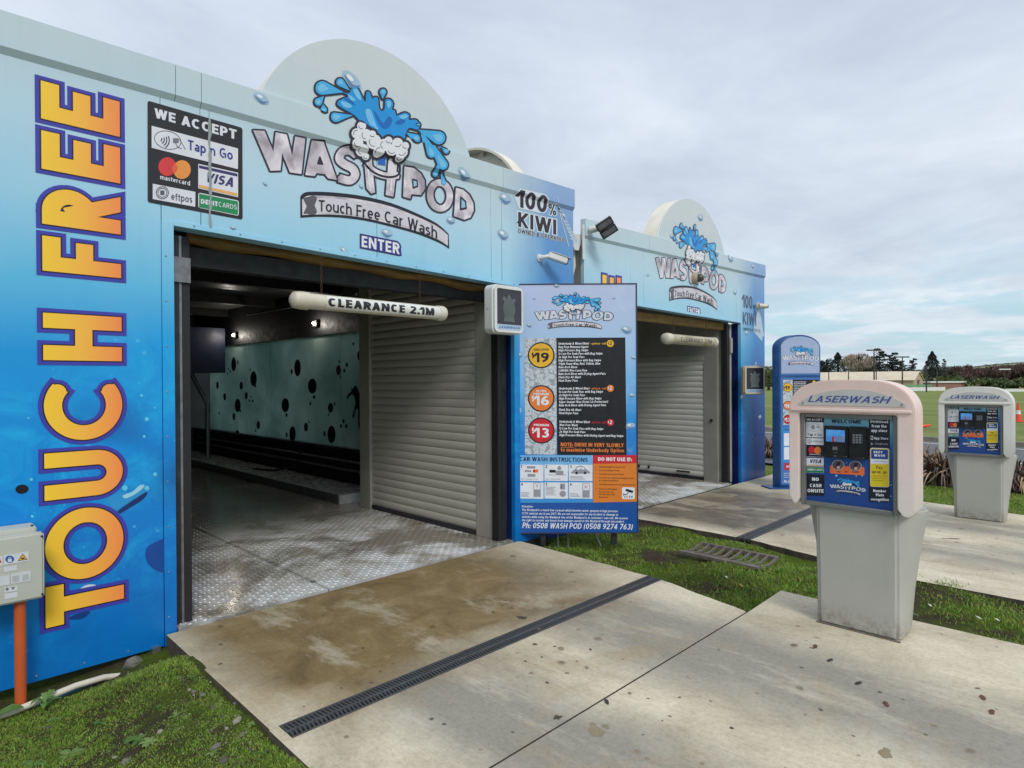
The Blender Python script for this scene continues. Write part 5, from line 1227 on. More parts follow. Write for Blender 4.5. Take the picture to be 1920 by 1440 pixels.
# loose storm grate lying in the grass
M_cast = mat('weathered_cast_iron', (138, 130, 122), (96, 88, 80), 16, .7, .35, bmp=.3, bscale=60)
c4 = [onZ(1272, 1033, -.075), onZ(1315, 1016, -.075), onZ(1450, 1042, -.075), onZ(1415, 1064, -.06)]
gx, gy = c4[0][0], c4[3][1]; GWd = c4[2][0] - c4[0][0]; GL = c4[0][1] - c4[3][1]
gr = empty('storm_grate', (gx, gy, -.105), 'weathered cast iron storm grate with curved bars lying in the grass', 'grate')
for y0, y1 in ((0, .03), (GL - .03, GL)): pass
MB().box((0, 0, 0), (.05, GL, .035)).build('frame_bar', gr, M_cast, bevel=.004, seg=1)
MB().box((GWd - .03, 0, 0), (GWd, GL, .035)).build('frame_bar', gr, M_cast, bevel=.004, seg=1)
rib = None
for k in range(10):
    y = k * (GL - .022) / 9
    if rib is None:
        b = MB(); n = 7
        vs = []
        for i in range(n):
            t = i / (n - 1); x = .05 + (GWd - .08) * t; dz = -.028 * math.sin(pi * t)
            vs += [(x, 0, .032 + dz), (x, .022, .032 + dz), (x, .022, .008 + dz), (x, 0, .008 + dz)]
        fs = [(i * 4 + j, i * 4 + (j + 1) % 4, (i + 1) * 4 + (j + 1) % 4, (i + 1) * 4 + j) for i in range(n - 1) for j in range(4)]
        rib = b.add(vs, fs).build('curved_bar', gr, M_cast); o = rib
    else: o = rib.copy(); COL.objects.link(o); o.parent = gr
    o.location = (0, y, 0)

# ------------------------------------------------------------------ clearance bars
def clearance(loc, x0, x1, r, label, m, aged=False):
    t = empty('clearance_bar', loc, label, 'clearance bar', 'clearance bars over the bay doorways')
    Lh = (x1 - x0) / 2
    MB().tube([(-Lh + .03, 0, 0), (Lh - .03, 0, 0)], r, 24).build('tube', t, m, True)
    for s in (-1, 1):
        b = MB().tube([(s * (Lh - .075), 0, 0), (s * (Lh - .02), 0, 0), (s * (Lh + (.03 if s < 0 else 0)), 0, 0), (s * (Lh + (.05 if s < 0 else .008)), 0, 0)], [r * 1.12, r * 1.12, r * 1.0, r * .5], 24)
        b.build('end_cap', t, m if not aged else M_pvc, True)
    pr = Print(lambda x, y, k: (x, k, y)); d = ink((40, 40, 46)) if not aged else ink((92, 86, 74))
    if not aged: pr.shape([[(-Lh + .20 + i * .05, -r * .9) for i in range(22)] + [(-Lh + .20 + i * .05, r * .95) for i in range(21, -1, -1)]], ink((226, 226, 220)), 0)
    pr.text('CLEARANCE 2.1M', -.44 * Lh / .64 if not aged else -.40, -.031 if not aged else -.03, .062, d, 1, w=.24 if not aged else .14, width=.94 * Lh / .64 if not aged else .86)
    lt = pr.build('lettering', t); bm = bmesh.new(); bm.from_mesh(lt.data)
    for q in range(-9, 10): bmesh.ops.bisect_plane(bm, geom=bm.verts[:] + bm.edges[:] + bm.faces[:], plane_co=(0, 0, q * .006), plane_no=(0, 0, 1), dist=1e-7)
    for v in bm.verts:
        k_ = v.co.y; a_ = v.co.z / r; rr = r + .0012 + .0006 * k_; v.co.y = -rr * cos(a_); v.co.z = rr * sin(a_)
    bm.to_mesh(lt.data); bm.free()
    for s in (-.72, .62):
        c = MB()
        for k in range(9):
            z = r + .006 + k * .030
            if loc[2] + z > 2.53: break
            c.tube([(s * Lh + .008 * cos(q) * (k % 2), .008 * cos(q) * ((k + 1) % 2), z + .016 + .018 * sin(q)) for q in [2 * pi * j / 8 for j in range(9)]], .0022, 5, False)
        c.build('chain', t, mat('rusty_chain', (92, 66, 46), (54, 42, 34), 40, .7, .5))
    return t
p0, p1 = onY(560, 555, 4.15), onY(830, 589, 4.15)
clearance(((p0[0] + p1[0]) / 2, 4.15, 2.128), p0[0] - .02, p1[0] + .0, .057, 'white tube lettered CLEARANCE 2.1M hanging in the near doorway', M_pvc)
p0, p1 = onY(1247, 634, 4.35), onY(1341, 641, 4.35)
clearance(((p0[0] + p1[0]) / 2, 4.35, 2.10), p0[0] + .03, p1[0] - .02, .068, 'grimy tube with faded lettering hanging in the farther doorway', M_pvc2, True)

# ------------------------------------------------------------------ guidance light boxes
def light_box(loc, rz, w, h, dep, label, side_m, print_band=True):
    t = empty('guidance_light_box', loc, label, 'light box', 'guidance light boxes at the doorways', rz)
    out = rrect(0, 0, w, h, .055, 5)
    MB().use(side_m).prism(out, lambda x, z: (x, .004, z), lambda x, z: (x, dep, z)).build('housing', t, bevel=.018, seg=3)
    inn = rrect(.042, .036, w - .030, h - .036, .02, 3)
    # raised rim round the dark window
    b = MB().use(side_m); n = 24
    o2 = rrect(.012, .012, w - .012, h - .012, .045, 5); i2 = rrect(.042, .036, w - .030, h - .036, .02, 5)
    vs = [(x, -.004, z) for x, z in o2] + [(x, -.004, z) for x, z in i2] + [(x, .012, z) for x, z in o2] + [(x, .012, z) for x, z in i2]; k = len(o2)
    fs = []
    for i in range(k):
        j = (i + 1) % k; fs += [(i, j, k + j, k + i), (i, 2 * k + i, 2 * k + j, j), (k + i, k + j, 3 * k + j, 3 * k + i)]
    b.add(vs, fs).build('rim', t, smooth=False)
    MB().prism(inn, lambda x, z: (x, .0015, z), lambda x, z: (x, .01, z)).build('dark_window', t, mat('smoked_window', (58, 56, 64), (44, 42, 50), 4, .2))
    pr = Print(lambda x, z, k: (x, .001 - .0008 * k, z)); cx = w / 2 + .005; cz = h / 2 + .02
    g = ink((98, 108, 108)); g2 = ink((84, 92, 94))
    pr.shape([disc((cx, cz - .01), .078, 20, .098), [(cx - .055, cz + .04), (cx, cz + .125), (cx + .055, cz + .04)], disc((cx - .062, cz + .075), .02, 10), disc((cx + .062, cz + .068), .02, 10), [(cx - .072, cz - .13), (cx + .072, cz - .13), (cx + .05, cz - .05), (cx - .05, cz - .05)]], g, 1)
    for k in range(9): pr.shape(stroke(arc(cx, cz - .01, .012 + k * .008, .014 + k * .0095, 0, 340, 14), .0016), g2, 2)
    pr.shape([rrect(.044, .038, w - .032, .085, .006)], ink((176, 202, 224)), 1)
    pr.text('LASERWASH', w / 2 + .004, .048, .024, ink((84, 112, 170)), 2, w=.2, gap=.12, width=w * .68, align='c', shear=.25)
    pr.build('printed_face', t)
    MB().box((w * .35, dep, h * .25), (w + .06, dep + .03, h * .35)).build('wall_bracket', t, M_track); MB().box((w * .35, dep, h * .65), (w + .06, dep + .03, h * .75)).build('wall_bracket', t, M_track)
    MB().sphere((-.001, dep * .55, h * .5), .005, 6, 4).build('side_screw', t, M_dark)
    return t
light_box((3.845, 4.06, 1.985), 0, .39, .445, .135, 'clean white guidance light box on the near doorway post', mat('white_box_enamel', (228, 230, 228), (206, 207, 204), 3, .35))
p = onD(1395, 739, 9.75)
light_box((p[0], p[1], p[2] - .01), -radians(38), .355, .455, .12, 'yellowed guidance light box on the farther dark blue pillar', mat('yellowed_box_enamel', (204, 198, 178), (176, 166, 140), 3, .4))

# ------------------------------------------------------------------ cameras and floodlight on the walls
def bullet(loc, label, s=1.0, aim=None):
    t = empty('security_camera', loc, label, 'security camera')
    w = M_white
    MB().tube([(0, 0, 0), (0, -.012 * s, 0)], .036 * s, 16).build('wall_plate', t, w, True)
    MB().tube([(0, -.01 * s, 0), (.01 * s, -.06 * s, .004), (.04 * s, -.085 * s, .012 * s)], [.026 * s, .018 * s, .018 * s], 12).build('arm', t, w, True)
    d = Vector(aim or (.82, -.5, -.26)).normalized(); q = d.to_track_quat('X', 'Z').to_matrix().to_4x4(); Mx = Matrix.Translation((.05 * s, -.09 * s, .015 * s)) @ q
    MB().use(w).box((-.02 * s, -.032 * s, -.03 * s), (.165 * s, .032 * s, .03 * s), Mx).build('body', t, bevel=.008 * s)
    MB().use(w).box((-.01 * s, -.036 * s, .032 * s), (.195 * s, .036 * s, .036 * s), Mx).build('sun_shade', t, bevel=.001, seg=1)
    MB().use(M_blackpl).box((.1655 * s, -.029 * s, -.027 * s), (.172 * s, .029 * s, .027 * s), Mx).build('front_glass', t)
    return t
p = onY(1011, 484, FY); bullet((p[0], FY - .001, p[2]), 'white bullet camera on the near bay, under the slogan lettering', 1.1, (.8, -.5, -.28))
p = onY(1423, 574, 4.47); t = empty('security_camera', (p[0], 4.47, p[2]), 'small beige cone-shaped camera at the right end of the farther bay', 'security camera')
MB().tube([(-.05, 0, 0), (-.05, -.02, 0)], .06, 14).build('wall_plate', t, M_pvc, True); MB().tube([(-.05, -.02, 0), (.02, -.10, -.01), (.035, -.14, -.012)], [.045, .04, .028], 14).build('body', t, M_pvc, True)
MB().tube([(.035, -.1405, -.012), (.037, -.146, -.012)], .03, 12).build('front_glass', t, M_blackpl, True)
p = onY(1301, 522, 4.47); t = empty('security_camera', (p[0], 4.47, p[2]), 'beige dome camera hiding part of the farther bay lettering', 'security camera')
MB().tube([(0, 0, 0), (0, -.03, 0), (.01, -.06, 0)], [.085, .08, .07], 16).build('housing', t, M_pvc2, True)
MB().sphere((.02, -.085, .0), .06, 14, 10).build('dome', t, mat('smoked_dome', (92, 84, 76), (60, 54, 48), 6, .2), smooth=True)
p = onY(1112, 428, 4.40)
fl = empty('floodlight', (p[0], 4.32, p[2]), 'dark twin-fin floodlight at the top left corner of the farther bay', 'floodlight')
fn_ = Vector((-.60, -.66, -.45)).normalized(); fa = Vector(tuple(R0)) * .80 + Vector((0, 0, .60)); fa = (fa - fn_ * fa.dot(fn_)).normalized(); fb = fn_.cross(fa)
Mf = Matrix.Translation((-.02, -.12, -.04)) @ Matrix.Scale(.82, 4) @ Matrix(((fa.x, fb.x, fn_.x, 0), (fa.y, fb.y, fn_.y, 0), (fa.z, fb.z, fn_.z, 0), (0, 0, 0, 1)))
Mb = mat('bronze_cast_housing', (84, 78, 76), (54, 50, 50), 10, .5, .5)
for s in (-1, 1):
    MB().use(Mb).box((-.11, s * .062 - .055, -.03), (.13, s * .062 + .055, .02 + .008 * s), Mf).build('housing', fl, bevel=.005)
    MB().use(mat('floodlight_lens', (120, 122, 128), (88, 90, 96), 8, .25)).box((-.09, s * .062 - .030, .021 + .008 * s), (.11, s * .062 + .040, .024 + .008 * s), Mf).build('lens', fl)
b = MB().use(Mb)
for k in range(6): b.box((-.10 + k * .042, -.118, -.055), (-.096 + k * .042, .118, -.031), Mf)
b.build('cooling_fins', fl)
MB().use(M_white).tube([(-.02, .10, -.02), (.0, .0, -.01), (.05, -.05, .0)], .04, 10).build('mount', fl, smooth=True)

# ------------------------------------------------------------------ electrical box on the orange conduit
mb = empty('electrical_box', (0, 0, 0), 'pale grey electrical cabinet with warning stickers, cut off by the left edge', 'electrical box')
MG = mat('pale_grey_cabinet', (192, 194, 184), (176, 178, 166), 3, .45)
MB().box((-.1, 4.10, .44), (.556, 4.245, .80)).build('back_case', mb, MG, bevel=.006)
MB().box((-.1, 4.045, .432), (.58, 4.096, .775)).build('lid', mb, MG, bevel=.01, seg=3)
MB().use(M_dark).box((.535, 4.12, .801), (.545, 4.135, .806)).tube([(.57, 4.0435, .755), (.57, 4.047, .755)], .006, 8).tube([(.57, 4.0435, .452), (.57, 4.047, .452)], .006, 8).build('screws', mb)
pb = Print(traced(0, 960, 5.54, lambda u, v, k: (lambda p: (p[0], 4.0435 - .0006 * k, p[2]))(onY(u, v, 4.045))))
WHT = ink((212, 216, 220)); q = lambda x0, y0, x1, y1, s=.17: [(x0, y0), (x1, y0 - (x1 - x0) * s), (x1, y1 - (x1 - x0) * s), (x0, y1)]
pb.shape([q(38, 450, 298, 550), q(38, 575, 178, 628), q(112, 642, 316, 748), q(-60, 680, 102, 780), q(46, 785, 180, 838), q(46, 850, 182, 906), q(-80, 475, 30, 575)], WHT, 1)
pb.shape([disc((100, 489), 46, 20, 38)], ink((48, 92, 170)), 2); pb.shape([rrect(80, 485, 122, 518, 6)], WHT, 3); pb.shape(stroke(arc(101, 485, 14, 16, 180, 360, 6), 5), WHT, 3)
pb.shape([[(182, 508), (235, 430), (286, 494)]], ink((60, 54, 44)), 2); pb.shape([[(192, 500), (235, 440), (276, 490)]], ink((226, 176, 60)), 3); pb.shape([rrect(216, 474, 254, 488, 3)], ink((60, 54, 44)), 4)
pb.shape([[(-40, 530), (-10, 468), (18, 526)]], ink((200, 66, 50)), 2)
for i in range(6): pb.shape([seg((126, 672 + i * 11), (200, 660 + i * 11), 3), seg((232, 655 + i * 11), (300, 644 + i * 11), 3)], ink((120, 126, 136)), 2)
pb.shape([disc((74, 800), 17, 10), [(110, 782), (160, 775), (136, 808)]], ink((120, 120, 128)), 2)
pb.build('stickers', mb)
od2 = MB().tube([(.484, 4.11, -.2), (.484, 4.11, .45)], .0255, 20).build('conduit_post', None, mat('orange_conduit', (206, 96, 44), (176, 78, 38), 3, .5), smooth=True)
tag(od2, 'orange plastic conduit rising from the soil to the grey cabinet', 'conduit')
wp = MB().tube([(-.6, 3.99, -.10), (.10, 4.02, -.118), (.45, 4.05, -.118), (.72, 4.10, -.10), (.86, 4.14, -.115), (1.0, 4.18, -.16)], .017, 12).build('white_pipe', None, M_pvc, smooth=True); tag(wp, 'white plastic pipe along the foot of the blue wall', 'pipe')
bh = MB().tube([(-.5, 4.0, -.14), (.3, 4.06, -.14), (.6, 4.12, -.15), (.9, 4.18, -.14), (1.05, 4.22, -.11)], .008, 8).build('blue_hose', None, mat('blue_hose', (40, 110, 150), (24, 76, 110), 6, .5), smooth=True); tag(bh, 'thin blue hose in the shade under the wall panel', 'hose')
ft = MB().box((1.13, 4.22, -.3), (1.175, 4.29, -.06)).build('wall_foot', bay1, M_galv)

# ------------------------------------------------------------------ price board beside the near doorway
BD = 6.1
BO = onD(966, 1001, BD); BX = Vector(tuple(R0)); BN = Vector(tuple(-F0))
board = empty('price_board', (BO[0], BO[1], -.13), 'tall printed price board on the grass between the two bays', 'sign')
def board_pt(px, pz, k): # local metres on the board face
    p = Vector((0, 0, BO[2] + .13)) + BX * px + Vector((0, 0, pz)) + BN * (.0015 + .001 * k); return tuple(p)
BW, BH = 1.205, 2.445
def board_mat(name='board_print', hz=2.45):
    m, t, b = mnew(name); oc = ocoord(t); s = t.nodes.new('ShaderNodeSeparateXYZ'); t.links.new(oc, s.inputs[0])
    z = mth('ADD', s.outputs[2], mth('MULTIPLY', mth('SUBTRACT', nz(t, oc, 2.2, 3, .5, .5), .5, tree=t), .5, tree=t), tree=t)
    f = mth('DIVIDE', z, hz + .2, True, tree=t)
    c = ramp(t, f, [(.0, (rgb(20, 62, 140))), (.25, rgb(24, 80, 164)), (.34, rgb(20, 112, 200)), (.5, rgb(46, 146, 220)), (.62, rgb(120, 184, 232)), (.78, rgb(168, 200, 234)), (1, rgb(186, 196, 226))])
    sp = ramp(t, nz(t, ocoord(t, (1, 1, .6)), 3.0, 8, .65, 1), [(.52, (0,) * 3), (.7, (.55,) * 3)])
    c = mixc(t, sp, c, rgb(190, 216, 240))
    t.links.new(c, b.inputs['Base Color']); b.inputs['Roughness'].default_value = .32; return m
bm_ = MB().use(board_mat())
def bbox(x0, x1, z0, z1, d0, d1, b=None):
    b = b or MB()
    P = lambda x, z, d: tuple(Vector((0, 0, BO[2] + .13)) + BX * x + Vector((0, 0, z)) - BN * d)
    return b.add([P(x0, z0, d0), P(x1, z0, d0), P(x1, z0, d1), P(x0, z0, d1), P(x0, z1, d0), P(x1, z1, d0), P(x1, z1, d1), P(x0, z1, d1)], [(0, 3, 2, 1), (4, 5, 6, 7), (0, 1, 5, 4), (1, 2, 6, 5), (2, 3, 7, 6), (3, 0, 4, 7)])
bbox(.012, BW - .014, .012, BH - .012, 0, .02, bm_).build('panel', board)
for x0, x1, z0, z1 in ((0, .0115, 0, BH), (BW - .0135, BW, 0, BH), (.012, BW - .014, 0, .0115), (.012, BW - .014, BH - .0115, BH)):
    bbox(x0, x1, z0, z1, -.004, .03).build('edge_trim', board, mat('dark_board_edge', (58, 60, 84), (40, 40, 60), 6, .4))
for x in (.25, .95): bbox(x, x + .05, -.12, 1.9, .032, .08).build('post', board, M_track)
for x, dx in ((.52, .0), (.78, .12), (.42, -.0)):
    P0 = Vector((0, 0, BO[2] + .13)) + BX * x - BN * .06
    MB().tube([tuple(P0), tuple(P0 + BX * dx * .6 + Vector((0, 0, -.15)))], .009, 6).build('stay', board, M_galv)
BS = 192.0 * 2.88                      # enlarged-view pixels per metre of board
bf = lambda x, y, k: board_pt((x - 190 - (y - 28) * .0037) / 655 * BW, (1385 - y - (x - 190) * .021 * (1 if y > 700 else .0)) / 1355 * BH, k)
pr = Print(bf)
W_ = ink((232, 236, 242)); BKB = ink((24, 24, 32)); YE = ink((240, 186, 48)); ORA = ink((236, 130, 56)); RED = ink((206, 34, 48)); BLUE = ink((22, 84, 164)); LB = ink((60, 150, 220)); LB2 = ink((120, 186, 238)); OR2 = ink((226, 130, 44)); GY = ink((152, 154, 162)); NAVY = ink((28, 44, 90))
T = lambda s, x, y, h, m, k=3, wd=None, w=.2, sh=0, al='l', gp=None, o=0: pr.text(s, x, y, h, m, k, w=w, width=wd, up=-1, shear=sh, align=al, gap=gp, o=o)
def drops_mat():
    m, t, b = mnew('ink_grey_water_beads'); oc = ocoord(t); v = t.nodes.new('ShaderNodeTexVoronoi'); v.inputs['Scale'].default_value = 26; t.links.new(oc, v.inputs['Vector'])
    f = mth('ADD', v.outputs['Distance'], mth('MULTIPLY', nz(t, oc, 30, 4), .5, tree=t), tree=t)
    t.links.new(ramp(t, f, [(.28, rgb(206, 214, 220)), (.40, rgb(120, 130, 142)), (.46, rgb(186, 196, 204)), (.7, rgb(206, 212, 218)), (.95, rgb(150, 160, 170))]), b.inputs['Base Color']); b.inputs['Roughness'].default_value = .35; return m
BEADS = drops_mat()
pr.shape([[(248, 324), (416, 324), (416, 952), (248, 952)]], BEADS, 1)
pr.shape([[(416, 324), (782, 324), (788, 952), (420, 952)]], BKB, 1)
for y, c, tl, pc, tm in ((417, YE, ['EXECUTIVE'], '19', BKB), (650, ORA, ['ULTRA', 'PREMIUM'], '16', W_), (822, RED, ['PREMIUM'], '13', W_)):
    pr.shape([disc((335, y), 71, 36)], BKB, 2); pr.shape([disc((335, y), 64, 36)], c, 3)
    for i, s in enumerate(tl): T(s, 335, y - (24 if len(tl) == 1 else 33 - 16 * i), 12, tm, 4, wd=80 if s != 'ULTRA' else 52, w=.2, al='c')
    T('$', 284, y + 14, 27, tm, 4, w=.17); T(pc, 302, y + 38, 52, tm, 4, wd=74, w=.19)
lists = [(352, ["Underbody & Wheel Blast", "Bug Prep Removal Agent", "High Pressure Bug Swipe", "1x Low Pre Soak Pass with Bug Swipe", "2x High Pre Soak Pass", "High Pressure Rinse with Bug Swipe", "Triple Foam Wax, Red, Yellow, Blue", "Rain Arch Rinse", "CARUBA Wax Lava Flow", "Rain Arch Rinse with Drying Agent Pass", "Flash Dry Air Blast", "Final Dryer Pass"], YE),
         (595, ["Underbody & Wheel Blast", "1x Low Pre Soak Pass with Bug Swipe", "2x High Pre Soak Pass", "High Pressure Rinse with Bug Swipe", "Super Sealant Wax (Total Car Protectant)", "Rain Arch Rinse with Drying Agent Pass", "Flash Dry Air Blast", "Final Dryer Pass"], ORA),
         (769, ["Underbody & Wheel Blast", "Wax Free Wash", "1x Low Pre Soak Pass with Bug Swipe", "2x High Pre Soak Pass", "High Pressure Rinse with Drying Agent and Bug Swipe"], RED)]
wds = {0: [162, 158, 158, 234, 138, 226, 222, 100, 152, 250, 118, 102], 1: [162, 234, 138, 226, 260, 250, 118, 102], 2: [162, 98, 234, 138, 340]}
for i, (y0, ls, c) in enumerate(lists):
    for j, s in enumerate(ls): T(s, 426 + i * 2, y0 + 9 + j * 18.2, 12.5, W_, 3, wd=wds[i][j], w=.19, sh=.2)
    T('- optional - add', 594, y0 + 9, 11, c, 3, wd=84, w=.16, sh=.2)
    pr.shape([disc((702, y0 + 4), 19, 20)], c, 3); T('$', 689, y0 + 8, 12, BKB if i == 0 else W_, 4, w=.18); T('2', 698, y0 + 13, 21, BKB if i == 0 else W_, 4, w=.18)
T('NOTE: DRIVE IN VERY SLOWLY', 438, 906, 21, ORA, 3, wd=334, w=.2); pr.shape([seg((438, 912), (508, 911), 2)], ORA, 3)
T('to maximise Underbody Option', 438, 934, 20, ORA, 3, wd=336, w=.19)
pr.shape([[(198, 958), (608, 952), (609, 1208), (202, 1216)]], LB, 1.5); pr.shape([[(198, 958), (608, 952), (608, 1040), (199, 1040)]], LB2, 2)
pr.shape([[(608, 952), (842, 947), (843, 992), (609, 998)]], RED, 2); pr.shape([[(609, 998), (843, 992), (846, 1200), (610, 1208)]], OR2, 2)
pr.shape([[(202, 1216), (846, 1202), (854, 1366), (205, 1382)]], BLUE, 1.2)
T('CAR WASH INSTRUCTIONS', 219, 989, 23, NAVY, 3, wd=362, w=.19); T('DO NOT USE IF:', 636, 982, 20, W_, 3, wd=180, w=.24)
for i in range(3):
    for j in range(2):
        x0 = 221 + i * 130; y0 = (1008 if j == 0 else 1104) - i * 2
        pr.shape([rrect(x0, y0, x0 + 125, y0 + 88, 3)], W_, 2.5); T(str(i + 1 + 3 * j), x0 + 6, y0 + 18, 15, NAVY, 4, w=.2)
T('SELECT PAYMENT OPTION', 227, 1089, 5.5, GY, 4, wd=88, w=.16); T('VISA', 247, 1048, 11, NAVY, 4, wd=33, w=.2)
pr.shape([disc((298, 1042), 9, 12)], RED, 4); pr.shape([disc((310, 1041), 9, 12)], ORA, 5)
pr.shape([rrect(258, 1016, 303, 1028, 2), rrect(262, 1058, 303, 1073, 2)], GY, 4)
T('SELECT WASH OPTION', 357, 1087, 5.5, GY, 4, wd=76, w=.16); pr.shape([disc((430, 1024), 11, 14), rrect(412, 1038, 452, 1060, 6), seg((373, 1062), (468, 1060), 3)], GY, 4); pr.shape([rrect(378, 1034, 411, 1049, 1)], BKB, 4.5); pr.shape([seg((395, 1049), (395, 1062), 5)], W_, 5)
pr.shape([smooth([(498, 1052), (498, 1040), (512, 1031), (524, 1014), (545, 1009), (562, 1016), (574, 1030), (588, 1038), (588, 1050)], 3)], GY, 4); pr.shape([smooth([(520, 1030), (529, 1018), (542, 1014), (543, 1029)], 2), smooth([(548, 1029), (547, 1014), (558, 1019), (566, 1029)], 2)], W_, 5); pr.shape([disc((522, 1049), 7, 12), disc((567, 1048), 7, 12)], BKB, 5)
for k, (x, n, wd, y) in enumerate(((487, 3, 80, 1068), (227, 4, 46, 1160), (357, 7, 54, 1128), (486, 3, 54, 1162))):
    for i in range(n): pr.shape([seg((x, y + i * 7), (x + wd * (.8 + .2 * ((i * 7 + k) % 3) / 2), y + i * 7), 2.6)], GY, 4)
for x, c in ((293, None), (553, RED)):
    pr.shape([rrect(x, 1105, x + 38, 1182, 1)], GY, 4); pr.shape([rrect(x + 3, 1108, x + 35, 1142, 1)], W_, 5)
pr.shape([seg((312, 1116), (312, 1136), 2), [(306, 1122), (318, 1122), (312, 1114)]], GY, 6); pr.shape([seg((562, 1114), (580, 1132), 2.5), seg((580, 1114), (562, 1132), 2.5)], RED, 6)
pr.shape([rrect(434, 1108, 460, 1140, 1), disc((448, 1163), 17, 18)], GY, 4); pr.shape([rrect(441, 1116, 444, 1134, 1)], BKB, 5)
IFS = [("Vehicle height exceeds 2.1m", 138), ("You are towing a trailer", 112), ("You have loose body Panels", 132), ("You have pre-existing damaged, loose", 184), ("or cracked paintwork", 104), ("You have unsecured external accessories", 192), ("You have aftermarket", 98), ("Accessories e.g.", 78), ("Ute lids, Bars and", 84), ("Roofracks", 48)]
DKO = ink((104, 58, 22)); ys = [1018, 1037, 1057, 1077, 1092, 1113, 1138, 1153, 1167, 1182]
for (s, wd), y in zip(IFS, ys): T(s, 641, y, 8.6, DKO, 3, wd=wd, w=.17)
pr.shape([disc((624, y - 4), 2.4, 6) for y in (1018, 1037, 1057, 1077, 1113, 1138)], DKO, 3)
pr.shape([rrect(763, 1123, 831, 1187, 8)], W_, 3); T('CCTV', 774, 1182, 13, BKB, 4, wd=46, w=.16)
pr.shape([[(786, 1130), (824, 1142), (818, 1154), (780, 1142)], seg((797, 1150), (788, 1162), 4), seg((788, 1162), (772, 1163), 4), seg((772, 1156), (772, 1168), 4)], BKB, 4)
T('Attention:', 229, 1240, 12, W_, 3, wd=60, w=.17, sh=.2)
for (s, wd), y in zip((("The Washpod is a touch free carwash which involves water sprayed at high pressure.", 512), ("CCTV cameras are in use 24/7. We are not responsible for any incident or damage to", 512), ("vehicles while using the Washpod. Use of the Washpod is at customers' own risk. We reserve", 562), ("the right to recover any losses from damage caused to the Washpod through misconduct.", 544)), (1259, 1278, 1297, 1315)):
    T(s, 230, y, 12.5, W_, 3, wd=wd, w=.17, sh=.2)
T('Ph: 0508 WASH POD (0508 9274 763)', 232, 1352, 30, W_, 3, wd=584, w=.17, sh=.2)
pr.build('printed_prices', board)
# the logo fitted into a frontal box
def logo_fit(pr_fn, cx, y0, wd, squash=1.0):
    """artwork tracing straightened: remove the wall's perspective, centre on cx with width wd"""
    sx = wd / 2.03
    def f(x, y, k):
        p = onY(440 + x / 3.2727, 60 + y / 3.2727, FY); X = p[0] - 2.78; Z = p[2] - 3.02
        return pr_fn(cx + X * sx, y0 + Z * sx * squash, k)
    return f
pr = Print(logo_fit(board_pt, .585, 2.088, .775, .80)); logo(pr, True, INK_D, ink((214, 218, 230))); pr.build('printed_logo', board)
print_drops(board_pt, [(.42, 2.425, .03, 0), (1.10, 1.99, .06, -.3), (1.17, 1.72, .03, -.2), (1.15, 1.35, .03, 0), (1.13, 1.05, .05, .2), (.06, 1.75, .04, .8), (.04, 1.2, .04, 1), (.2, 2.3, .012, 0), (.98, 2.30, .015, 0), (.15, 2.04, .03, -.4)], board)

# ------------------------------------------------------------------ round-topped price pylon by the farther bay
PO = onD(1462, 915, 9.4); pyl = empty('price_pylon', (PO[0], PO[1], Z2), 'blue round-topped price pylon standing right of the farther bay', 'sign')
PW_, PH_ = .625, 2.06; pyl.scale = (1, 1, 1.045)
PN = Vector(tuple(-F0)); 
def pp(x, z, d): return tuple(BX * x + Vector((0, 0, z)) - PN * d)
def pylon_pt(x, z, k): return tuple(BX * x + Vector((0, 0, z)) + PN * (.001 + .001 * k))
outl = [(0, .02), (PW_, .02), (PW_, 2.03)] + [(PW_ / 2 + PW_ / 2 * cos(t), 2.03 + .19 * sin(t)) for t in [pi * k / 14 for k in range(1, 14)]] + [(0, 2.03)]
M_pyl = mat('pylon_blue_side', (44, 92, 150), (30, 68, 122), 2.5, .4)
MB().use(M_pyl).prism(outl, lambda x, z: pp(x, z, .0), lambda x, z: pp(x - .07, z, .10)).build('body', pyl, bevel=.006, seg=1)
MB().use(M_pyl).add([pp(x, z, d) for z in (0, .02) for x, d in ((-.16, -.06), (PW_ + .02, -.06), (PW_ - .02, .2), (-.20, .2))], [(0, 3, 2, 1), (4, 5, 6, 7), (0, 1, 5, 4), (1, 2, 6, 5), (2, 3, 7, 6), (3, 0, 4, 7)]).build('base_plate', pyl)
pr = Print(pylon_pt); sx = PW_ / .625
head = [(.03, 1.66), (PW_ - .02, 1.66), (PW_ - .02, 2.03)] + [(PW_ / 2 + (PW_ / 2 - .02) * cos(t), 2.03 + .165 * sin(t)) for t in [pi * k / 14 for k in range(1, 14)]] + [(.03, 2.03)]
pr.shape([head], ink((166, 184, 216)), 1); pr.shape([rrect(.02, 1.635, PW_ - .015, 1.655, .004), rrect(.02, .06, PW_ - .01, 1.60, .01)], ink((70, 120, 190)), 1)
pr.shape([rrect(.055, .92, .20, 1.57, .003)], BEADS, 2); pr.shape([rrect(.20, .92, PW_ - .03, 1.57, .003)], BKB, 2)
for z, c, tx in ((1.46, YE, '19'), (1.20, ORA, '16'), (1.0, RED, '13')):
    pr.shape([disc((.125, z), .068, 20)], BKB, 3); pr.shape([disc((.125, z), .062, 20)], c, 4); pr.text('$', .072, z - .02, .035, BKB if c is YE else W_, 5, w=.2); pr.text(tx, .096, z - .035, .058, BKB if c is YE else W_, 5, w=.22)
for j in range(25):
    if j in (12, 21): continue
    i = 0 if j < 12 else 1 if j < 21 else 2; ls = lists[i][1]; s = ls[(j, j - 13, j - 22)[i] % len(ls)]
    pr.text(s, .215, 1.532 - j * .0238, .0145, W_, 3, w=.2, width=min(.34, .0082 * len(s)), shear=.2)
pr.shape([disc((.52, 1.535), .024, 14)], YE, 3)
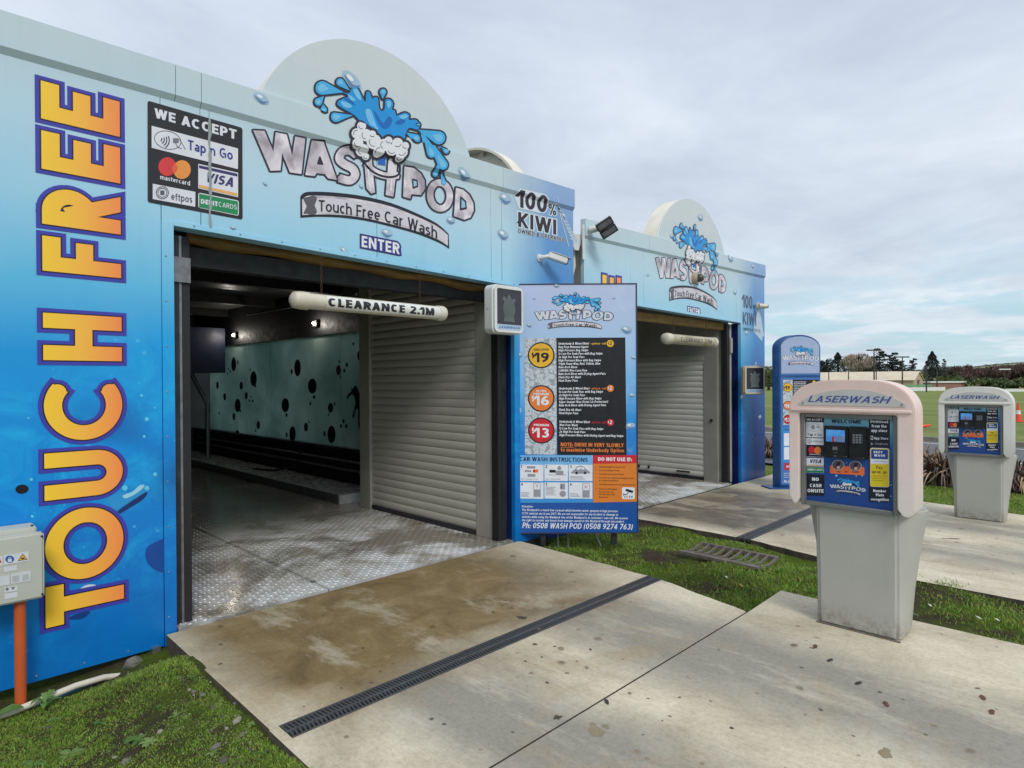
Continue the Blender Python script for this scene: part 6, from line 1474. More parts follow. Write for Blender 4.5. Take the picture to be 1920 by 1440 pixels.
pr.shape([rrect(.045, .38, .40, .88, .003)], LB, 2); pr.text('CAR WASH INSTRUCTIONS', .06, .84, .022, NAVY, 3, w=.2, width=.32)
for i in range(3):
    for j in range(2): pr.shape([rrect(.065 + i * .112, .62 - j * .2, .168 + i * .112, .80 - j * .2, .003)], W_, 3)
pr.shape([rrect(.07, .27, .40, .37, .003)], RED, 3); pr.text('DO NOT USE IF:', .10, .305, .03, W_, 4, w=.24, width=.26)
for j in range(3): pr.text(IFS[j][0], .06, .215 - j * .028, .014, W_, 3, w=.17, width=.34)
pr.text('Ph: 0508 WASH POD', .06, .085, .038, W_, 3, w=.2, width=.36, shear=.2)
pr.build('printed_prices', pyl)
pr = Print(logo_fit(pylon_pt, .318, 1.845, .565, .9)); logo(pr, True, INK_D, ink((214, 218, 230))); pr.build('printed_logo', pyl)
pr = Print(lambda x, z, k: pp(-.0, z, 0)); 

# ------------------------------------------------------------------ payment kiosks
def head_mat(name, c, c2, c3):
    m, t, b = mnew(name); oc = ocoord(t); s = t.nodes.new('ShaderNodeSeparateXYZ'); t.links.new(oc, s.inputs[0])
    z = mth('ADD', s.outputs[2], mth('MULTIPLY', mth('SUBTRACT', nz(t, oc, 3, 4), .5, tree=t), .5, tree=t), tree=t)
    f = mth('DIVIDE', z, 1.8, True, tree=t)
    c = ramp(t, f, [(.40, rgb(c3)), (.56, rgb(c)), (.80, rgb(c2))])
    c = mixc(t, ramp(t, nz(t, oc, 12, 7, .7), [(.5, (0,) * 3), (.8, (.35,) * 3)]), c, rgb(196, 180, 164))
    t.links.new(c, b.inputs['Base Color']); b.inputs['Roughness'].default_value = .42; bump(t, b, nz(t, oc, 90, 3), .06, .002); return m
M_pink = head_mat('sun_faded_pink_plastic', (236, 216, 211), (230, 204, 194), (222, 217, 208))
M_wht = head_mat('off_white_plastic', (218, 218, 212), (222, 220, 214), (196, 196, 188))
def pedestal_mat():
    m, t, b = mnew('moulded_grey_pedestal'); oc = ocoord(t); s = t.nodes.new('ShaderNodeSeparateXYZ'); t.links.new(oc, s.inputs[0])
    c = ramp(t, nz(t, oc, 2, 4, .5), [(.3, rgb(166, 165, 157)), (.7, rgb(176, 176, 168))])
    c = mixc(t, 1.0, c, ramp(t, nz(t, oc, 130, 3, .7), [(.3, (.96,) * 3), (.7, (1.02,) * 3)]), 'MULTIPLY')
    runs = ramp(t, nz(t, ocoord(t, (14, 14, .7)), 1.6, 6, .7), [(.58, (0,) * 3), (.80, (.18,) * 3)]); c = mixc(t, runs, c, rgb(140, 132, 116))
    sp = ramp(t, nz(t, oc, 22, 8, .8), [(.42, (0,) * 3), (.62, (1,) * 3)]); lo = ramp(t, s.outputs[2], [(.0, (.85,) * 3), (.16, (0,) * 3)])
    c = mixc(t, mth('MULTIPLY', sp, lo, tree=t), c, rgb(112, 98, 76))
    sc_ = ramp(t, nz(t, ocoord(t, (3, 30, 6)), 2.2, 6, .75), [(.70, (0,) * 3), (.74, (.3,) * 3)]); c = mixc(t, sc_, c, rgb(118, 116, 110))
    t.links.new(c, b.inputs['Base Color']); b.inputs['Roughness'].default_value = .55; bump(t, b, nz(t, oc, 160, 3), .2, .002); return m
M_body = pedestal_mat()
M_bez = mat('grey_panel_bezel', (128, 130, 130), (104, 106, 106), 4, .4, .2)
def kiosk(loc, label, hm):
    t = empty('payment_kiosk', loc, label, 'payment kiosk', 'payment kiosks beside the lanes')
    # moulded pedestal: front panel flanked by flared wings (local x runs to the back, y across)
    def sec(z, fy0, fy1, by0, by1, fx, bx): return [(fx, fy0, z), (fx, fy1, z), (fx + .035, fy1 + .02, z), (bx, by1, z), (bx + .12, by1 - .015, z), (bx + .12, by0 + .015, z), (bx, by0, z), (fx + .035, fy0 - .02, z)]
    Z = [(0.0, -.212, .226, -.232, .250, .0, .19), (.25, -.212, .229, -.252, .272, .0, .19), (.50, -.212, .233, -.284, .308, .0, .19), (.72, -.212, .236, -.322, .352, .0, .19), (.765, -.212, .236, -.326, .356, .01, .19)]
    vs = [p for z in Z for p in sec(*z)]; n = 8
    fs = [(i * n + k, i * n + (k + 1) % n, (i + 1) * n + (k + 1) % n, (i + 1) * n + k) for i in range(len(Z) - 1) for k in range(n)] + [tuple(range(n))[::-1], tuple(range((len(Z) - 1) * n, len(Z) * n))]
    MB().use(M_body).add(vs, fs).build('pedestal', t, bevel=.014, seg=3)
    # head outline in (y, z)
    y0, y1 = -.315, .390; zs = 1.400; r = .15
    yc_, hw = (y0 + y1) / 2, (y1 - y0) / 2
    arch = [(yc_ + hw * math.copysign(abs(cos(t)) ** .60, cos(t)), 1.35 + .197 * abs(sin(t)) ** .95) for t in [pi * k / 26 for k in range(0, 27)]]
    py0, py1, pz0, pz1 = -.225, .328, .775, 1.338
    outer = [(y0, .80), (y0 + .03, .75), (py0 - .03, .75), (py0, .79), (py0, pz1), (py1, pz1), (py1, .79), (py1 + .02, .75), (y1 - .03, .75), (y1, .80)] + arch
    # front hood: one continuous frame, open below
    MB().use(hm).prism(outer, lambda y, z: (-.055, y, z), lambda y, z: (.14, y, z)).build('hood', t, bevel=.024, seg=4)
    MB().use(hm).box((.13, y0 + .05, .82), (.26, y1 - .05, 1.38)).build('back_shell', t, bevel=.03, seg=3)
    MB().use(hm).box((-.066, y0 + .012, 1.346), (-.050, y1 - .012, 1.372)).build('hood_ledge', t, bevel=.007, seg=3)
    # sign plate in the arch
    seg_ = [(-.27, 1.388), (.325, 1.388), (.325, 1.405)] + smooth([(.325, 1.405), (.22, 1.458), (.10, 1.484), (.025, 1.488), (-.06, 1.484), (-.17, 1.458), (-.27, 1.405)], 3, False)[1:]
    MB().use(mat('silver_sign_plate', (200, 200, 196), (184, 184, 180), 5, .65, 0)).prism(seg_, lambda y, z: (-.0585, y, z), lambda y, z: (-.052, y, z)).build('name_plate', t)
    pr = Print(lambda y, z, k: (-.0592 - .0007 * k, -y, z))
    for o_, mm, k in ((.05, ink((190, 196, 206)), 0), (0, ink((70, 86, 150)), 1)): pr.text('LASERWASH', -.045, 1.408, .040, mm, k, w=.15, gap=.10, width=.45, align='c', shear=.3, o=o_)
    pr.shape([disc((-.30, 1.40), .007, 8), disc((.25, 1.40), .007, 8)], M_steel, 1)
    pr.build('name_lettering', t)
    # recessed panel
    b = MB().use(M_bez)
    for a in (((-.03, py0 + .003, pz0 - .03), (.10, py0 + .028, pz1 - .002)), ((-.03, py1 - .028, pz0 - .03), (.10, py1 - .003, pz1 - .002)), ((-.03, py0 + .0285, pz1 - .03), (.10, py1 - .0285, pz1 - .002)), ((-.03, py0 + .0285, pz0 - .03), (.10, py1 - .0285, pz0 - .004))): b.box(*a)
    b.build('bezel', t, bevel=.003, seg=1)
    def pmat():
        if 'kiosk_panel_print' in MATS: return MATS['kiosk_panel_print']
        m, tt, bb = mnew('kiosk_panel_print'); oc = ocoord(tt); s = tt.nodes.new('ShaderNodeSeparateXYZ'); tt.links.new(oc, s.inputs[0])
        f = mth('DIVIDE', mth('SUBTRACT', s.outputs[2], .77, tree=tt), .6, True, tree=tt)
        tt.links.new(ramp(tt, f, [(0, rgb(34, 70, 140)), (.45, rgb(36, 78, 150)), (.62, rgb(40, 110, 176)), (.85, rgb(120, 180, 204)), (1, rgb(168, 208, 222))]), bb.inputs['Base Color']); bb.inputs['Roughness'].default_value = .25; MATS['kiosk_panel_print'] = m; return m
    MB().use(pmat()).box((.0, py0 + .029, pz0 - .003), (.02, py1 - .029, pz1 - .031)).build('panel', t)
    KX = 4.2; yc = 1.2
    def kp(u, v, k): p = onX(u, v, KX); return (-.0012 - .0007 * k, p[1] - yc, p[2])
    pr = Print(traced(1490, 760, 7.2, kp)); s_ = .04
    A = lambda s, x, y, h, m, k=3, wd=None, w=.2, sh=0, al='l', sl=.03: pr.text(s, x, y, h, m, k, w=w, width=wd, up=-1, shear=sh, align=al, warp=lambda a, b: (a, b - sl * a))
    BKK = ink((20, 22, 40)); sl = .04
    R = lambda x0, y0, x1, y1, r=8, s=.03: [(x, y + (x - x0) * s) for x, y in rrect(x0, y0, x1, y1, r)]
    pr.shape([R(152, 148, 398, 905), R(152, 930, 402, 1215), R(1002, 165, 1285, 1300)], BKK, 1)
    A('WE ACCEPT', 162, 205, 28, W_, 2, 212, .22, sl=.02)
    pr.shape([R(155, 222, 390, 428, 4), R(158, 440, 392, 530, 4), R(162, 690, 394, 820, 4)], W_, 2)
    pr.shape(stroke(disc((262, 298), 86, 22, 52), 3, True), GY, 3)
    for i, r in enumerate((14, 26, 38, 50)): pr.shape(stroke(arc(215 + 2 * i, 296, r * .9, r * .9, -45, 45, 5), 7), ink((60, 62, 76)), 3)
    pr.shape(stroke([(300, 300), (336, 294), (366, 345)], 5) + [rrect(298, 282, 330, 304, 3)], GY, 3)
    A('Tap n Go', 174, 408, 34, NAVY, 3, 196, .17)
    pr.shape(stroke(disc((206, 486), 26, 18), 8, True) + [rrect(196, 476, 216, 498, 3)], GY, 3); A('eftpos', 252, 500, 34, GY, 3, 124, .17)
    pr.shape([disc((232, 602), 46, 20, 50)], RED, 2); pr.shape([disc((312, 608), 46, 20, 50)], ORA, 2.5); A('mastercard', 200, 666, 14, W_, 2, 152, .18)
    pr.shape([R(166, 694, 392, 708, 2)], ink((60, 56, 120)), 3); A('VISA', 200, 776, 50, ink((50, 50, 104)), 3, 160, .2, .22); pr.shape([R(168, 800, 392, 812, 2)], ink((230, 170, 110)), 3)
    pr.shape([R(160, 832, 396, 905, 8)], W_, 2); pr.shape([R(163, 835, 393, 902, 8)], ink((20, 130, 80)), 3); A('DEBIT', 176, 878, 26, W_, 4, 98, .24); A('CARDS', 280, 880, 26, W_, 4, 100, .15)
    A('NO', 236, 1018, 46, W_, 2, 92, .24); A('CASH', 206, 1102, 46, W_, 2, 156, .22); A('ONSITE', 174, 1172, 46, W_, 2, 218, .22)
    A('WELCOME', 498, 236, 48, ink((34, 38, 60)), 2, 400, .2)
    for s, x, y, wd in (('Download', 1024, 234, 240), ('from the', 1040, 296, 204), ('app store', 1034, 356, 218)): A(s, x, y, 40, W_, 2, wd, .22)
    A('App Store', 1072, 458, 32, W_, 2, 194, .16); pr.shape([R(1028, 412, 1060, 462, 4)], W_, 2); pr.shape([R(1034, 420, 1054, 452, 2)], BKK, 3)
    A('Google play', 1086, 528, 26, GY, 2, 178, .16); pr.shape([[(1030, 500), (1030, 540), (1066, 522)]], GY, 2)
    pr.shape([R(1020, 572, 1278, 1098, 26)], W_, 2); pr.shape([R(1026, 580, 1272, 1092, 24)], ink((232, 206, 40)), 3); pr.shape([R(1030, 720, 1268, 786, 4)], W_, 4); pr.shape([R(1036, 592, 1262, 722, 14)], ink((30, 70, 150)), 4)
    A('EEZY+', 1070, 644, 30, W_, 5, 150, .24); A('WASH', 1074, 690, 32, W_, 5, 150, .24); A('mobile payment', 1066, 758, 13, GY, 5, 166, .17)
    A('Pay,', 1104, 858, 44, ink((110, 96, 36)), 4, 92, .18); A('spray, go.', 1040, 912, 40, ink((110, 96, 36)), 4, 220, .18)
    for i in range(3): pr.shape([seg((1050, 952 + i * 30), (1245 - i * 20, 958 + i * 30), 9)], ink((190, 168, 44)), 4)
    for s, x, y, wd in (('Number', 1062, 1170, 176), ('Plate', 1098, 1226, 110), ('recognition', 1032, 1284, 242)): A(s, x, y, 38, W_, 2, wd, .22)
    pr.shape([R(478, 806, 944, 918, 16, .06)], ink((236, 112, 60)), 2)
    for cx_, cy_ in ((588, 806), (822, 820)):
        pr.shape([disc((cx_, cy_), 84, 24, 70)], ink((214, 196, 196)), 3); pr.shape([disc((cx_, cy_), 77, 24, 63)], ink((92, 88, 96)), 4)
        pr.shape([smooth([(cx_ - 30, cy_ + 20), (cx_ - 5, cy_ - 40), (cx_ + 35, cy_ - 36), (cx_ + 12, cy_ + 14), (cx_ - 12, cy_ + 34)], 3)], BKK, 5); pr.shape([disc((cx_ + 6, cy_ + 32), 24, 12, 22)], ink((222, 168, 144)), 6)
    for x, s in ((572, 'TAP'), (680, 'OR'), (780, 'INSERT')): A(s, x, 905, 18, BKK, 3, 16 * len(s), .2)
    for x, y, r in ((565, 948, 16), (832, 952, 10), (910, 948, 12), (142, 1092, 16), (1304, 1075, 9), (1300, 1226, 8), (704, 775, 8)): pr.shape([disc((x, y), r, 10)], ink((150, 196, 226)), 1.5)
    pr.build('printed_panel', t)
    def lfit(x, y, k):
        p = onY(440 + x / 3.2727, 60 + y / 3.2727, FY); X = (p[0] - 2.78); Zz = (p[2] - 3.02); q = onX(1490 + 712 / 7.2, 760 + 1140 / 7.2, KX)
        return (-.0012 - .0007 * k, q[1] - yc - X * .103, q[2] + Zz * .085)
    pr = Print(lfit); logo(pr, False, ink((26, 50, 110)), ink((204, 206, 216))); pr.build('printed_logo', t)
    # terminal: screen block, keypad block, reader
    def kbox(x0, y0, x1, y1, d0, d1): # in enlarged-view coordinates
        a = onX(1490 + x0 / 7.2, 760 + y0 / 7.2, KX); c = onX(1490 + x1 / 7.2, 760 + y1 / 7.2, KX)
        return (-d1, min(a[1], c[1]) - yc, min(a[2], c[2])), (-d0, max(a[1], c[1]) - yc, max(a[2], c[2]))
    MB().use(M_blackpl).box(*kbox(412, 270, 735, 705, -.01, .030)).build('card_terminal', t, bevel=.006)
    MB().use(M_blackpl).box(*kbox(737, 280, 1000, 730, -.01, .022)).build('keypad_block', t, bevel=.006)
    MB().use(M_blackpl).box(*kbox(412, 655, 735, 712, .031, .040)).box(*kbox(760, 690, 960, 735, .0225, .034)).build('reader_lip', t, bevel=.003, seg=1)
    term = [o for o in kids(t) if o.name.startswith('card_terminal')][0]; kpb = [o for o in kids(t) if o.name.startswith('keypad_block')][0]
    sm, tt, bb = mnew('lit_screen') if 'lit_screen' not in MATS else (MATS['lit_screen'], None, None)
    if tt:
        MATS['lit_screen'] = sm; oc = ocoord(tt); c = ramp(tt, nz(tt, oc, 9, 4), [(.35, rgb(40, 110, 190)), (.65, rgb(96, 164, 222))]); tt.links.new(c, bb.inputs['Base Color']); tt.links.new(c, bb.inputs['Emission Color']); bb.inputs['Emission Strength'].default_value = .25; bb.inputs['Roughness'].default_value = .1
    MB().use(sm).box(*kbox(446, 322, 698, 495, .0302, .0312)).build('screen', term)
    b = MB(); b.use(ink((190, 50, 60))).box(*kbox(526, 415, 558, 488, .0313, .0317)); b.use(ink((140, 130, 140)))
    for i in range(4): b.box(*kbox(572 + i * 32, 412, 592 + i * 32, 488, .0313, .0317))
    b.build('screen_image', term)
    MB().use(mat('keypad_plate', (70, 74, 78), (56, 60, 64), 8, .4, .4)).box(*kbox(788, 380, 940, 522, .0222, .0250)).build('keypad', kpb)
    key = None
    for i in range(3):
        for j in range(4):
            a, c = kbox(804 + i * 42, 388 + j * 32, 834 + i * 42, 410 + j * 32, .0252, .029)
            if key is None: y00, z00 = a[1], a[2]; key = MB().use(mat('keypad_key', (128, 132, 136), (108, 112, 116), 20, .35)).box(a, c).build('key', kpb); 
            else: o = key.copy(); COL.objects.link(o); o.parent = kpb; o.location = (0, a[1] - y00, a[2] - z00)
    MB().use(M_galv).box(*kbox(535, 552, 600, 600, .0302, .031)).box(*kbox(545, 628, 600, 638, .0302, .031)).build('contactless_mark', term)
    MB().use(M_galv).box(*kbox(560, 668, 592, 684, .0402, .041)).build('card_slot', term)
    return t
k1 = kiosk((4.20, 1.20, 0), 'near payment kiosk with sun-faded pink hood on the concrete slab', M_pink)
k2 = copy_tree(k1); k2.location = (8.94, 1.27, Z2); k2['label'] = 'farther payment kiosk with off-white hood on the second lane slab'
for c in kids(k2):
    if c.name.startswith(('hood', 'back_shell')):
        c.data = c.data.copy(); c.data.materials.clear(); c.data.materials.append(M_wht)
fb = MB().use(mat('dried_mortar', (120, 112, 100), (90, 82, 72), 20, .9)).box((4.185, .972, .0), (4.2, 1.440, .006)).build('footing_sealant', k1); fb.location = (-4.2, -1.2, 0)

# ------------------------------------------------------------------ road and verge
M_asph = mat('asphalt', (104, 106, 110), (84, 86, 90), 3, .85, bmp=.4, bscale=200, bdist=.004)
rd = np.array([15.714 - 15.557, 2.833 - 1.721]); rd = rd / np.linalg.norm(rd); rn = np.array([rd[1], -rd[0]])   # along, and away from camera
P0 = np.array([15.65, 2.3])
def rp(s, d): q = P0 + rd * s * -1 + rn * d; return q
def strip(name, d0, d1, z, m, s0=-60, s1=60, struct_=True):
    a, b, c, d = rp(s0, d0), rp(s1, d0), rp(s1, d1), rp(s0, d1)
    o = raw(name, [(*a, z), (*b, z), (*c, z), (*d, z)], [(0, 1, 2, 3)], m)
    return struct(o) if struct_ else o
strip('road', -3.6, 3.7, -.112, M_asph)
M_line = mat('road_paint_white', (222, 224, 222), (190, 192, 190), 12, .6)
for nm, d0 in (('lane_line', -.06), ('edge_line', 3.0)): strip(nm, d0, d0 + .11, -.107, M_line)
M_kerb = mat('kerb_concrete', (150, 146, 134), (118, 112, 98), 4, .85, bmp=.2)
for d0, d1 in ((3.72, 3.92),):
    a, b, c, d = rp(-60, d0), rp(60, d0), rp(60, d1), rp(-60, d1)
    vs = [(*q, z) for z in (-.2, .0) for q in (a, b, c, d)]
    struct(raw('kerb', vs, [(4, 5, 6, 7), (0, 1, 5, 4), (1, 2, 6, 5), (2, 3, 7, 6), (3, 0, 4, 7)], M_kerb))
strip('gravel_shoulder', 3.93, 5.0, -.145, mat('gravel_shoulder', (132, 122, 100), (96, 92, 66), 3, .95, bmp=.5, bscale=60))

# flax clumps
FLX = [mat('bronze_flax_leaf', (146, 118, 104), (104, 80, 74), 7, .45), mat('dry_flax_leaf', (186, 162, 128), (140, 112, 88), 7, .6), mat('dark_flax_leaf', (66, 58, 50), (44, 42, 34), 7, .5)]
def flax(x, y, z, h, n, seed, label):
    t = empty('flax_plant', (x, y, z), label, 'flax plant', 'bronze flax clumps along the verge'); rr = random.Random(seed)
    b = MB()
    for k in range(n):
        a = rr.uniform(0, 2 * pi); hh = h * rr.uniform(.5, 1.05); lean = rr.uniform(.2, 1.15); b.use(FLX[rr.choice((0, 0, 1, 2))])
        d = Vector((cos(a), sin(a), 0)); s = Vector((-sin(a), cos(a), 0)); o = d * rr.uniform(0, .16) + s * rr.uniform(-.12, .12); w = .017 * rr.uniform(.7, 1.4); tw = rr.uniform(-.6, .6); vs = []
        for i in range(6):
            q = i / 5; c = o + d * hh * lean * q ** 1.5 + Vector((0, 0, hh * (q * (1.25 - lean * .3) - (.25 + .55 * lean) * q ** 3))); ss = (s * cos(tw * q) + Vector((0, 0, 1)) * sin(tw * q)) * w * (1 - q ** 3 * .95)
            vs += [tuple(c - ss), tuple(c + ss)]
        b.add(vs, [(i * 2, i * 2 + 1, i * 2 + 3, i * 2 + 2) for i in range(5)])
    b.build('leaves', t); return t
for i, (u, v, dpt, h, lb) in enumerate([(1768, 935, 8.7, .72, 'bronze flax clump between the two payment kiosks'), (1724, 930, 9.6, .72, 'bronze flax clump just right of the pink kiosk hood'), (1906, 952, 8.2, .66, 'bronze flax clump at the right edge beyond the white kiosk'), (1846, 945, 8.5, .66, 'bronze flax clump hidden behind the white kiosk pedestal'), (1442, 893, 12.2, .6, 'bronze flax clump glimpsed between the farther bay and the pylon')]):
    p = onD(u, v, dpt + 1.3); flax(p[0], p[1], -.15, h * 1.08, 260, i, lb)

# traffic cones
def cone(loc, label, tip=0.0):
    t = empty('traffic_cone', loc, label, 'traffic cone'); t.rotation_euler = (tip, 0, .6)
    og = mat('cone_orange', (236, 84, 44), (206, 66, 36), 5, .5); wt = mat('cone_reflective_band', (232, 230, 226), (200, 200, 196), 6, .4)
    MB().box((-.19, -.19, 0), (.19, .19, .035)).build('base', t, og, bevel=.01, seg=1)
    r = lambda z: .135 - .11 * z / .75
    MB().tube([(0, 0, .036), (0, 0, .30)], [r(0), r(.30)], 18).build('lower_cone', t, og, True)
    MB().tube([(0, 0, .301), (0, 0, .46)], [r(.30), r(.46)], 18).build('band', t, wt, True)
    MB().tube([(0, 0, .461), (0, 0, .75)], [r(.46), r(.75)], 18).build('upper_cone', t, og, True); return t
p = onD(1909, 789, 24.5); cone((p[0], p[1], -.16), 'upright orange and white traffic cone on the field behind the white kiosk')
p = onD(1699, 805, 20.5); cone((p[0], p[1], -.06), 'orange cone lying on its side in the grass past the road', 1.45)

# ------------------------------------------------------------------ far buildings
M_shed = mat('tan_shed_wall', (184, 164, 140), (164, 144, 122), 1, .8); M_roof = mat('pale_iron_roof', (218, 206, 182), (196, 182, 156), .6, .6)
sh = empty('farm_shed', tuple(far(1722, 150)), 'long tan shed with pale pitched roof and open gable doorway', 'shed')
w, L_, ez, rz = 4.6, 34.0, 2.3, 4.2                                    # half width, length, eave, ridge (local: x across, y along +Y)
MB().prism([(-w, 0), (w, 0), (w, ez), (0, rz), (-w, ez)], lambda x, z: (x, 0, z), lambda x, z: (x, L_, z)).build('walls', sh, M_shed)
for s in (-1, 1):
    MB().add([(s * (w + .3), -.3, ez - .10), (0, -.3, rz + .10), (0, L_, rz + .10), (s * (w + .3), L_, ez - .10), (s * (w + .3), -.3, ez), (0, -.3, rz + .22), (0, L_, rz + .22), (s * (w + .3), L_, ez)], [(0, 1, 2, 3), (4, 5, 6, 7), (0, 1, 5, 4), (1, 2, 6, 5), (2, 3, 7, 6), (3, 0, 4, 7)]).build('roof', sh, M_roof)
MB().box((-1.0, -.05, 0), (.9, -.005, 2.3)).build('doorway', sh, mat('dark_opening', (52, 54, 62), (30, 32, 38), 2, .8))
MB().box((-.1, -.10, .3), (.8, -.055, 1.9)).build('inner_panel', sh, mat('dull_steel_sheet', (150, 152, 156), (120, 122, 126), 3, .5))
lb = empty('low_building', tuple(far(1776, 158)), 'low reddish building with a white flat roof right of the tan shed', 'building')
Ml = Matrix.Rotation(radians(-45), 4, 'Z')
MB().box((-4.2, 0, 0), (4.5, 5, 1.5), Ml).build('walls', lb, mat('faded_red_cladding', (150, 112, 100), (128, 92, 82), 1, .8)); MB().box((-4.4, -.3, 1.51), (4.7, 5.3, 1.9), Ml).build('roof', lb, M_white)
lb2 = empty('low_building', tuple(far(1912, 165)), 'long low building with pale roof at the right behind green trees', 'building')
MB().box((-8, 0, 0), (8, 5, 1.3), Ml).build('walls', lb2, M_shed); MB().box((-8.3, -.3, 1.31), (8.3, 5.3, 2.0), Ml).build('roof', lb2, M_roof)
for i, (ua, ub, v0, v1, dep, nm, m, lb_) in enumerate(((1655, 1772, 731, 738, 124, 'white_barrier', M_white, 'long low white barrier in front of the tan shed'), (1668, 1748, 726, 730, 126, 'green_barrier', mat('green_netting', (120, 170, 120), (90, 140, 96), 2, .7), 'low green rail above the white barrier'), (1885, 2000, 735, 741, 118, 'white_barrier', M_white, 'low white barrier at the right edge beyond the white kiosk'))):
    a = far(ua, dep); b = far(ub, dep + 3); k = dep / FPX; z0 = 1.55 - (v1 - 715) * k; z1 = 1.55 - (v0 - 715) * k
    t = empty(nm, tuple((a[0], a[1], -1.0)), lb_, 'barrier'); d = b - a; n = max(3, int(d.length / 2.4)); dn = d.normalized(); Mx = Matrix.Rotation(atan2(dn.y, dn.x), 4, 'Z')
    MB().box((0, -.05, z0 + 1.0), (d.length, .05, z1 + 1.0), Mx).build('rail', t, m)
    for q in range(n + 1): MB().box((q * d.length / n - .05, .055, -.1), (q * d.length / n + .05, .15, z1 + 1.05), Mx).build('post', t, m)
# lamp posts
M_pole = mat('dark_lamp_pole', (58, 60, 62), (40, 42, 44), 3, .5)
for i, (u, vt, dep, lb_, two, m) in enumerate(((1639, 662, 105, 'tallest dark lamp post, over the middle of the shed roof', 1, M_pole), (1692, 675, 112, 'dark lamp post left of the shed gable', 1, M_pole), (1737, 687, 120, 'dark lamp post in front of the shed gable', 0, M_pole), (1757, 698, 128, 'thin dark pole at the right corner of the shed', 0, M_pole), (1884, 699, 135, 'lamp post with pale head at the right among the trees', 1, M_pole), (1554, 699, 135, 'short lamp post behind the pylon edge', 0, M_pole), (1591, 697, 135, 'short lamp post under the bare tree', 1, M_pole), (1643, 690, 140, 'thin post just right of the tallest lamp post', 0, M_pole))):
    p = far(u, dep); t = empty('lamp_post', tuple(p), lb_, 'lamp post', 'lamp posts round the far yard'); h = 1.55 + (715 - vt) * dep / FPX + 1.0
    MB().tube([(0, 0, 0), (0, 0, h)], [.14, .09], 8).build('pole', t, m)
    if two: MB().box((-1.2, -.15, h), (1.2, .15, h + .22), Matrix.Rotation(radians(-45), 4, 'Z')).build('lamp_head', t, M_pole if i != 4 else M_white)

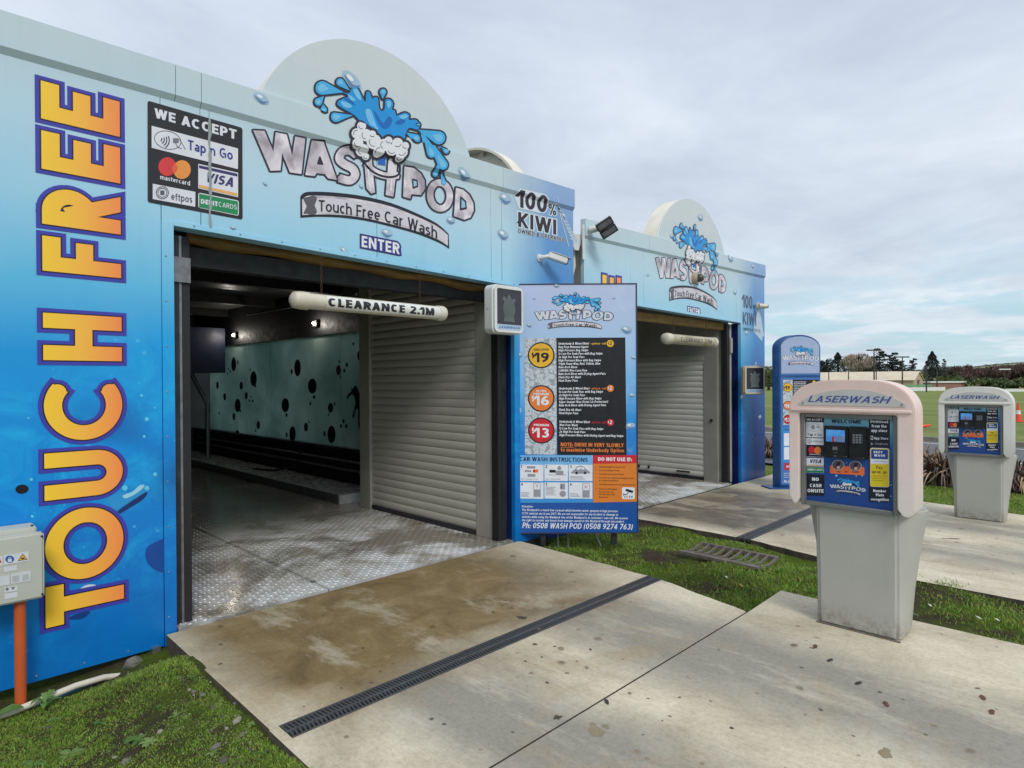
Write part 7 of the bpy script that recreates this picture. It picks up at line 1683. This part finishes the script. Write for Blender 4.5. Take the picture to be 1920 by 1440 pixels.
# ------------------------------------------------------------------ trees
LF = {'pine': [mat('pine_needles', (50, 62, 50), (34, 44, 38), 3, .8), mat('pine_needles_deep', (36, 46, 42), (26, 34, 34), 3, .8)],
      'green': [mat('leaf_green', (84, 104, 56), (60, 78, 44), 3, .8), mat('leaf_olive', (110, 118, 72), (84, 92, 56), 3, .8)],
      'red': [mat('bare_red_twig', (112, 82, 78), (88, 64, 62), 3, .85), mat('bare_brown_twig', (96, 84, 74), (74, 66, 58), 3, .85)],
      'bare': [mat('pale_twig', (190, 178, 160), (160, 148, 132), 3, .85), mat('brown_twig', (158, 142, 126), (128, 114, 100), 3, .85)]}
M_trunk = mat('tree_bark', (78, 66, 56), (54, 46, 40), 6, .9)
def tree(u, vt, wpx, vb, dep, kind, shape, label, seed, n=1500):
    k = dep / FPX; h = (vb - vt) * k; w = wpx * k; base = 1.55 - (vb - 715) * k; r = np.random.default_rng(seed)
    p = far(u, dep, -1.0); zb = base + 1.0
    t = empty('tree', tuple(p), label, 'tree', 'trees beyond the field'); tr = MB()
    top = zb + h; tr.tube([(0, 0, -.2), (w * .01, 0, zb + h * .35), (-w * .02, 0, zb + h * .8)], [max(.12, w * .05), max(.09, w * .035), .04], 7)
    for i in range(9 if kind != 'bare' else 26):
        a = r.uniform(0, 2 * pi); q = r.uniform(.25, .8 if kind != 'bare' else .6); z = zb + h * q; l = w * (.45 if kind != 'bare' else .30) * (1 - q * .5)
        tr.tube([(0, 0, z), (cos(a) * l * .6, sin(a) * l * .6, z + l * .35), (cos(a) * l, sin(a) * l, z + l * (.9 if kind == 'bare' else .4))], [w * .018 + .03, w * .01 + .02, .02], 5)
    tr.build('trunk', t, M_trunk)
    # crown: leaf clumps filling lobes of the given outline
    if shape == 'cone':
        q = r.uniform(0, 1, n) ** .8; lay = .72 + .28 * np.abs(np.sin(q * 17 + r.normal(0, .2, n))); rad = w / 2 * (1 - q) ** .75 * lay * r.uniform(.35, 1, n) ** .5; a = r.uniform(0, 2 * pi, n)
        x, y, z = rad * np.cos(a), rad * np.sin(a), zb + h * .06 + q * h * .95
    elif shape == 'layers':
        nl = 9; li = r.integers(0, nl, n); q = (li + .5) / nl; off = r.uniform(-1, 1, (nl, 2)) * w * .12; ln = w / 2 * r.uniform(.55, 1, nl)[li] * (1.05 - q * .85); a = r.uniform(0, 2 * pi, n); s = np.sqrt(r.uniform(0, 1, n))
        x = off[li, 0] + ln * s * np.cos(a); y = off[li, 1] + ln * s * np.sin(a); z = zb + h * (.22 + q * .78) + r.normal(0, h * .015, n) + ln * s * .12
    else:
        nl = 16; c = r.normal(0, 1, (nl, 3)); c /= np.linalg.norm(c, axis=1)[:, None]; c *= r.uniform(.3, .78, nl)[:, None]; rr = r.uniform(.22, .40, nl); li = r.integers(0, nl, n)
        d = r.normal(0, 1, (n, 3)); d /= np.linalg.norm(d, axis=1)[:, None]; q = c[li] + d * (rr[li] * r.uniform(.45, 1.05, n) ** .5)[:, None]
        x, y, z = q[:, 0] * w / 2, q[:, 1] * w / 2, zb + h * (.54 + q[:, 2] * .46)
    s = w * (.028 if kind != 'bare' else .016) * r.uniform(.6, 1.5, n) * (1500 / n) ** .5 + .05
    e1 = r.normal(0, 1, (n, 3)); e1 /= np.linalg.norm(e1, axis=1)[:, None]; e2 = np.cross(e1, r.normal(0, 1, (n, 3))); e2 /= np.linalg.norm(e2, axis=1)[:, None]
    asp = np.where(kind in ('bare', 'red'), 3.2, 1.0); C = np.stack([x, y, z], 1); s = s[:, None]
    if kind in ('bare', 'red'): e1 = e1 * .5 + C / (np.linalg.norm(C - [0, 0, zb], axis=1)[:, None] + 1e-6) * 0 + np.array([0, 0, .8]); 
    VV = np.stack([C - e1 * s * asp, C + e2 * s * .55, C + e1 * s * asp, C - e2 * s * .55], 1).reshape(-1, 3)
    me = bpy.data.meshes.new('crown'); me.from_pydata(VV.tolist(), [], (np.arange(n * 4).reshape(-1, 4)).tolist())
    for m in LF[kind]: me.materials.append(m)
    me.polygons.foreach_set('material_index', r.integers(0, 2, n).astype(np.int32)); me.update()
    o = bpy.data.objects.new('crown', me); COL.objects.link(o); o.parent = t; return t
TR = [(1571, 668, 34, 712, 190, 'pine', 'cone', 'dark pointed conifer just right of the pylon', 1800), (1546, 678, 30, 712, 195, 'pine', 'round', 'dark rounded tree at the pylon edge', 1400),
      (1610, 658, 56, 714, 185, 'bare', 'round', 'bare winter tree with pale twigs, above the shed roof', 5200), (1649, 661, 34, 714, 180, 'pine', 'layers', 'tall dark pine beside the tallest lamp post', 2200), (1632, 684, 30, 714, 186, 'pine', 'round', 'dark bushy tree at the foot of the tall pine', 1300),
      (1674, 669, 34, 714, 184, 'pine', 'layers', 'broad layered pine above the shed roof', 2000), (1690, 684, 26, 714, 182, 'pine', 'layers', 'ragged pine left of the shed gable', 1400), (1712, 680, 20, 712, 200, 'pine', 'layers', 'sparse small pine above the shed gable', 420),
      (1748, 667, 36, 724, 176, 'pine', 'cone', 'tall dense dark cypress right of the shed', 3000), (1759, 694, 26, 724, 178, 'pine', 'round', 'dark bush at the foot of the cypress', 900), (1771, 681, 12, 716, 200, 'pine', 'layers', 'slim pine right of the cypress', 400),
      (1781, 708, 36, 728, 170, 'green', 'round', 'green bushy tree behind the low red building', 1200), (1808, 690, 46, 724, 190, 'red', 'round', 'reddish bare tree above the white kiosk, left one', 3400), (1780, 700, 26, 718, 205, 'red', 'round', 'small reddish bare tree right of the cypress', 1100),
      (1834, 699, 34, 724, 200, 'red', 'round', 'reddish bare tree above the middle of the white kiosk', 1800), (1812, 712, 40, 736, 160, 'green', 'round', 'olive shrub behind the white kiosk arch', 1300), (1862, 687, 44, 726, 190, 'red', 'round', 'brown bare tree at the right of the white kiosk arch', 3000),
      (1895, 690, 50, 726, 192, 'red', 'round', 'wide brown bare tree near the right edge', 3400), (1925, 690, 44, 726, 188, 'red', 'round', 'brown bare tree cut off by the right edge', 2600), (1848, 715, 34, 736, 165, 'green', 'round', 'green shrub right behind the white kiosk', 1000), (1880, 714, 36, 738, 160, 'green', 'round', 'olive tree under the pale lamp head', 1300), (1908, 718, 44, 740, 158, 'green', 'round', 'dark green shrub at the right edge', 1300),
      (1441, 684, 40, 736, 150, 'green', 'round', 'dark green tree seen between the farther bay and the pylon', 1800), (1410, 690, 40, 736, 160, 'pine', 'round', 'dark tree hidden behind the farther bay', 900)]
for i, (u, vt, w, vb, dep, kd, shp, lb_, n) in enumerate(TR): tree(u, vt - 3, w * 1.35, vb, dep, kd, shp, lb_, 100 + i, int(n * 1.5))
# a low hedge of scrub behind the shed so the horizon is closed
r = np.random.default_rng(9); n = 5000; uu = r.uniform(1400, 1960, n); dd = r.uniform(215, 240, n); zz = r.uniform(-1, 2.3, n) * r.uniform(.4, 1, n) + .9 * np.sin(uu * .06) * (zz_ := 1)
C = np.array([list(far(a, b, c)) for a, b, c in zip(uu, dd, zz)]); e1 = r.normal(0, 1, (n, 3)) * .45; e2 = r.normal(0, 1, (n, 3)) * .45
VV = np.stack([C - e1, C + e2, C + e1, C - e2], 1).reshape(-1, 3); me = bpy.data.meshes.new('scrub'); me.from_pydata(VV.tolist(), [], np.arange(n * 4).reshape(-1, 4).tolist())
for m_ in (LF['green'][0], LF['red'][1]): me.materials.append(m_)
me.polygons.foreach_set('material_index', r.integers(0, 2, n).astype(np.int32)); me.update()
o = bpy.data.objects.new('scrub', me); COL.objects.link(o); tag(o, 'low scrub and hedges closing the far side of the yard', 'hedge', None, 'stuff')
# hills on the horizon
def hill(name, pts, d0, d1, m):
    V = []; n = len(pts)
    for u, v in pts:
        k = d0 / FPX; z = 1.55 + (715 - v) * k
        a = far(u, d0 * .55); b_ = far(u, d0 * .8); c = far(u, d0); d = far(u, d1)
        V += [(a[0], a[1], -2), (b_[0], b_[1], z * .55), (c[0], c[1], z), (d[0], d[1], -5)]
    F = [(i * 4 + j, (i + 1) * 4 + j, (i + 1) * 4 + j + 1, i * 4 + j + 1) for i in range(n - 1) for j in range(3)]
    return struct(raw(name, V, F, m, None, True))
hm = mat('pasture_hill', (132, 138, 96), (104, 108, 78), .006, .95, stretch=(1, 1, 4)); hm2 = mat('wooded_ridge', (70, 82, 74), (56, 66, 60), .02, .95)
hill('hills', smooth([(1300, 706), (1500, 704), (1700, 702), (1760, 700), (1820, 694.5), (1860, 690), (1900, 687), (1960, 685), (2100, 690), (2400, 700)], 3, False), 1500, 2600, hm)
hill('hills', smooth([(1200, 708), (1500, 703), (1700, 699), (1760, 694), (1775, 692), (1800, 692.5), (1840, 695), (1900, 700), (2100, 706)], 3, False), 1750, 2700, hm2)
b = MB().use(hm2)   # tree line along the crest
rr = random.Random(4)
for i in range(160):
    u = 1815 + i * .9; v = np.interp(u, [1700, 1820, 1860, 1900, 1960], [702, 694.5, 690, 687, 685]); c = far(u, 1490); z = 1.55 + (715 - v) * 1490 / FPX
    b.sphere((c[0], c[1], z - .5), rr.uniform(1.6, 2.9), 6, 4)
o = b.build('crest_trees'); tag(o, 'dark line of trees along the crest of the far hill', 'tree line', None, 'stuff')

# haze: a closed box of even, thin air
hz, t, bb = mnew('haze_air'); t.nodes.remove(bb); vp = t.nodes.new('ShaderNodeVolumePrincipled'); vp.inputs['Color'].default_value = rgb(214, 224, 234); vp.inputs['Density'].default_value = .00022
t.links.new(vp.outputs[0], t.nodes['Material Output'].inputs['Volume'])
USE_HAZE = False
if USE_HAZE:
    o = MB().box((-200, -2400, -8), (2800, 2800, 60)).build('haze', None, hz); o['kind'] = 'stuff'
